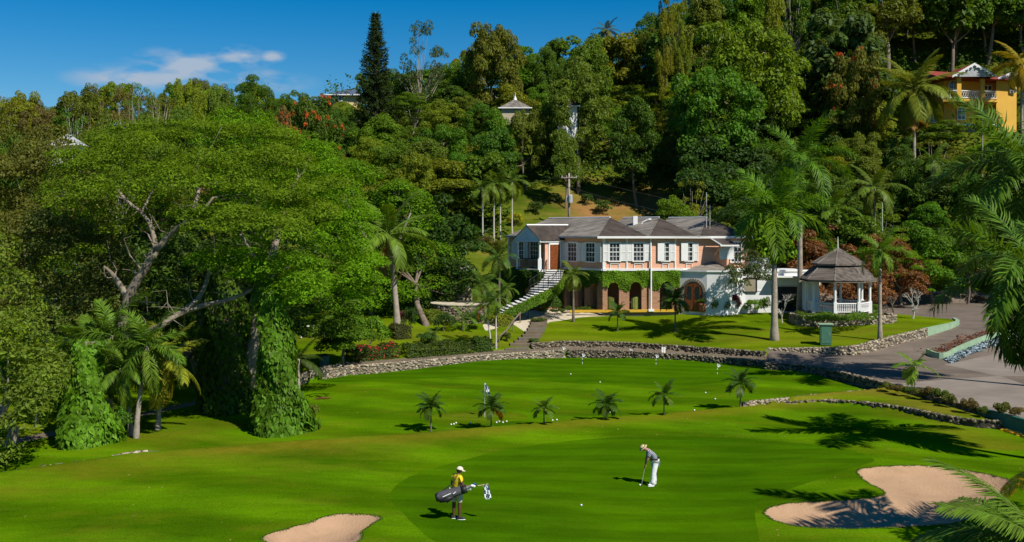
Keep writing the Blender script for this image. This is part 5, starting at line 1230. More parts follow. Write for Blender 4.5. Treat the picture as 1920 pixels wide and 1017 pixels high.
def hut(name, px0, px1, pyb, pye, pyt, Y0, wallm, roofm, label, finial=0, winpx=(), cat='house'):
    pz = lambda py: ZP(py, Y0); x0, x1 = XY(px0, Y0)[0], XY(px1, Y0)[0]; xc = (x0 + x1) / 2; e = empty(name, (xc, Y0, pz(pyb)), label, cat); O = tuple(e.location); d = (x1 - x0) * .8
    MB().prism([(x0, Y0), (x1, Y0), (x1, Y0 + d), (x0, Y0 + d)], pz(pyb) - .8, pz(pye), 'z').build('wall', M[wallm], e, origin=O)
    o_ = .35; z = pz(pye)
    V = [(x0 - o_, Y0 - o_, z), (x1 + o_, Y0 - o_, z), (x1 + o_, Y0 + d + o_, z), (x0 - o_, Y0 + d + o_, z), (xc - .1, Y0 + d / 2, pz(pyt)), (xc + .1, Y0 + d / 2, pz(pyt))]
    MB().add(V, [(0, 1, 5, 4), (1, 2, 5), (2, 3, 4, 5), (3, 0, 4), (3, 2, 1, 0)]).build('roof', M[roofm], e, origin=O)
    MB().box((xc, Y0 - o_ - .03, z), (x1 - x0 + .8, .08, .14)).build('fascia', M['white'], e, origin=O)
    if finial: MB().lathe([(.25, 0), (.15, .3), (.05, .5), (.0, finial)], (xc, Y0 + d / 2, pz(pyt) - .1), 8).build('finial', M['white'], e, origin=O)
    for px, t, bt, w in winpx:
        x = XY(px, Y0)[0]; zz = (pz(t) + pz(bt)) / 2; h = pz(t) - pz(bt)
        wn = MB().box((x, Y0 - .03, zz), (w, .1, h)).build('window', M['white'], e, origin=O); MB().box((x, Y0 - .09, zz), (w * .75, .04, h * .85)).build('pane', M['glass'], wn, origin=O)
        MB().box((x, Y0 - .12, zz), (.05, .03, h * .85)).box((x, Y0 - .121, zz), (w * .75, .03, .05)).build('glazing_bar', M['white'], wn, origin=O)
hut('hill_pavilion', 940, 992, 222, 203, 184, 134, 'beige', 'shake', 'grey pyramid roof with white finial poking from the hill forest', 1.2)
hut('white_house', 1046, 1082, 250, 200, 180, 127, 'white', 'shake_dark', 'white house wall half hidden behind the pale branching tree', 0, ((1060, 210, 232, 1.2),))
hut('garden_hut', 846, 884, 552, 506, 494, 92, 'beige', 'shake', 'small beige hut with white window among the garden trees', 0, ((875, 509, 527, .75),))
hut('hidden_house', 98, 142, 300, 272, 250, 92, 'white', 'steel', 'pale metal roof showing through the trees at far left')
# pergola-like white fence seen under the left trees
x, y, z = gp(587, 634); pf = empty('white_fence', (x, y, z), 'white rail fence in shade beneath the left trees', 'fence')
for k in range(-3, 4): MB().box((k * .9, 0, .5), (.09, .09, 1.0)).build('post', M['white'], pf)
for zz in (.45, .92): MB().box((0, .0, zz), (5.6, .06, .09)).build('rail', M['white'], pf)
# round stone terrace and its two chairs left of the stair
cx, cy = XY(862, 89.0)
tz = ZP(571, 88.0)
te = empty('round_terrace', (cx, cy, 2.0), 'round stone walled terrace left of the curved stair', 'terrace'); O = (cx, cy, 2.0)
MB().lathe([(2.45, -.6), (2.45, tz - 2.0)], n=32).build('terrace_core', M['mortar'], te)
MB().lathe([(2.55, tz - 2.0), (2.55, tz - 1.92)], n=32).build('terrace_top', M['paving'], te)
rg = np.random.default_rng(5); cnt = 420; a = rg.uniform(math.pi, 2 * math.pi, cnt); zz = rg.uniform(.0, tz - 2.05, cnt)
B = np.array([(-1, -1, -1), (1, -1, -1), (1, 1, -1), (-1, 1, -1), (-1, -1, 1), (1, -1, 1), (1, 1, 1), (-1, 1, 1)]) * .5; Q = np.array([(0, 3, 2, 1), (4, 5, 6, 7), (0, 1, 5, 4), (1, 2, 6, 5), (2, 3, 7, 6), (3, 0, 4, 7)])
W8 = B[None] * np.stack([rg.uniform(.14, .3, cnt), np.full(cnt, .12), rg.uniform(.1, .2, cnt)], 1)[:, None] + rg.normal(size=(cnt, 8, 3)) * .015
ca, sa = np.cos(a)[:, None], np.sin(a)[:, None]; X = ca * 2.43 - sa * W8[..., 0] + ca * W8[..., 1]; Yq = sa * 2.43 + ca * W8[..., 0] + sa * W8[..., 1]
o = link('stones', fast_mesh('stones', np.stack([X, Yq, zz[:, None] + W8[..., 2]], -1).reshape(-1, 3), (np.arange(cnt)[:, None, None] * 8 + Q[None]).reshape(-1, 4), M['rubble_dark']), te); o['kind'] = 'stuff'
def iron_chair(x, y, z, rz, label):
    e = empty('garden_chair', (x, y, z), label, 'chair', 'iron chairs on the round terrace', rz)
    MB().box((0, 0, .45), (.48, .46, .05)).build('seat', M['dark_iron'], e)
    mb = MB(); 
    for k in range(5): mb.tube([(-.2 + .1 * k, .22, .47), (-.2 + .1 * k, .27, .95)], .015, 4)
    mb.tube([(-.23, .27, .95), (0, .29, 1.0), (.23, .27, .95)], .02, 4); mb.build('backrest', M['dark_iron'], e)
    for sx in (-.2, .2):
        for sy in (-.2, .2): MB().tube([(sx, sy, 0), (sx, sy, .44)], .018, 4).build('leg', M['dark_iron'], e)
iron_chair(*XY(863, 89), tz + .08, .4, 'left dark iron chair on the round stone terrace'); iron_chair(*XY(873, 89.6), tz + .08, -.5, 'right dark iron chair on the round stone terrace')
# garden steps with timber-edged treads and a sloping ivy kerb
st0 = np.array(gp(968, 657)); st1 = np.array(gp(1010, 598)); ge = empty('garden_steps', tuple(st0), 'rustic stone steps climbing from the cart path to the house', 'steps')
ns_ = 11
for i in range(ns_):
    t = i / (ns_ - 1); c = st0 * (1 - t) + st1 * t; c[0] += .5 * math.sin(t * 3.0)
    w = 1.8 - .5 * t; z = zg(c[0], c[1]) + .04
    MB().box((c[0] - st0[0], c[1] - st0[1], z - st0[2]), (w, .75, .26), rz=.12).build('step', M['path' if i % 3 else 'mortar'], ge)
def garden_rail():
    pts = [gp(936, 652), gp(950, 640), gp(962, 622), gp(975, 606), gp(990, 596)]; O = pts[0]; e = empty('stair_handrail', O, 'dark wooden handrail curving beside the garden steps', 'handrail')
    MB().tube([Vector(p) - Vector(O) + Vector((0, 0, .85)) for p in pts], .07, 6).build('rail', M['bark'], e)
    for p in pts: MB().tube([Vector(p) - Vector(O), Vector(p) - Vector(O) + Vector((0, 0, .87))], .05, 5).build('post', M['bark'], e)
garden_rail()
# green utility cabinet
x, y, z = gp(1548, 647); cb_ = empty('utility_cabinet', (x, y, z), 'green metal utility cabinet with overhanging lid on the lawn', 'cabinet', rz=-.15)
MB().box((0, 0, .78), (.82, .6, 1.5)).build('body', M['paintcab'] if 'paintcab' in M else M['teal'], cb_)
M['paintcab'] = mat('cabinet_green', (0.075, 0.19, 0.12), (0.05, 0.14, 0.09), 3, .5)
for o in list(cb_.children): o.data.materials[0] = M['paintcab']
MB().box((0, 0, 1.57), (1.1, .8, .08)).build('lid', M['paintgreen'], cb_); MB().box((0, -.31, .8), (.7, .02, 1.3)).build('door', M['paintcab'], cb_); MB().box((.24, -.33, .85), (.03, .03, .2)).build('handle', M['steel'], cb_)
x, y, z = gp(608, 690); bn = empty('litter_bin', (x, y, z), 'dark green bin beside the cart path wall at left', 'bin'); MB().lathe([(.3, 0), (.34, .75), (.34, .8)], n=12).build('bin_body', M['teal'], bn); MB().lathe([(.36, .8), (.36, .86), (.1, .95)], n=12).build('lid', M['dark_iron'], bn)
# utility pole and wires
x, y = XY(1067, 116); z0, z1 = zg(x, y), ZP(325, 116); up = empty('utility_pole', (x, y, z0), 'wooden utility pole with grey transformer above the house roof', 'pole'); h = z1 - z0
MB().tube([(0, 0, 0), (0, 0, h)], [.16, .11], 8).build('pole_shaft', M['bark_pale'], up, smooth=True); MB().box((0, -.12, h - .5), (1.8, .1, .12)).build('crossarm', M['bark_pale'], up)
for s in (-.8, -.3, .3, .8): MB().lathe([(.04, 0), (.06, .08), (.03, .16)], (s, -.12, h - .44), 8).build('insulator', M['steel'], up)
MB().lathe([(.24, 0), (.26, .05), (.26, .85), (.2, .95)], (.12, -.38, h - 3.4), 12).build('transformer', M['steel'], up); MB().lathe([(.13, 0), (.13, .6)], (-.3, -.2, h - 3.2), 10).build('fuse_box', M['steel'], up)
pole2 = pole_obj('lamp_pole', 1654, 104, 445, 380, .09, 'paintgreen', 'slim pale green pole rising from the trees behind the gazebo', 'pole')
def wire(a, b, sag, label, r=.022):
    a, b = Vector(a), Vector(b); pts = [a.lerp(b, t) - Vector((0, 0, sag * 4 * t * (1 - t))) for t in np.linspace(0, 1, 14)]
    tag(MB().tube([p - a for p in pts], r, 4).build('wire', M['dark_iron'], loc=tuple(a)), label, 'wire')
tp = Vector((x, y, z1 - .4)); far = Vector((*XY(1860, 100), ZP(430, 100)))
wire(tp + Vector((.8, -.1, 0)), far, 1.6, 'upper dark wire running right from the utility pole'); wire(tp + Vector((0, -.1, -1.2)), far + Vector((0, 0, -1.3)), 1.8, 'lower dark wire running right from the utility pole')
wire(tp + Vector((-.8, -.1, 0)), Vector((*XY(700, 112), ZP(345, 112))), 1.0, 'dark wire running left from the utility pole into the trees')

# ------------------------------------------------------------------ practice flags, balls
M['flagw'] = mat('white_cloth', (.8, .8, .78), (.7, .7, .7), 5, .8)
def pin(px, pyb, pyt, label):
    x, y, z = gp(px, pyb); h = (pyb - pyt) / F * y; e = empty('practice_flag', (x, y, z), label, 'golf flag', 'short practice flags')
    mb = MB()
    for k in range(5): mb = MB().tube([(0, 0, h * k / 5), (0, 0, h * (k + 1) / 5)], .018, 5, True); mb.build('rod', M['flagw' if k % 2 == 0 else 'dark_iron'], e)
    MB().add([(0, 0, h), (.12, -.02, h - .03), (.24, 0, h - .16), (.12, .02, h - .26), (0, 0, h - .24), (.02, .03, h - .12)], [(0, 1, 5), (1, 2, 3, 5), (5, 3, 4), (0, 5, 4)]).build('flag', M['flagw'], e)
pin(1055, 667, 651, 'short white practice flag leftmost, against the low wall'); pin(1092, 683, 663, 'short white practice flag second from the left on the practice green')
pin(1181, 671, 654, 'short white practice flag nearest the pair of white marker posts'); pin(1230, 684, 665, 'short white practice flag below the pair of white marker posts'); pin(1345, 702, 682, 'short white practice flag nearest the small palm at right')
for k, px in enumerate((1242, 1246)):
    x, y, z = gp(px, 662); e = tag(MB().box((0, 0, .22), (.14, .1, .44)).build('marker_post', M['white'], loc=(x, y, z)), ('left' if k == 0 else 'right') + ' one of two small white marker posts at the cart path', 'post')
def checker(name, n=6):
    m, t, p = newmat(name); tcn = N(t, 'ShaderNodeTexCoord'); c = N(t, 'ShaderNodeTexChecker'); c.inputs['Scale'].default_value = n
    c.inputs['Color1'].default_value = (.78, .8, .8, 1); c.inputs['Color2'].default_value = (.02, .07, .12, 1); t.links.new(tcn.outputs['Object'], c.inputs['Vector']); t.links.new(c.outputs[0], p.inputs['Base Color']); p.inputs['Roughness'].default_value = .8; return m
M['check'] = checker('checkered_cloth', 7.7)
x, y, z = gp(909, 782); e = empty('golf_flag', (x, y, z), 'tall golf flagstick with blue and white checkered flag behind the young palm', 'golf flag'); h = 64 / F * y
MB().tube([(0, 0, 0), (0, 0, h)], .011, 6).build('flagstick', M['flagw'], e)
mb = MB(); V = []; 
for i in range(6):
    for j in range(7): V.append((.02 + .33 * i / 5 * (.55 + .45 * (j / 6)), .06 * math.sin(i * 1.6 + j * .7), h - .02 - .62 * j / 6 - .22 * i / 5))
mb.add(V, [(i * 7 + j, i * 7 + j + 1, (i + 1) * 7 + j + 1, (i + 1) * 7 + j) for i in range(5) for j in range(6)]); mb.build('flag', M['check'], e)
ball_me = MB().ell((0, 0, .03), (.03, .03, .03), 10, 8).mesh('golf_ball', M['flagw'], True)
def ball(px, py, label, group='golf balls lying on the grass', s=1.0):
    x, y, z = gp(px, py); tag(link('golf_ball', ball_me, loc=(x, y, z - .003), scale=(s, s, s)), label, 'golf ball', group)
ball(1090, 950, 'single white golf ball in the middle of the near putting green', s=1.3); ball(1200, 911.5, 'white golf ball at the head of the putter', s=1.3)
BL = ['leftmost of the trio of balls right of the first young palm', 'lower ball of the trio right of the first young palm', 'upper ball of the trio right of the first young palm', 'lone ball midway between the first and second young palms', 'ball just right of the second young palm trunk', 'second ball right of the second young palm', 'third ball right of the second young palm', 'rightmost ball of the four right of the second young palm',
 'left of two balls right of the smallest young palm', 'right of two balls right of the smallest young palm', 'ball lying at the fourth young palm', 'ball in the open grass above the fourth young palm', 'upper of two balls below the rightmost practice flag', 'lower of two balls left of the tallest young palm', 'ball nearest the second practice flag from the left', 'ball on the bank right of the fifth young palm']
for k, (px, py, l) in enumerate(((846, 798, 'left'), (851, 797, 'mid'), (855, 795, 'top'), (882, 795, 'lone'), (931, 794, 'a'), (936, 792, 'b'), (943, 794, 'c'), (950, 792, 'd'), (1036, 790, 'e'), (1044, 789, 'f'), (1144, 775, 'g'), (1125, 718, 'h'), (1323, 738, 'i'), (1341, 750, 'j'), (1070, 703, 'k'), (1302, 771, 'l'))):
    ball(px, py, BL[k], 'scattered practice balls', 1.5)
# ------------------------------------------------------------------ people
M['skin_dark'] = mat('dark_skin', (.12, .055, .03), (.095, .042, .022), 8, .5); M['skin_pale'] = mat('tanned_skin', (.50, .22, .14), (.42, .17, .10), 8, .5)
M['shirt_y'] = mat('yellow_polo', (.80, .60, .02), (.68, .48, .015), 5, .8, .2, 12); M['khaki'] = mat('khaki_cloth', (.66, .56, .42), (.56, .47, .34), 5, .85, .3, 12)
M['trouser_w'] = mat('white_trousers', (.78, .78, .78), (.68, .68, .70), 4, .8, .4, 9); M['cap'] = mat('pale_cap', (.70, .64, .50), (.6, .54, .42), 6, .8); M['straw'] = mat('straw_hat', (.62, .50, .26), (.5, .39, .18), 14, .8, .3, 30)
M['shoe_d'] = mat('dark_shoe', (.03, .03, .035), (.02, .02, .02), 8, .5); M['hair_g'] = mat('grey_hair', (.30, .27, .24), (.2, .18, .16), 20, .8); M['bag_g'] = mat('grey_bag_nylon', (.10, .095, .11), (.06, .058, .07), 5, .5, .2); M['bag_k'] = mat('black_bag_nylon', (.02, .02, .025), (.012, .012, .016), 5, .5); M['blue'] = mat('blue_nylon', (.015, .07, .22), (.01, .04, .13), 5, .5)
def striped():
    m, t, p = newmat('striped_polo'); tcn = N(t, 'ShaderNodeTexCoord'); mp = N(t, 'ShaderNodeMapping'); mp.inputs['Rotation'].default_value = (0, math.radians(40), 0); t.links.new(tcn.outputs['Object'], mp.inputs['Vector'])
    w = N(t, 'ShaderNodeTexWave', bands_direction='Z'); w.inputs['Scale'].default_value = 5.5; t.links.new(mp.outputs[0], w.inputs['Vector']); r = N(t, 'ShaderNodeValToRGB'); r.color_ramp.interpolation = 'CONSTANT'; r.color_ramp.elements[1].position = .62
    r.color_ramp.elements[0].color = (.085, .105, .15, 1); r.color_ramp.elements[1].color = (.42, .43, .47, 1); t.links.new(w.outputs['Fac'], r.inputs[0]); t.links.new(r.outputs[0], p.inputs['Base Color']); p.inputs['Roughness'].default_value = .8; return m
M['shirt_s'] = striped()
def skinned(name, verts, edges, radii, m, parent, root=0, sub=2, label=None):
    me = bpy.data.meshes.new(name); me.from_pydata([tuple(v) for v in verts], edges, []); me.update(); me.materials.append(m)
    o = link(name, me, parent)
    sk = o.modifiers.new('skin', 'SKIN'); sk.use_smooth_shade = True
    for i, sv_ in enumerate(me.skin_vertices[0].data):
        r = radii[i]; sv_.radius = (r, r) if not hasattr(r, '__len__') else r; sv_.use_root = (i == root)
    sb_ = o.modifiers.new('smooth', 'SUBSURF'); sb_.levels = sub; sb_.render_levels = sub
    if label: o['label'] = label
    return o
def person(base, J, label, skin, faced, shirtm, legm, shortleg, hatfn, shoe, hair=None):
    """J: joint positions in metres relative to base; faced = head direction"""
    e = empty('person', base, label, 'person')
    V, Ed, Rd, idx = [], [], [], {}
    def add(n, p, r, par=None):
        idx[n] = len(V); V.append(Vector(p)); Rd.append(r)
        if par: Ed.append((idx[par], idx[n]))
    add('pel', J['pel'], (.11, .09)); add('spine', J['spine'], (.10, .085), 'pel'); add('chest', J['chest'], (.115, .09), 'spine'); add('neck', J['neck'], .058, 'chest')
    hd = Vector(J['head']); add('headl', Vector(J['neck']).lerp(hd, .45), .06, 'neck'); add('head', hd, (.088, .10), 'headl'); add('headt', hd + (hd - Vector(J['neck'])).normalized() * .075, .075, 'head')
    fwd = Vector(faced).normalized()
    for s in 'LR':
        add('sh' + s, J['sh' + s], .062, 'chest'); add('el' + s, J['el' + s], .042, 'sh' + s); add('wr' + s, J['wr' + s], .028, 'el' + s)
        w = Vector(J['wr' + s]); hdn = Vector(J['hand' + s]) - w; add('palm' + s, w + hdn * .5, (.038, .022), 'wr' + s)
        u = hdn.normalized(); sd = u.cross(fwd); sd = sd.normalized() if sd.length > .05 else Vector((0, 1, 0)); L = hdn.length
        cu = fwd.cross(sd).normalized()
        for k, (off, ln) in enumerate(((-.030, .070), (-.010, .082), (.010, .078), (.030, .062))):
            b = w + hdn * .85 + sd * off; add('f%d%s' % (k, s), b, .011, 'palm' + s); add('g%d%s' % (k, s), b + u * ln * .55 + fwd * .012, .010, 'f%d%s' % (k, s)); add('h%d%s' % (k, s), b + u * ln * .85 + fwd * .035, .008, 'g%d%s' % (k, s))
        b = w + hdn * .35 - sd * .04; add('t' + s, b + fwd * .01, .013, 'palm' + s); add('tt' + s, b + u * .04 + fwd * .035, .010, 't' + s)
        add('hip' + s, J['hip' + s], (.095, .09), 'pel'); add('kn' + s, J['kn' + s], .066, 'hip' + s)
        add('calf' + s, Vector(J['kn' + s]).lerp(Vector(J['an' + s]), .3), .066, 'kn' + s); add('an' + s, J['an' + s], .036, 'calf' + s); add('toe' + s, J['toe' + s], .035, 'an' + s)
    skinned('body', V, Ed, Rd, M[skin], e)
    # shirt: torso and upper arms, a little wider
    V, Ed, Rd, idx = [], [], [], {}
    add('pel', Vector(J['pel']) + (Vector(J['spine']) - Vector(J['pel'])) * .1, (.17, .15)); add('spine', J['spine'], (.17, .15), 'pel'); add('chest', J['chest'], (.18, .15), 'spine'); add('neck', Vector(J['chest']).lerp(Vector(J['neck']), .8), .075, 'chest')
    for s in 'LR':
        add('sh' + s, J['sh' + s], .095, 'chest'); add('sl' + s, Vector(J['sh' + s]).lerp(Vector(J['el' + s]), .62), .08, 'sh' + s)
    skinned('shirt', V, Ed, Rd, M[shirtm], e)
    V, Ed, Rd, idx = [], [], [], {}
    add('pel', J['pel'], (.17, .16))
    for s in 'LR':
        add('hip' + s, J['hip' + s], (.13, .125), 'pel'); k = Vector(J['kn' + s]); h = Vector(J['hip' + s])
        if shortleg: add('mid' + s, h.lerp(k, .5), .115, 'hip' + s); add('end' + s, h.lerp(k, .92), .11, 'mid' + s)
        else: add('kk' + s, k, .11, 'hip' + s); add('cc' + s, k.lerp(Vector(J['an' + s]), .5), .105, 'kk' + s); add('aa' + s, Vector(J['an' + s]) + Vector((0, 0, -.02)), .105, 'cc' + s)
    skinned('shorts' if shortleg else 'trousers', V, Ed, Rd, M[legm], e)
    for s in 'LR':
        a = Vector(J['an' + s]); t = Vector(J['toe' + s]); d = (t - a); d.z = 0; ang = math.atan2(d.y, d.x); c = (a + t) / 2; c.z = .0
        mb = MB(); mb.ell((c.x - .01 * math.cos(ang), c.y, .055), (.145, .052, .055), 12, 8, Matrix.Rotation(ang, 4, 'Z')); sh_ = mb.build('shoe', M[shoe], e, smooth=True)
        mb = MB(); mb.ell((c.x, c.y, .012), (.15, .056, .018), 12, 6, Matrix.Rotation(ang, 4, 'Z')); mb.build('sole', M['white'], sh_, smooth=True)
    # face
    up = ((hd - Vector(J['neck'])).normalized() * .6 + Vector((0, 0, .55))).normalized(); fw = (fwd - up * fwd.dot(up)).normalized(); sd = up.cross(fw)
    mb = MB(); mb.ell(tuple(hd + fw * .105 + up * .0), (.014, .014, .022), 6, 5); mb.build('nose', M[skin], e, smooth=True)
    for q in (-1, 1):
        MB().ell(tuple(hd + fw * .088 + sd * .033 * q + up * .022), (.011, .011, .009), 6, 5).build('eye', M['flagw'], e, smooth=True)
        MB().ell(tuple(hd + sd * .093 * q - fw * .01), (.012, .02, .03), 6, 5).build('ear', M[skin], e, smooth=True)
    MB().tube([tuple(hd + fw * .093 - up * .045 + sd * .022), tuple(hd + fw * .098 - up * .048), tuple(hd + fw * .093 - up * .045 - sd * .022)], .006, 5).build('mouth', M['wood'], e)
    if hair: mb = MB(); Rm = Matrix((sd, fw, up)).transposed().to_4x4(); mb.ell(tuple(hd - fw * .018 + up * .02), (.1, .1, .1), 12, 8, Rm); mb.build('hair', M[hair], e, smooth=True)
    hatfn(e, hd, up, fw, sd)
    return e
def cap(e, hd, up, fw, sd):
    Rm = Matrix((sd, fw, up)).transposed().to_4x4(); mb = MB(); n = 16
    V = [hd + up * .04 + (sd * math.cos(t) * .112 + fw * math.sin(t) * .122) * math.cos(p) + up * (.105 * math.sin(p)) for p in np.linspace(0, math.pi / 2 * .99, 6) for t in np.linspace(0, 2 * math.pi, n, endpoint=False)]
    mb.add([tuple(v) for v in V], [(i * n + k, i * n + (k + 1) % n, (i + 1) * n + (k + 1) % n, (i + 1) * n + k) for i in range(5) for k in range(n)]); h = mb.build('cap', M['cap'], e, smooth=True)
    V = []; 
    for r_ in (.10, .2): V += [tuple(hd + up * (.045 - (r_ - .1) * .25) + sd * math.cos(t) * .1 + fw * (math.sin(t) * r_ + .01)) for t in np.linspace(.25, math.pi - .25, 9)]
    V = V + [(x, y, z - .012) for x, y, z in V]
    MB().add(V, [(k, k + 1, 10 + k, 9 + k) for k in range(8)] + [(18 + k, 27 + k, 28 + k, 19 + k) for k in range(8)] + [(9 + k, 10 + k, 28 + k, 27 + k) for k in range(8)]).build('visor', M['cap'], h)
def brimhat(e, hd, up, fw, sd):
    u = (up + fw * .10).normalized(); n = 18; V = []
    prof = [(.19, .035), (.185, .045), (.115, .055), (.108, .12), (.085, .15), (.0, .145)]
    for r_, z in prof: V += [tuple(hd + u * (z + .01) + (sd * math.cos(t) + fw * math.sin(t)) * r_) for t in np.linspace(0, 2 * math.pi, n, endpoint=False)]
    h = MB().add(V, [(i * n + k, i * n + (k + 1) % n, (i + 1) * n + (k + 1) % n, (i + 1) * n + k) for i in range(5) for k in range(n)] + [tuple(range(n))]).build('hat', M['straw'], e, smooth=True)
    V = []
    for z in (.068, .095): V += [tuple(hd + u * z + (sd * math.cos(t) + fw * math.sin(t)) * .116) for t in np.linspace(0, 2 * math.pi, n, endpoint=False)]
    MB().add(V, [(k, (k + 1) % n, n + (k + 1) % n, n + k) for k in range(n)]).build('hat_band', M['dark_iron'], h)
# golfer, bent over his putt, facing left
bx, by, bz_ = gp(1223.5, 911)
J = dict(pel=(.10, 0, .98), spine=(.04, 0, 1.13), chest=(-.10, 0, 1.30), neck=(-.22, -.01, 1.40), head=(-.335, -.02, 1.435),
  shL=(-.13, -.19, 1.30), elL=(-.22, -.17, 1.03), wrL=(-.27, -.05, .82), handL=(-.285, -.02, .73), shR=(-.13, .19, 1.30), elR=(-.22, .17, 1.03), wrR=(-.27, .04, .86), handR=(-.285, .02, .77),
  hipL=(.11, -.10, .90), knL=(.02, -.14, .50), anL=(-.02, -.16, .09), toeL=(-.15, -.19, .04), hipR=(.11, .10, .90), knR=(.06, .14, .50), anR=(.10, .18, .09), toeR=(-.04, .20, .04))
golfer = person((bx, by, bz_), J, 'man in straw hat, striped shirt and white trousers bending to putt', 'skin_pale', (-.75, -.15, -.55), 'shirt_s', 'trouser_w', False, brimhat, 'flagw', 'hair_g')
mb = MB(); g0 = Vector((bx, by, bz_)); mb.tube([(.20 * math.cos(t) * .9 + .085, .185 * math.sin(t), 1.04 + .04 * math.cos(t)) for t in np.linspace(0, 2 * math.pi, 17)], .022, 6); mb.build('belt', M['dark_iron'], golfer)
pt = empty('putter', tuple(g0 + Vector((-.28, 0, .80))), 'dark putter held in both hands by the bending golfer', 'golf club')
hdp = Vector((-.43, -.02, .03)) - Vector((-.28, 0, .80))
MB().tube([(0.01, 0, .1), (-.02, 0, -.12)], .016, 6).build('grip', M['dark_iron'], pt); MB().tube([(-.02, 0, -.1), tuple(hdp)], .008, 6).build('shaft', M['steel'], pt); MB().box(tuple(hdp + Vector((-.0, -.03, -.005))), (.035, .12, .03)).build('putter_head', M['dark_iron'], pt)
# caddie, seen from behind, bag slung across his back
bx, by, bz_ = gp(857, 974); c0 = Vector((bx, by, bz_))
J = dict(pel=(0, 0, 1.0), spine=(0, 0, 1.16), chest=(.0, 0, 1.38), neck=(.045, 0, 1.53), head=(.085, .02, 1.625),
  shL=(-.10, .17, 1.42), elL=(-.20, .20, 1.15), wrL=(-.12, .28, .98), handL=(-.06, .32, .95), shR=(.12, -.16, 1.42), elR=(.20, -.18, 1.17), wrR=(.42, -.14, 1.13), handR=(.51, -.12, 1.14),
  hipL=(-.09, .07, .93), knL=(-.11, .06, .50), anL=(-.12, .04, .09), toeL=(.0, .07, .04), hipR=(.09, -.06, .93), knR=(.09, -.07, .50), anR=(.08, -.08, .09), toeR=(.22, -.10, .04))
caddie = person((bx, by, bz_), J, 'man in yellow shirt, khaki shorts and pale cap carrying a golf bag', 'skin_dark', (.9, .35, -.1), 'shirt_y', 'khaki', True, cap, 'shoe_d', 'bag_k')
gb = empty('golf_bag', tuple(c0 + Vector((.0, -.34, .95))), 'grey and black golf bag slung level behind the man in yellow', 'golf bag')
ax = Vector((1, 0, .30)).normalized(); A0 = Vector((-.66, 0, -.14)); ln = 1.02
MB().tube([A0, A0 + ax * .10, A0 + ax * .45, A0 + ax * .85, A0 + ax * ln], [.12, .16, .165, .135, .125], 14).build('bag_body', M['bag_g'], gb, smooth=True)
MB().tube([A0 - ax * .03, A0 + ax * .09], [.13, .165], 14).build('bag_base', M['bag_k'], gb, smooth=True)
MB().tube([A0 + ax * .86, A0 + ax * (ln + .02)], [.142, .132], 14).build('bag_collar', M['bag_k'], gb, smooth=True)
MB().tube([A0 + Vector((.1, -.10, -.10)), A0 + ax * .35 + Vector((0, -.12, -.13)), A0 + ax * .6 + Vector((0, -.08, -.12))], [.05, .09, .05], 10).build('bag_pocket', M['bag_k'], gb, smooth=True)
for a, b in ((.22, .50), (.58, .68)): MB().tube([A0 + ax * a + Vector((0, -.175, .0)), A0 + ax * b + Vector((0, -.165, .04))], .016, 5).build('piping', M['white'], gb)
sp_ = A0 + ax * .12 + Vector((0, .05, .12)); MB().tube([sp_, Vector((-.13, .15, .32)), Vector((.02, .22, .55)), Vector((.12, .30, .50)), A0 + ax * .8 + Vector((0, .06, .12))], .018, 5).build('strap', M['dark_iron'], gb)
for k, (dy, dz, l) in enumerate(((-.05, .05, .20), (.04, .06, .27), (.0, .01, .24), (-.06, -.04, .16), (.05, -.04, .20))):
    b = A0 + ax * (ln - .02) + Vector((0, dy, dz)); t = b + ax * l; o_ = MB().tube([b, t], .008, 5).build('club', M['steel'], gb)
    if k < 3: MB().ell(tuple(t + ax * .04), (.075, .05, .045), 8, 6).build('head_cover', M['flagw' if k != 1 else 'blue'], o_, smooth=True)
    else: MB().box(tuple(t + ax * .02), (.05, .02, .07)).build('club_head', M['steel'], o_)
for sy in (-.03, .03): MB().tube([A0 + ax * .75 + Vector((0, sy - .1, -.1)), A0 + ax * .35 + Vector((0, sy - .1, -.26))], .01, 5).build('bag_leg', M['dark_iron'], gb)
# flagstick carried by the caddie
fs = empty('golf_flag', tuple(c0 + Vector((.50, -.12, 1.13))), 'flagstick with checkered cloth held out level by the man in yellow', 'golf flag')
MB().tube([(-.55, .02, -.04), (.2, 0, .02)], .012, 6).build('flagstick', M['dark_iron'], fs); MB().tube([(.2, 0, .02), (.56, 0, .075)], .014, 6).build('flagstick_tip', M['straw'], fs)
V = []
for i in range(6):
    for j in range(8): V.append((.36 + .20 * i / 5 + .10 * (j / 7) , .03 * math.sin(i * 2 + j * .8), .06 + .03 * i / 5 - .52 * j / 7 * (1 - .06 * (i % 2))))
MB().add(V, [(i * 8 + j, i * 8 + j + 1, (i + 1) * 8 + j + 1, (i + 1) * 8 + j) for i in range(5) for j in range(7)]).build('flag', M['check'], fs)
# ------------------------------------------------------------------ palms
def palm_at(px, py, top, flen_px, n, kind, col, label, **k):
    """foot at a photo pixel; top = row of the crown's heart"""
    x, y, z = gp(px, py); H = (py - top) / F * y; return palm((x, y, z - .03), H, flen_px / F * y, n, kind, col, label, **k)
YG = (.024, .066, .010); grp = 'young palms in a row across the fairway'
palm_at(808, 809, 762, 34, 15, 'young', YG, 'young palm at the left end of the row on the fairway', group=grp, r=.045, seed=1, bulge=1.2)
palm_at(921, 800, 762, 35, 14, 'young', YG, 'young palm with one orange frond beside the checkered flag', group=grp, r=.04, seed=2, dead=1, bulge=1.2, deadcol=(.42, .13, .02))
palm_at(1020, 794, 765, 30, 12, 'young', (.05, .11, .015), 'smallest young palm, third from the left in the row', group=grp, r=.04, seed=3, bulge=1.2)
palm_at(1137, 784, 758, 34, 14, 'young', YG, 'low full young palm, fourth from the left in the row', group=grp, r=.045, seed=4, bulge=1.2)
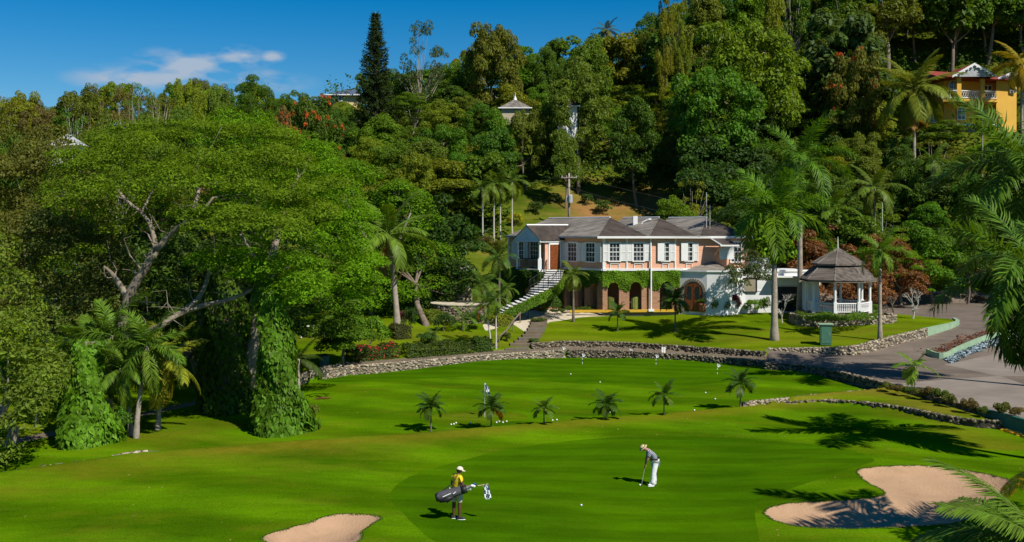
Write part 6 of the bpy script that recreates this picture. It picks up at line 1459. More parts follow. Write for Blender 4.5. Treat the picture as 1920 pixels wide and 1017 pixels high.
palm_at(1245, 777, 740, 33, 10, 'young', (.04, .10, .012), 'thin young palm drooping to the right, fifth in the row', group=grp, r=.035, seed=5, bulge=1.2)
palm_at(1388, 763, 718, 35, 15, 'young', YG, 'tallest young palm, near the right end of the row', group=grp, r=.045, seed=6, bulge=1.2)
palm_at(1716, 729, 686, 46, 8, 'young', (.07, .16, .015), 'young palm with upright spear on the grass strip beside the driveway', r=.06, seed=7, bulge=1.1, emin=-10)
palm_at(1158, 621, 585, 26, 11, 'young', YG, 'small palm on the house lawn below the arcade', r=.06, seed=8)
palm_at(1266, 623, 562, 36, 15, 'young', YG, 'drooping palm on the lawn in front of the arched wooden door', r=.075, seed=9)
palm_at(1075, 604, 515, 36, 17, 'areca', (.065, .115, .02), 'full palm on the lawn in front of the house corner', r=.11, seed=10, bark='bark')
palm_at(1262, 585, 545, 22, 9, 'young', (.05, .09, .015), 'thin young palm close against the arcade', r=.04, seed=21)
# royal palms
palm_at(1452, 638, 492, 128, 16, 'royal', (.052, .135, .012), 'tall royal palm with swollen grey trunk left of the gazebo', r=.30, shaft=4.0, seed=11, bulge=1.45, dead=0, emin=8)
palm((*XY(1500, 91), zg(*XY(1500, 91))), ZP(300, 91) - zg(*XY(1500, 91)), 5.4, 17, 'royal', (.045, .12, .012), 'taller royal palm standing behind the one left of the gazebo', r=.26, seed=12)
x, y, z = gp(1650, 640); palm((x, y, z), (640 - 500) / F * y, 2.3, 13, 'royal', (.06, .15, .012), 'slim palm with ringed trunk right of the gazebo', r=.17, shaft=1.3, seed=13, emin=-40)
x, y, z = gp(745, 620); palm((x, y, z), ZP(440, y) - z, 4.2, 15, 'coco', (.07, .14, .02), 'leaning palm with long bare pale trunk left of the hut', r=.26, lean=(-.7, 0), seed=14, dead=2)
x, y, z = gp(642, 691)
tree('round_c', 'tree', (x, y, z), (691 - 560) / F * y, 2.2, GREENS['mid'], 'small tree with slim pale trunk growing from the cart path wall')
# palms by the curved stair
palm_at(936, 584, 482, 46, 18, 'areca', (.035, .085, .015), 'dark full palm before the porch left of the stair', r=.14, seed=15, bark='bark')
palm_at(905, 600, 532, 48, 14, 'areca', (.045, .10, .016), 'spreading palm left of the curved stair foot', r=.12, seed=16, bark='bark')
palm_at(950, 598, 540, 28, 12, 'areca', (.05, .11, .016), 'low palm just beside the curved stair treads', r=.1, seed=17, bark='bark')
palm_at(921, 655, 568, 42, 13, 'areca', (.05, .11, .018), 'slender white stemmed palm, left of the pair by the garden steps', r=.075, lean=(-.5, 0), seed=18, dead=1, deadcol=(.34, .10, .02), bark='bark_white')
palm_at(930, 655, 560, 36, 12, 'areca', (.05, .11, .018), 'slender white stemmed palm, right of the pair by the garden steps', r=.075, lean=(.0, 0), seed=19, bark='bark_white')
palm_at(868, 620, 596, 34, 12, 'areca', (.06, .13, .02), 'broad leaved low palm on the garden slope', r=.1, seed=20)
palm_at(812, 642, 628, 24, 11, 'areca', (.05, .10, .03), 'low spiky palm shrub at the top of the garden grass', r=.06, seed=22)
# slender palms on the hill behind the hut
for k, (px, top, pb, l) in enumerate(((905, 352, 425, 'leftmost'), (926, 344, 420, 'second from left'), (938, 348, 420, 'tallest'), (960, 340, 415, 'rightmost'))):
    Y = 112 + k; x, y = XY(px, Y); z = zg(x, y); palm((x, y, z), max(5, ZP(top, Y) - z), 2.5, 12, 'areca', (.06, .12, .02), l + ' of four slender pale palms on the hill left of the house roof', r=.10, seed=30 + k, bark='bark_white', group='slender palms above the hut')
# coconut palms on the right hill
x, y = XY(1714, 122); z = zg(x, y); palm((x, y, z), ZP(165, 122) - z, 6.0, 26, 'coco', (.095, .135, .022), 'big coconut palm with tan lower fronds left of the yellow villa', r=.24, seed=40, dead=3, deadcol=(.32, .19, .06), emin=-62)
x, y = XY(1916, 128); z = zg(x, y); palm((x, y, z), ZP(118, 128) - z, 4.4, 16, 'coco', (.17, .16, .02), 'yellowing coconut palm above the villa at the right edge', r=.2, seed=41)
x, y = XY(1842, 122); z = zg(x, y); palm((x, y, z), ZP(212, 122) - z, 2.5, 13, 'areca', (.05, .10, .015), 'small palm in front of the yellow villa', r=.1, seed=42)
x, y = XY(1640, 106); z = zg(x, y); palm((x, y, z), ZP(352, 106) - z, 3.6, 14, 'coco', (.06, .11, .02), 'palm behind the gazebo near the pale green pole', r=.16, seed=43)
x, y = XY(1560, 104); z = zg(x, y); palm((x, y, z), ZP(392, 104) - z, 3.4, 13, 'coco', (.055, .12, .015), 'palm over the white annex behind the royal palms', r=.16, seed=44)
x, y = XY(1412, 104); z = zg(x, y); palm((x, y, z), ZP(440, 104) - z, 3.0, 12, 'coco', (.05, .12, .015), 'low palm behind the right end of the house', r=.14, seed=45)
x, y = XY(1750, 112); z = zg(x, y); palm((x, y, z), ZP(300, 112) - z, 2.6, 12, 'areca', (.05, .11, .015), 'small palm on the slope below the big coconut palm', r=.12, seed=46)
x, y = XY(1138, 160); z = zg(x, y); palm((x, y, z), ZP(56, 160) - z, 2.6, 13, 'coco', (.045, .07, .02), 'dark distant palm breaking the skyline', r=.15, seed=47)
# near palms at the right edge
palm((23.0, 44.2, zg(23.0, 44.2)), 7.2, 4.8, 24, 'royal', (.042, .105, .012), 'near royal palm at the right edge with drooping fronds over the driveway', r=.24, shaft=1.0, seed=50, emin=-62, lean=(-.5, 0), dead=1, deadcol=(.28, .19, .04))
palm((31.4, 60.0, .8), 11.0, 6.0, 23, 'royal', (.042, .105, .012), 'tall royal palm high at the right edge behind the nearest one', r=.28, shaft=1.8, seed=51, emin=-50, lean=(-1.2, 0))
palm((20.0, 28.9, 0), 8.6, 4.9, 27, 'royal', (.035, .09, .012), 'dark palm at the right edge hanging beside the bunker', r=.22, seed=52, emin=-60, emax=45, lean=(-.3, 0))
palm((13.5, 25.4, 0), 1.9, 3.5, 28, 'coco', (.055, .12, .016), 'low palm whose fronds fill the lower right corner', r=.2, seed=53, emin=-25, emax=60)
palm((16.9, 31.0, 0), 2.6, 2.2, 9, 'coco', (.42, .30, .015), 'yellow fronded small palm at the right edge above the bunker', r=.12, seed=54)
# palm clump under the great trees at left
for k, (px, pb, top, fl, l, lean) in enumerate(((255, 822, 648, 102, 'curved trunk palm in front, right of the vine covered clump', (.55, 0)), (206, 812, 628, 100, 'palm with straight pale trunk in the left clump', (.1, 0)), (246, 818, 690, 80, 'low leaning palm between the two trunks at left', (-.5, 0)), (182, 800, 650, 95, 'palm half hidden behind the vine covered clump', (-.3, 0)), (296, 806, 676, 96, 'palm with yellowish fronds spreading right in the left clump', (.3, 0)), (140, 770, 640, 110, 'shaded palm at the left side of the clump', (0, 0)))):
    palm_at(px, pb, top, fl, 13, 'royal' if k < 2 else 'coco', (.055, .125, .018) if k != 4 else (.12, .16, .02), l, r=.13, seed=60 + k, lean=lean, emin=-48)
palm_at(560, 770, 672, 60, 9, 'coco', (.03, .06, .014), 'dark palm poking out behind the vine covered trunk', r=.1, seed=70)
palm_at(70, 800, 700, 70, 10, 'coco', (.07, .15, .015), 'bright palm frond tuft at the far left edge', r=.1, seed=71)

# ------------------------------------------------------------------ shrubs and beds
def bush(px, py, w_px, h_px, kind, col, label, cat='shrub', group=None, petals=None, name='shrub'):
    x, y, z = gp(px, py); h0, r0, cm, tm = PROTO[kind]; e = empty(name, (x, y, z), label, cat, group, R.uniform(0, 6)); s = (w_px / 2 / F * y / r0, w_px / 2 / F * y / r0, h_px / F * y / h0)
    link('foliage', cm, e, scale=s, color=col); link('stem', tm, e, scale=s)
    return e
bush(697, 663, 72, 70, 'bush_a', (.10, .21, .010), 'large round bright green clipped bush left of the garden slope')
bush(1018, 590, 20, 14, 'bush_b', (.12, .17, .02), 'yellow green shrub on the paving below the stair'); bush(975, 591, 24, 16, 'bush_b', (.05, .10, .015), 'dark shrub on the bank below the curved stair')
for k in range(9): bush(1040 + k * 12.5, 587 + (k < 2) * 3, 16, 11 + (k % 3) * 1.5, 'bush_b', (.075, .12, .015), ('%s small clipped shrub of the row below the arcade, counted from the stair' % ['first', 'second', 'third', 'fourth', 'fifth', 'sixth', 'seventh', 'eighth', 'ninth'][k]), group='small shrubs edging the lawn below the arcade')
for k, (px, w, h, c, l) in enumerate(((1338, 32, 30, 'mid', 'green shrub against the white annex right of the arched door'), (1360, 30, 26, 'mid', 'leafy shrub in the middle of the annex flower bed'), (1378, 24, 30, None, 'dark purple leaved shrub below the notice board'), (1412, 34, 22, 'bright', 'low bright shrub right of the notice board'), (1434, 22, 26, 'mid', 'shrub beside the royal palm trunk at the annex'))):
    bush(px, 590, w, h * 1.3, 'bush_a' if k < 4 else 'bush_b', GREENS[c] if c else (.11, .02, .03), l)
bush(1500, 588, 30, 36, 'bush_b', (.06, .11, .015), 'green shrub at the left foot of the gazebo'); bush(1640, 592, 26, 22, 'bush_a', (.09, .17, .012), 'bright shrub at the right foot of the gazebo')
def twig(px, py, h_px, label, m='bark_white'):
    x, y, z = gp(px, py); H = h_px / F * y; e = empty('bare_shrub', (x, y, z), label, 'shrub'); rg = np.random.default_rng(int(px)); mb = MB()
    def br(p, d, L, r, n):
        q = p + d * L; mb.tube([p, (p + q) / 2 + rg.normal(size=3) * L * .06, q], [r, r * .8, r * .6], 4, False)
        if n: 
            for _ in range(3): br(q, unit(d + rg.normal(size=3) * .55 + [0, 0, .15]), L * rg.uniform(.55, .8), r * .6, n - 1)
    br(np.zeros(3), np.array([0, 0, 1.]), H * .28, H * .03, 1); 
    for _ in range(3): br(np.array([0, 0, H * .2]), unit(rg.normal(size=3) * .6 + [0, 0, 1]), H * .3, H * .022, 3)
    mb.build('branches', M[m], e)
    return e
twig(1466, 606, 60, 'leafless white branched shrub right of the big royal palm trunk'); twig(1675, 596, 50, 'leafless small tree right of the gazebo post', 'bark'); twig(1712, 598, 62, 'pale leafless frangipani shrub by the road right of the gazebo')
# crotons along the driveway wall
for k, (px, py, w, h) in enumerate(((1665, 736, 26, 20), (1684, 741, 26, 20), (1703, 744, 24, 20), (1722, 749, 26, 22), (1745, 752, 30, 28), (1765, 758, 30, 30), (1778, 764, 26, 26), (1815, 776, 28, 30), (1843, 783, 22, 22), (1880, 786, 34, 32), (1905, 788, 30, 24))):
    bush(px, py, w, h, 'bush_b', [(.10, .12, .02), (.13, .10, .03), (.08, .13, .015)][k % 3], ['first', 'second', 'third', 'fourth', 'fifth', 'sixth', 'seventh', 'eighth', 'ninth', 'tenth', 'eleventh'][k] + ' croton shrub along the driveway wall, counted from the far end', group='croton shrubs under the driveway wall', name='croton_shrub')
# hedges by the path and garden slope
def hedge(px0, py0, px1, py1, w, h, col, label, n=4200, seed=1, red=False):
    a, b = gp(px0, py0), gp(px1, py1); rg = np.random.default_rng(seed); O = a; L = math.dist(a[:2], b[:2]); t = rg.uniform(0, 1, n); dx, dy = (b[0] - a[0]) / L, (b[1] - a[1]) / L
    s = rg.uniform(-1, 1, n); v = rg.uniform(0, 1, n); side = rg.uniform(size=n) < .5; s = np.where(side, np.sign(s), s); v = np.where(side, v, 1) 
    lump = 1 + .14 * np.sin(t * L * 2.2) + .08 * np.sin(t * L * 5.1)
    X = a[0] + dx * t * L - dy * s * w * lump; Y = a[1] + dy * t * L + dx * s * w * lump; Z = zt(X, Y) + v * h * lump
    Nn = np.column_stack([np.where(side, -dy * s, 0), np.where(side, dx * s, 0), np.where(side, .4, 1)]) + rg.normal(size=(n, 3)) * .6
    V = leaves(np.column_stack([X, Y, Z]) + rg.normal(size=(n, 3)) * .04, Nn, .075 * rg.uniform(.6, 1.4, n), .55, rg) - np.array(O)
    e = empty('hedge', O, label, 'hedge'); o = link('foliage', fast_mesh('foliage', V, quads(V), M['leaf']), e, color=col)
    if red: j = rg.choice(n, 260); Vb = leaves((np.column_stack([X, Y, Z]) - np.array(O))[j] + [0, -.05, .06], rg.normal(size=(260, 3)), .07, .8, rg); link('blossoms', fast_mesh('blossoms', Vb, quads(Vb), M['petal']), e, color=(.45, .03, .03))
    return e
hedge(655, 676, 742, 668, .55, .8, (.045, .08, .015), 'dark hedge with red flowers on the path wall at left', red=True)
hedge(757, 669, 885, 659, .5, .7, (.05, .085, .015), 'clipped dark hedge along the top of the cart path wall'); hedge(888, 657, 918, 654, .5, .75, (.05, .10, .015), 'short green hedge left of the garden steps', n=2000)
hedge(925, 612, 955, 606, .6, .7, (.17, .20, .015), 'yellow topped hedge on the garden slope', n=2600); hedge(860, 600, 918, 602, .6, .9, (.045, .09, .015), 'dark hedge below the round terrace', n=3500); hedge(795, 606, 840, 600, .7, .8, (.12, .17, .015), 'yellow green hedge left of the round terrace', n=3000)
hedge(735, 634, 765, 632, .6, .8, (.06, .07, .02), 'brownish clipped hedge right of the leaning palm', n=2200)
for k, (px, py, w, h, c, l) in enumerate(((770, 622, 30, 46, (.03, .075, .012), 'dark upright shrub behind the brownish clipped hedge'), (800, 645, 34, 22, (.05, .11, .02), 'agave like green clump on the garden slope'), (835, 622, 40, 34, (.04, .09, .015), 'dark leafy shrub mass beside the big leaved palm'), (890, 618, 40, 34, (.04, .085, .015), 'dense shrub below the two iron chairs'), (755, 612, 22, 30, (.13, .02, .045), 'pink flowering shrub beside the leaning palm trunk'), (852, 585, 20, 26, (.06, .12, .015), 'green shrub at the left edge of the round terrace'), (1000, 648, 22, 14, (.08, .13, .02), 'low plant on the right side of the garden steps'), (1008, 606, 28, 10, (.07, .12, .02), 'low shrubs edging the lawn beside the garden steps'), (950, 640, 20, 16, (.09, .13, .02), 'low ground plant under the garden handrail'))):
    bush(px, py, w, h, 'bush_b' if k % 2 else 'bush_a', c, l)
# philodendron-covered trunks and clump (big leaves)
def vine_column(base, pts, radii, n, label, size=.17, col=(.085, .185, .012), seed=1, rough=.35, skirt=(.17, .20, .03)):
    rg = np.random.default_rng(seed); pts = np.array(pts); k = rg.uniform(0, len(pts) - 1.001, n); i = k.astype(int); f = (k - i)[:, None]
    c = pts[i] * (1 - f) + pts[i + 1] * f; r = (np.array(radii)[i] * (1 - f[:, 0]) + np.array(radii)[i + 1] * f[:, 0]); a = rg.uniform(0, 6.283, n)
    r = r * (1 + rough * .5 * np.sin(a * 3 + c[:, 2] * 1.7) + rg.uniform(-.25, .1, n)); d = np.stack([np.cos(a), np.sin(a), 0 * a], 1)
    V = leaves(c + d * r[:, None], d + rg.normal(size=(n, 3)) * .45 + [0, 0, .35], size * rg.uniform(.5, 1.25, n), .55, rg, along=np.tile([0, 0, -1.], (n, 1)) + d * .3)
    e = empty('vine_covered_trunk', base, label, 'tree'); MB().tube([tuple(p) for p in pts], [x * .72 for x in radii], 10).build('trunk', M['bark'], e, smooth=True)
    link('vine_leaves', fast_mesh('vine_leaves', V, quads(V), M['leaf']), e, color=col); return e
b = gp(530, 808); vine_column(b, [(0, 0, 0), (-.1, 0, .8), (-.2, .1, 2.0), (-.3, .2, 3.6), (-.5, .4, 5.4), (-1.2, .8, 7.4)], [1.55, 1.35, .95, .85, .75, .6], 8000, 'massive trunk wrapped in big vine leaves at the edge of the fairway', seed=3)
b = gp(165, 832); vine_column(b, [(0, 0, 0), (.0, 0, .8), (-.15, .2, 1.8), (-.25, .4, 3.2), (-.3, .6, 4.6)], [1.35, 1.25, .85, .65, .6], 6200, 'vine covered trunk and shrub clump at the left clump of palms', seed=4, col=(.10, .22, .012))
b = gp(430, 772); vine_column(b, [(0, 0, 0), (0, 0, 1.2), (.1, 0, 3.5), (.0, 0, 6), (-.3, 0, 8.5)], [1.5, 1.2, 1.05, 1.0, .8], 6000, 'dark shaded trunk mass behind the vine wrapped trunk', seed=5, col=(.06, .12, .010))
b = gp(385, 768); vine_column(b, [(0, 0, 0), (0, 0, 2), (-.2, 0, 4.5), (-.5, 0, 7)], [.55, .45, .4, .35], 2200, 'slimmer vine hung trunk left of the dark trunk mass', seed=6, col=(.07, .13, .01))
for k, (px, py, w, h, c, l) in enumerate(((215, 825, 46, 62, (.065, .16, .012), 'leafy green plant at the foot of the palms in the left clump'), (140, 812, 56, 70, (.04, .11, .012), 'dark leafy plant at the left side of the vine clump'), (110, 742, 40, 40, (.03, .06, .012), 'dark fan leaved shrub behind the vine clump'), (480, 800, 44, 46, (.05, .12, .012), 'leafy vine growth at the left foot of the massive trunk'), (578, 798, 36, 44, (.13, .17, .02), 'yellow green vine growth at the right foot of the massive trunk'))):
    bush(px, py, w, h, 'bush_b', c, l, name='leafy_plant')
# fallen frond
x, y, z = gp(625, 748); tag(link('fallen_frond', FR['young'][0], loc=(x, y, z + .05), scale=(1.6, 1.6, .5), rot=(0, 0, 2.9), color=(.20, .09, .03)), 'dry brown fallen frond on the grass right of the vine wrapped trunk', 'frond')

# ------------------------------------------------------------------ the great spreading trees at left
def great(name, base_px, base_py, label, parts, col, branches, lsz=.10, seed=1, bark='bark_fork', dens=330, wood=None):
    """parts: flat leaf pads drawn as (px,py,Y,rx,rz); branches: polylines of (px,py,Y,r)"""
    b = np.array(gp(base_px, base_py)); rg = np.random.default_rng(seed); e = empty(name, tuple(b), label, 'tree')
    cen, rad = [], []
    for (px, py, Y, rx, rz) in parts: x, y = XY(px, Y); cen.append((x - b[0], y - b[1], ZP(py, Y) - b[2])); rad.append((rx, rz))
    V = clump_leaves(cen, rad, dens, lsz, rg, 1.0, .5, 1.0, -.25)
    link('crown', fast_mesh('crown', V, quads(V), M['leaf_soft']), e, color=col)
    mb = MB()
    for br in branches:
        pts = [(XY(px, Y)[0] - b[0], Y - b[1], ZP(py, Y) - b[2]) for px, py, Y, r in br]; mb.tube(smooth_line(pts, 3), list(np.interp(np.linspace(0, 1, len(pts) * 3 - 2), np.linspace(0, 1, len(pts)), [q[3] for q in br])), 8)
    # side twigs
    for br in branches:
        for j in range(1, len(br)):
            px, py, Y, r = br[j]; p = np.array((XY(px, Y)[0] - b[0], Y - b[1], ZP(py, Y) - b[2]))
            for _ in range(2):
                d = unit(rg.normal(size=3) + [0, 0, .5]); L = rg.uniform(1.2, 2.4); mb.tube([p, p + d * L * .35 + rg.normal(size=3) * .22, p + d * L * .7 + rg.normal(size=3) * .3, p + d * L + rg.normal(size=3) * .4], [r * .3, r * .2, r * .1, .01], 4, False)
    mb.build('trunk', M[bark], e, smooth=True)
    return e
def envelope(n, seed, xs, top, bot, Y0, Y1, rx, rz, shell=.5, dome=.0):
    """pads spread through a crown outlined by its upper and lower rows"""
    rg = np.random.default_rng(seed); o = []
    for i in range(n):
        px = rg.uniform(xs[0], xs[-1]); t = np.interp(px, xs, top); b = np.interp(px, xs, bot); v = rg.uniform(0, 1) ** 1.25; k = rg.uniform(0, 1)
        py = t + (b - t) * v; Y = Y0 + (Y1 - Y0) * (k * .35 + .65 * (1 - v) + rg.uniform(-.1, .1)); s = rg.uniform(.5, 1.3); o.append((px, py + rz * 20, Y, rx * s, rz * s * rg.uniform(.8, 2.0)))
    return o
ptsA = envelope(150, 1, [95, 130, 180, 250, 330, 420, 500, 570, 620], [330, 280, 250, 228, 222, 218, 232, 262, 320], [420, 400, 360, 345, 345, 355, 370, 400, 430], 49, 64, 1.05, .40)
ptsA += envelope(70, 22, [105, 160, 230, 300, 380, 450, 520, 560], [330, 300, 330, 350, 350, 340, 340, 350], [520, 500, 440, 420, 440, 520, 560, 560], 55, 62, .8, .45)
ptsA += envelope(26, 2, [330, 420, 480, 560], [395, 390, 385, 395], [420, 430, 440, 450], 47, 52, .95, .28)
great('rain_tree', 330, 800, 'great spreading tree with forked pale trunk and flat feathery crown at left', ptsA, (.105, .175, .008),
  [[(205, 720, 53, .38), (225, 640, 53, .32), (240, 560, 53, .25), (268, 510, 53, .22), (292, 470, 53, .20)], [(292, 470, 53, .19), (320, 440, 53, .15), (345, 420, 52.5, .12), (378, 398, 52, .09), (400, 370, 52, .05)], [(292, 470, 53, .15), (285, 430, 53.5, .12), (268, 402, 54, .09), (235, 375, 54, .1), (205, 335, 55, .05)], [(240, 560, 53, .2), (215, 520, 53, .14), (195, 500, 52.5, .06)],
   [(360, 400, 52, .12), (372, 360, 53, .08), (368, 330, 54, .04)], [(265, 400, 54, .08), (290, 350, 56, .05)],
   [(225, 640, 53, .22), (262, 630, 51.5, .19), (300, 612, 50, .17), (330, 592, 50.5, .15), (375, 575, 51, .13), (430, 562, 51, .11), (470, 545, 51, .08), (510, 520, 51, .05)], [(330, 592, 50.5, .13), (372, 560, 51, .12), (390, 520, 52, .1), (402, 470, 52, .05)]], seed=1, lsz=.085)
ptsB = envelope(165, 3, [380, 430, 490, 560, 610, 650, 690, 705], [230, 212, 218, 240, 280, 330, 400, 470], [330, 400, 520, 580, 590, 590, 580, 540], 54, 68, 1.05, .52)
ptsB += envelope(34, 4, [370, 430, 480, 560, 600], [470, 462, 465, 470, 500], [500, 510, 520, 560, 600], 49, 53, .95, .26)
great('rain_tree', 505, 795, 'bright green spreading tree filling the middle left, with a long low branch', ptsB, (.105, .225, .006),
  [[(470, 790, 56, .5), (468, 700, 56, .42), (480, 620, 56, .36), (500, 540, 57, .28), (520, 440, 58, .2), (560, 330, 60, .1)], [(500, 540, 57, .18), (470, 470, 56, .12), (450, 440, 56, .06)], [(455, 500, 52, .07), (500, 488, 52, .05), (515, 485, 52, .03)], [(470, 570, 52, .12), (482, 545, 51, .08), (486, 520, 51, .04)]], seed=2, lsz=.09)
ptsC = envelope(95, 5, [560, 600, 660, 720, 770, 810, 835], [262, 268, 290, 318, 345, 390, 440], [420, 480, 560, 590, 590, 560, 520], 86, 98, 1.45, .7)
great('rain_tree', 700, 640, 'feathery bright green tree right of the great trees, behind the leaning palm', ptsC, (.095, .200, .007), [[(690, 640, 90, .35), (700, 560, 90, .3), (690, 460, 90, .2), (650, 380, 90, .1)], [(700, 560, 90, .2), (740, 470, 90, .14), (770, 400, 90, .06)]], seed=3, lsz=.13, dens=230)
def clumped(name, base_px, base_py, label, xs, top, bot, Y0, Y1, n, r, col, dens=230, lsz=.15, seed=1, lm='leaf', bark='bark', cat='tree', brs=8):
    b = np.array(gp(base_px, base_py)) if base_py else np.array((*XY(base_px, Y1), zg(*XY(base_px, Y1)))); rg = np.random.default_rng(seed); e = empty(name, tuple(b), label, cat); cen = []
    for i in range(n):
        px = rg.uniform(xs[0], xs[-1]); t, bb = np.interp(px, xs, top), np.interp(px, xs, bot); v = rg.uniform(); py = t + (bb - t) * v; Y = Y0 + (Y1 - Y0) * np.clip(.9 - v * .9 + rg.uniform(-.25, .25), 0, 1); py += r * F / Y * .6
        x, y = XY(px, Y); cen.append((x - b[0], y - b[1], ZP(py, Y) - b[2]))
    cen = np.array(cen); rad = rg.uniform(.6, 1.25, n) * r; V = clump_leaves(cen, rad, dens, lsz, rg, .5, .6, .75)
    link('crown', fast_mesh('crown', V, quads(V), M[lm]), e, color=col); mb = MB(); limbs(mb, (0, 0, 0), cen[rg.choice(n, min(brs, n), False)], .28, rg, .4); mb.build('trunk', M[bark], e, smooth=True); return e
clumped('tree', 800, 612, 'dense dark green tree left of the garden hut', [700, 740, 790, 840, 875, 888], [360, 350, 345, 352, 385, 440], [600, 600, 590, 560, 540, 520], 90, 99, 105, 1.15, (.032, .080, .010), lsz=.17, seed=11)
clumped('tree', 20, 836, 'olive leaved tree with branches to the ground at the left edge', [-120, -40, 10, 40, 75, 100], [420, 410, 430, 500, 580, 650], [860, 850, 835, 790, 740, 690], 42, 50, 105, .8, (.11, .165, .014), lsz=.10, seed=12, dens=300, bark='bark_pale')
clumped('tree', 60, 700, 'tall olive brown tree behind the one at the left edge', [-80, 0, 60, 120, 170, 200], [230, 215, 225, 250, 300, 360], [560, 560, 600, 620, 600, 560], 60, 72, 130, 1.2, (.105, .115, .018), lsz=.12, seed=13, dens=230, bark='bark_white')
clumped('tree', 90, 640, 'greyish green twiggy tree left of the forked pale trunk', [60, 110, 160, 210, 240], [400, 380, 395, 430, 470], [640, 600, 600, 580, 560], 55, 62, 70, 1.0, (.09, .115, .022), lsz=.11, seed=14, dens=220, bark='bark_white')
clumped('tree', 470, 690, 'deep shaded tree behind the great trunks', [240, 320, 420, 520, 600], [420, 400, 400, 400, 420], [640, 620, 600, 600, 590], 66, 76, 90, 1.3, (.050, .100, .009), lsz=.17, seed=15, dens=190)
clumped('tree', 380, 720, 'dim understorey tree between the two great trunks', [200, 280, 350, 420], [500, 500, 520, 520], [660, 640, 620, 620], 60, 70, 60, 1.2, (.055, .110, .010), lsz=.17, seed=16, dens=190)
clumped('tree', 1400, 573, 'small leafy tree leaning over the white annex beside the royal palm', [1368, 1385, 1410, 1436, 1450], [490, 472, 466, 468, 480], [520, 530, 522, 520, 530], 88.0, 90.5, 42, .50, (.075, .105, .03), lsz=.09, seed=17, dens=520)
clumped('tree', 1600, 520, 'russet leaved tree behind the gazebo', [1480, 1520, 1580, 1640, 1690, 1722], [452, 420, 412, 430, 450, 490], [540, 540, 545, 550, 550, 540], 96, 103, 85, 1.0, (.17, .075, .03), lsz=.16, seed=18)
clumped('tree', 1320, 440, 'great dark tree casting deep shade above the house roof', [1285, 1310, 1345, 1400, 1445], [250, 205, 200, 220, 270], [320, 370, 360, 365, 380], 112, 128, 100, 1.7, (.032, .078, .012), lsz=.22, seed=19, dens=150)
# ------------------------------------------------------------------ trees on the hill
SKY = np.array([(-200, 190), (0, 178), (60, 165), (110, 190), (150, 168), (200, 152), (300, 158), (370, 140), (420, 160), (480, 138), (540, 168), (590, 160), (640, 128), (680, 135), (760, 120), (840, 118), (870, 105), (930, 50), (990, 78), (1060, 66), (1140, 60), (1200, 62), (1235, 5), (1300, -20), (1400, -60), (1600, -90), (1920, -110), (2100, -110)])
def sky_top(px): return float(np.interp(px, SKY[:, 0], SKY[:, 1]))
LM = [(705, 120, 'the tall dark conifer'), (640, 178, 'the small cream house'), (585, 215, 'the orange flowering tree'), (965, 192, 'the grey pavilion roof'), (1065, 215, 'the half hidden white house'), (1067, 350, 'the utility pole'), (1800, 190, 'the yellow villa'), (1714, 170, 'the big coconut palm'), (1610, 150, 'the red flowering tree'), (1200, 430, 'the pink house roof'), (1573, 470, 'the gazebo roof'), (1480, 320, 'the royal palms'), (120, 260, 'the pale metal roof'), (330, 300, 'the great spreading tree'), (1150, 300, 'the bare earth bank'), (940, 370, 'the slender pale palms'), (790, 90, 'the tall open crowned tree'), (1900, 100, 'the yellowing coconut palm'), (1230, 60, 'the tall vine hung skyline trunk')]
LOOK = {'deep': 'deep green', 'mid': 'mid green', 'bright': 'bright green', 'olive': 'olive green', 'yellowish': 'yellow green', 'bluish': 'bluish green', 'brownish': 'brownish', 'dark': 'very dark green', 'feather': 'soft light green', 'russet': 'russet'}
FORM = {'round_a': 'round crowned tree', 'round_b': 'broad lumpy tree', 'round_c': 'domed dense tree', 'tall_a': 'tall narrow tree', 'tall_b': 'tall uneven tree', 'fine_a': 'fine leaved tree', 'fine_b': 'wide fine leaved tree', 'sparse_a': 'open branched tree', 'sparse_b': 'thin pale branched tree', 'bare': 'nearly bare pale tree', 'big_leaf': 'large leaved tree', 'umb_a': 'flat topped feathery tree', 'umb_b': 'spreading feathery tree'}
used = {}
def rel_label(px, py, kind, cname, dist):
    best = None
    for k in sorted(LM, key=lambda q: math.hypot(q[0] - px, (q[1] - py) * 1.3)):
        dx, dy = px - k[0], py - k[1]; d = math.hypot(dx, dy)
        side = ('right of' if dx > 0 else 'left of') if abs(dx) > abs(dy) else ('below' if dy > 0 else 'above')
        far = '' if d < 110 else ('a little way ' if d < 200 else 'well ')
        l = '%s %s %s%s %s' % (LOOK[cname], FORM[kind], far, side, k[2])
        if len(l.split()) > 16: l = l.replace(far, '')
        if l not in used: used[l] = 1; return l
        for ex in ('upper', 'lower', 'farther', 'nearer', 'wider', 'smaller'):
            l2 = ex + ' ' + l
            if l2 not in used and len(l2.split()) <= 16 and R.random() < .5: used[l2] = 1; return l2
    return l
def hill_tree(px, top, Y, wpx, kind, cname, label=None, petals=None, Hmin=4.5, jit=True):
    x, y = XY(px, Y); z = zg(x, y); H = max(Hmin, ZP(top, Y) - z); Rr = wpx / 2 / F * Y
    c = GREENS[cname]; j = [1 + R.uniform(-.14, .14) for _ in range(3)]; c = tuple(a * b for a, b in zip(c, j))
    lb = label or rel_label(px, top + 30, kind, cname, Y)
    return tree(kind, 'tree', (x, y, z - .1), H, Rr, c, lb, petals=petals)
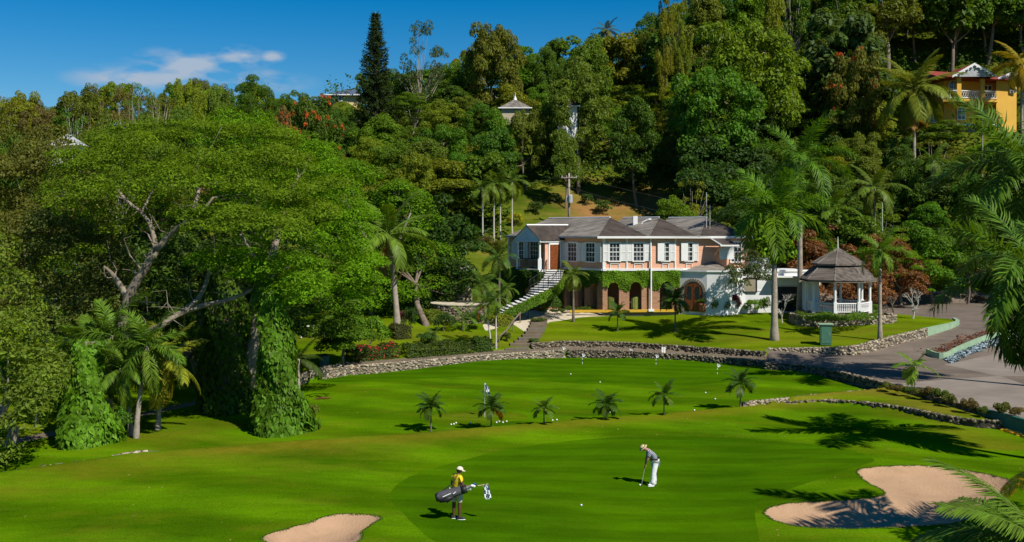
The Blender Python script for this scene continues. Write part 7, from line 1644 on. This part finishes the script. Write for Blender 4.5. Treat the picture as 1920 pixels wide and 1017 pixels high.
# named individuals
x, y = XY(704, 140); z = zg(x, y)
e = tree('conifer', 'pine_tree', (x, y, z), ZP(22, 140) - z, 3.6, (.024, .048, .012), 'tall dark conical conifer standing above the skyline', 'conifer')
hill_tree(790, 38, 150, 96, 'sparse_a', 'bluish', 'tall open crowned tree with pale branches right of the dark conifer')
hill_tree(832, 88, 158, 60, 'sparse_a', 'deep', 'low dark tree at the foot of the tall open crowned tree')
hill_tree(925, 42, 150, 110, 'round_b', 'olive', 'big olive crowned tree on the skyline at centre')
hill_tree(588, 172, 124, 105, 'round_b', 'deep', 'tree covered in orange flowers below the cream house', petals=(.55, .10, .015))
hill_tree(530, 195, 118, 60, 'round_a', 'brownish', 'smaller reddish tree left of the orange flowering tree', petals=(.40, .08, .02))
hill_tree(1598, 92, 126, 105, 'round_b', 'olive', 'tree with red flowers along its crown left of the coconut palm', petals=(.55, .06, .015))
hill_tree(1085, 100, 127, 165, 'fine_a', 'olive', 'large pale branching olive tree in front of the white house')
hill_tree(478, 134, 118, 96, 'umb_a', 'deep', 'flat layered dark tree on the left skyline')
hill_tree(1195, 178, 124, 110, 'round_a', 'deep', 'tree with tall bare grey trunk above the earth bank')
hill_tree(1246, -20, 140, 36, 'tall_b', 'yellowish', 'tall vine hung trunk at the left of the high skyline')
hill_tree(1275, -30, 141, 36, 'tall_b', 'yellowish', 'tall yellow vine hung trunk beside its twin on the high skyline')
hill_tree(1450, -30, 141, 44, 'tall_a', 'yellowish', 'tall yellow green creeper column on the high skyline')
hill_tree(1400, 40, 128, 210, 'round_b', 'bright', 'very large bright tree on the hill above the royal palms')
hill_tree(1345, 120, 122, 180, 'round_b', 'mid', 'very large mid green tree right of the bare grey trunk')
hill_tree(1580, 10, 132, 190, 'big_leaf', 'bluish', 'very large bluish leaved mango tree at upper right')
hill_tree(1100, 60, 146, 110, 'round_a', 'mid', 'dense tree on the skyline right of the big olive crown')
hill_tree(938, 199, 128, 74, 'round_a', 'mid', 'leafy tree hiding the walls of the grey pavilion, left side')
hill_tree(988, 200, 127, 74, 'round_b', 'olive', 'leafy tree hiding the walls of the grey pavilion, right side')
hill_tree(622, 199, 142, 66, 'round_a', 'deep', 'dark tree just below the cream house, left side')
hill_tree(658, 200, 141, 66, 'round_b', 'mid', 'dark tree just below the cream house, right side')
hill_tree(1060, 238, 122, 60, 'round_a', 'olive', 'olive tree standing below the half hidden white house')
kinds = ['round_a', 'round_b', 'round_c', 'tall_a', 'tall_b', 'fine_a', 'fine_b', 'big_leaf', 'sparse_a', 'umb_b']
def pick(px, Y):
    if px < 420 and Y > 95:
        return R.choice(['sparse_a', 'sparse_b', 'fine_a', 'fine_b', 'round_b']), R.choice(['brownish', 'olive', 'olive', 'brownish', 'yellowish', 'mid'])
    if px < 900: return R.choice(['round_a', 'round_b', 'fine_a', 'fine_b', 'round_c', 'umb_b', 'tall_a']), R.choice(['mid', 'olive', 'deep', 'feather', 'mid', 'yellowish'])
    if px > 1250: return R.choice(kinds), R.choice(['deep', 'mid', 'bluish', 'mid', 'bright', 'olive', 'deep', 'yellowish'])
    return R.choice(kinds[:8]), R.choice(['deep', 'mid', 'olive', 'mid', 'deep', 'yellowish'])
VIEWS = [(550, 628, 228, 121), (1560, 1645, 190, 123), (98, 142, 274, 92),(1735, 1925, 262, 132), (612, 668, 199, 160), (932, 998, 203, 134), (1040, 1082, 236, 127)]
def blocked(px, top, Y, w):
    if 960 < px < 1262 and Y < 131: return True
    if 880 < px < 1000 and Y < 114: return True
    if 1735 < px < 1930 and 128 < Y < 148: return True
    if 1925 < px < 2190 and 106 < Y < 147: return True
    if 605 < px < 675 and 157 < Y < 170: return True
    if 925 < px < 1005 and 131 < Y < 142: return True
    return False
def clear_view(px, top, Y, w):
    for a, b, base, Yb in VIEWS:
        if Y < Yb and a - w * .42 < px < b + w * .42: top = max(top, base - 4 + R.uniform(0, 8))
    return top
rows = [(104, 74, 118, 1230, 2060), (109, 96, 105, 880, 2060), (115, 84, 110, 420, 2060), (122, 90, 112, -60, 2080), (130, 92, 110, -60, 2080), (138, 92, 104, 380, 2080), (142, 96, 116, 1230, 2120), (146, 88, 100, -80, 2100), (151, 90, 116, 1230, 2120), (163, 90, 120, 1230, 2120), (156, 84, 96, 380, 2100), (168, 76, 92, -100, 1260)]
for (Y, stp, w, a, b) in rows:
    px = a + R.uniform(0, 40)
    while px < b:
        q = px + R.uniform(-14, 14); Yj = Y + R.uniform(-2.5, 2.5); ww = w * R.uniform(.75, 1.2)
        x, y = XY(q, Yj); gz = zg(x, y); pyg = HZ - (gz - CH) * F / Yj
        Ht = R.uniform(6.0, 9.5); top = pyg - Ht * F / Yj
        st_ = sky_top(q)
        if Y >= 146 or top < st_ + 12: top = st_ + R.uniform(-6, 26) if Y > 150 else max(top, st_ + R.uniform(2, 30))
        top = clear_view(q, top, Yj, ww)
        if not blocked(q, top, Yj, ww):
            k, c = pick(q, Yj)
            if pyg - top > 22 and pyg - top < 260 and top > -160:
                hill_tree(q, top, Yj, ww, k, c)
        px += stp * .74 * R.uniform(.8, 1.25)
# the left slope behind the great trees
for k in range(34):
    q = -70 + k * 15 + R.uniform(-8, 8); Yj = R.choice([142, 152, 162, 170]); st_ = sky_top(q)
    hill_tree(q, clear_view(q, st_ + R.uniform(-4, 34), Yj, 60), Yj, R.uniform(52, 92), R.choice(['sparse_a', 'sparse_b', 'fine_a', 'fine_b', 'sparse_a', 'round_b']), R.choice(['brownish', 'olive', 'olive', 'brownish', 'mid', 'yellowish']))
for k in range(16):
    q = -60 + k * 34 + R.uniform(-10, 10); Yj = R.choice([112, 118, 126])
    hill_tree(q, clear_view(q, sky_top(q) + 48 + R.uniform(0, 40), Yj, 60), Yj, R.uniform(80, 120), R.choice(['fine_a', 'round_a', 'fine_b', 'sparse_a']), R.choice(['olive', 'mid', 'olive', 'brownish', 'feather']))
# shrubs on the bare bank
for k, (px, py, w, h, c, l) in enumerate(((968, 424, 34, 26, (.30, .30, .015), 'bright yellow shrub left of the house roof'), (1192, 352, 40, 26, (.075, .17, .012), 'rounded bright shrub on the earth bank'), (1005, 400, 30, 24, (.06, .10, .02), 'green shrub on the bank above the porch'), (1160, 352, 26, 20, (.07, .09, .02), 'dull shrub at the top of the earth bank'), (1130, 400, 36, 26, (.05, .10, .015), 'leafy shrub behind the house roof ridge'), (1100, 384, 26, 22, (.035, .08, .012), 'dark leafy shrub right of the utility pole'), (918, 436, 34, 30, (.06, .09, .02), 'mixed shrub on the slope left of the house'), (905, 470, 44, 30, (.11, .10, .03), 'dry tan shrub beside the garden hut'), (930, 478, 40, 30, (.12, .13, .02), 'yellowish shrub behind the porch palms'), (1040, 380, 24, 20, (.08, .12, .02), 'small shrub left of the utility pole'))):
    x, y, z = gp(px, py, 98.0, 170); h0, r0, cm, tm = PROTO['bush_a']; e = empty('shrub', (x, y, z - .1), l, 'shrub', rz=k); s = (w / 2 / F * y / r0, w / 2 / F * y / r0, h / F * y / h0); link('foliage', cm, e, scale=s, color=c); link('stem', tm, e, scale=s)
# undergrowth over the wooded slope
rg = np.random.default_rng(3); n = 150000; X = rg.uniform(-110, 110, n); Y = 97 + 80 * rg.uniform(0, 1, n) ** 1.1
foot = np.interp(X, [-60, -10, 0, 30, 45], [98, 99, 101, 103, 105.5]); px = 960 + F * X / Y
k = (Y > foot) & ~((px > 955) & (px < 1255) & (Y < 128)) & ~((px > 880) & (px < 1010) & (Y < 112)) & (np.hypot(X - pads[0][0], Y - pads[0][1]) > 9.5) & (px > -250) & (px < 2200)
X, Y = X[k], Y[k]; lump = np.clip(np.sin(X * 1.1 + 2 * np.sin(Y * .5)) * np.cos(Y * .9 - X * .3) + .6, .1, 1.6)
V = leaves(np.column_stack([X, Y, zt(X, Y) + rg.uniform(.1, 1, len(X)) ** .6 * 3.0 * lump]), rg.normal(size=(len(X), 3)) * .6 + [0, -.4, 1], .30 * rg.uniform(.5, 1.3, len(X)), .5, rg)
tag(link('undergrowth', fast_mesh('undergrowth', V, quads(V), M['leaf']), color=(.040, .085, .009)), 'tangled green undergrowth covering the wooded hill', kind='stuff')
# ------------------------------------------------------------------ turf lips round the bunkers, fallen leaves, dry clippings
def lip(poly, n, label, seed):
    rg = np.random.default_rng(seed); p = np.asarray(poly); q = np.roll(p, -1, 0); L = np.linalg.norm(q - p, axis=1); c = np.concatenate([[0], np.cumsum(L)]); t = rg.uniform(0, c[-1], n)
    i = np.clip(np.searchsorted(c, t) - 1, 0, len(p) - 1); f = ((t - c[i]) / L[i])[:, None]; pt = p[i] + (q[i] - p[i]) * f; d = unit(q[i] - p[i]); nr = np.stack([d[:, 1], -d[:, 0]], 1)
    pt = pt + nr * rg.normal(size=(n, 1)) * .03 + .02 * np.sin(t * 7.0)[:, None] * nr
    V = leaves(np.column_stack([pt, zt(pt[:, 0], pt[:, 1]) + .015]), rg.normal(size=(n, 3)) * .9 + [0, -.3, .6], .03 * rg.uniform(.5, 1.5, n), .3, rg)
    o = link('turf_edge', fast_mesh('turf_edge', V, quads(V), M['leaf']), color=(.055, .115, .006)); tag(o, label, kind='stuff')
lip(bunker1, 4500, 'ragged turf lip round the large bunker', 5); lip(bunker2, 1800, 'ragged turf lip round the bunker at the bottom edge', 6)
rg = np.random.default_rng(90); n = 1500; X = rg.uniform(-26, 24, n); Y = rg.uniform(31, 66, n) ; k = (polysd(green1, X, Y) < -.3) & (polysd(bunker1, X, Y) < -.3) & ((Y < 52) | (rg.uniform(size=n) < .3)); X, Y = X[k], Y[k]
V = leaves(np.column_stack([X, Y, zt(X, Y) + .012]), rg.normal(size=(len(X), 3)) * .3 + [0, 0, 1], .045 * rg.uniform(.4, 1.5, len(X)), .6, rg)
tag(link('fallen_leaves', fast_mesh('fallen_leaves', V, quads(V), M['leaf']), color=(.22, .17, .05)), 'small dry leaves scattered over the fairway', kind='stuff')
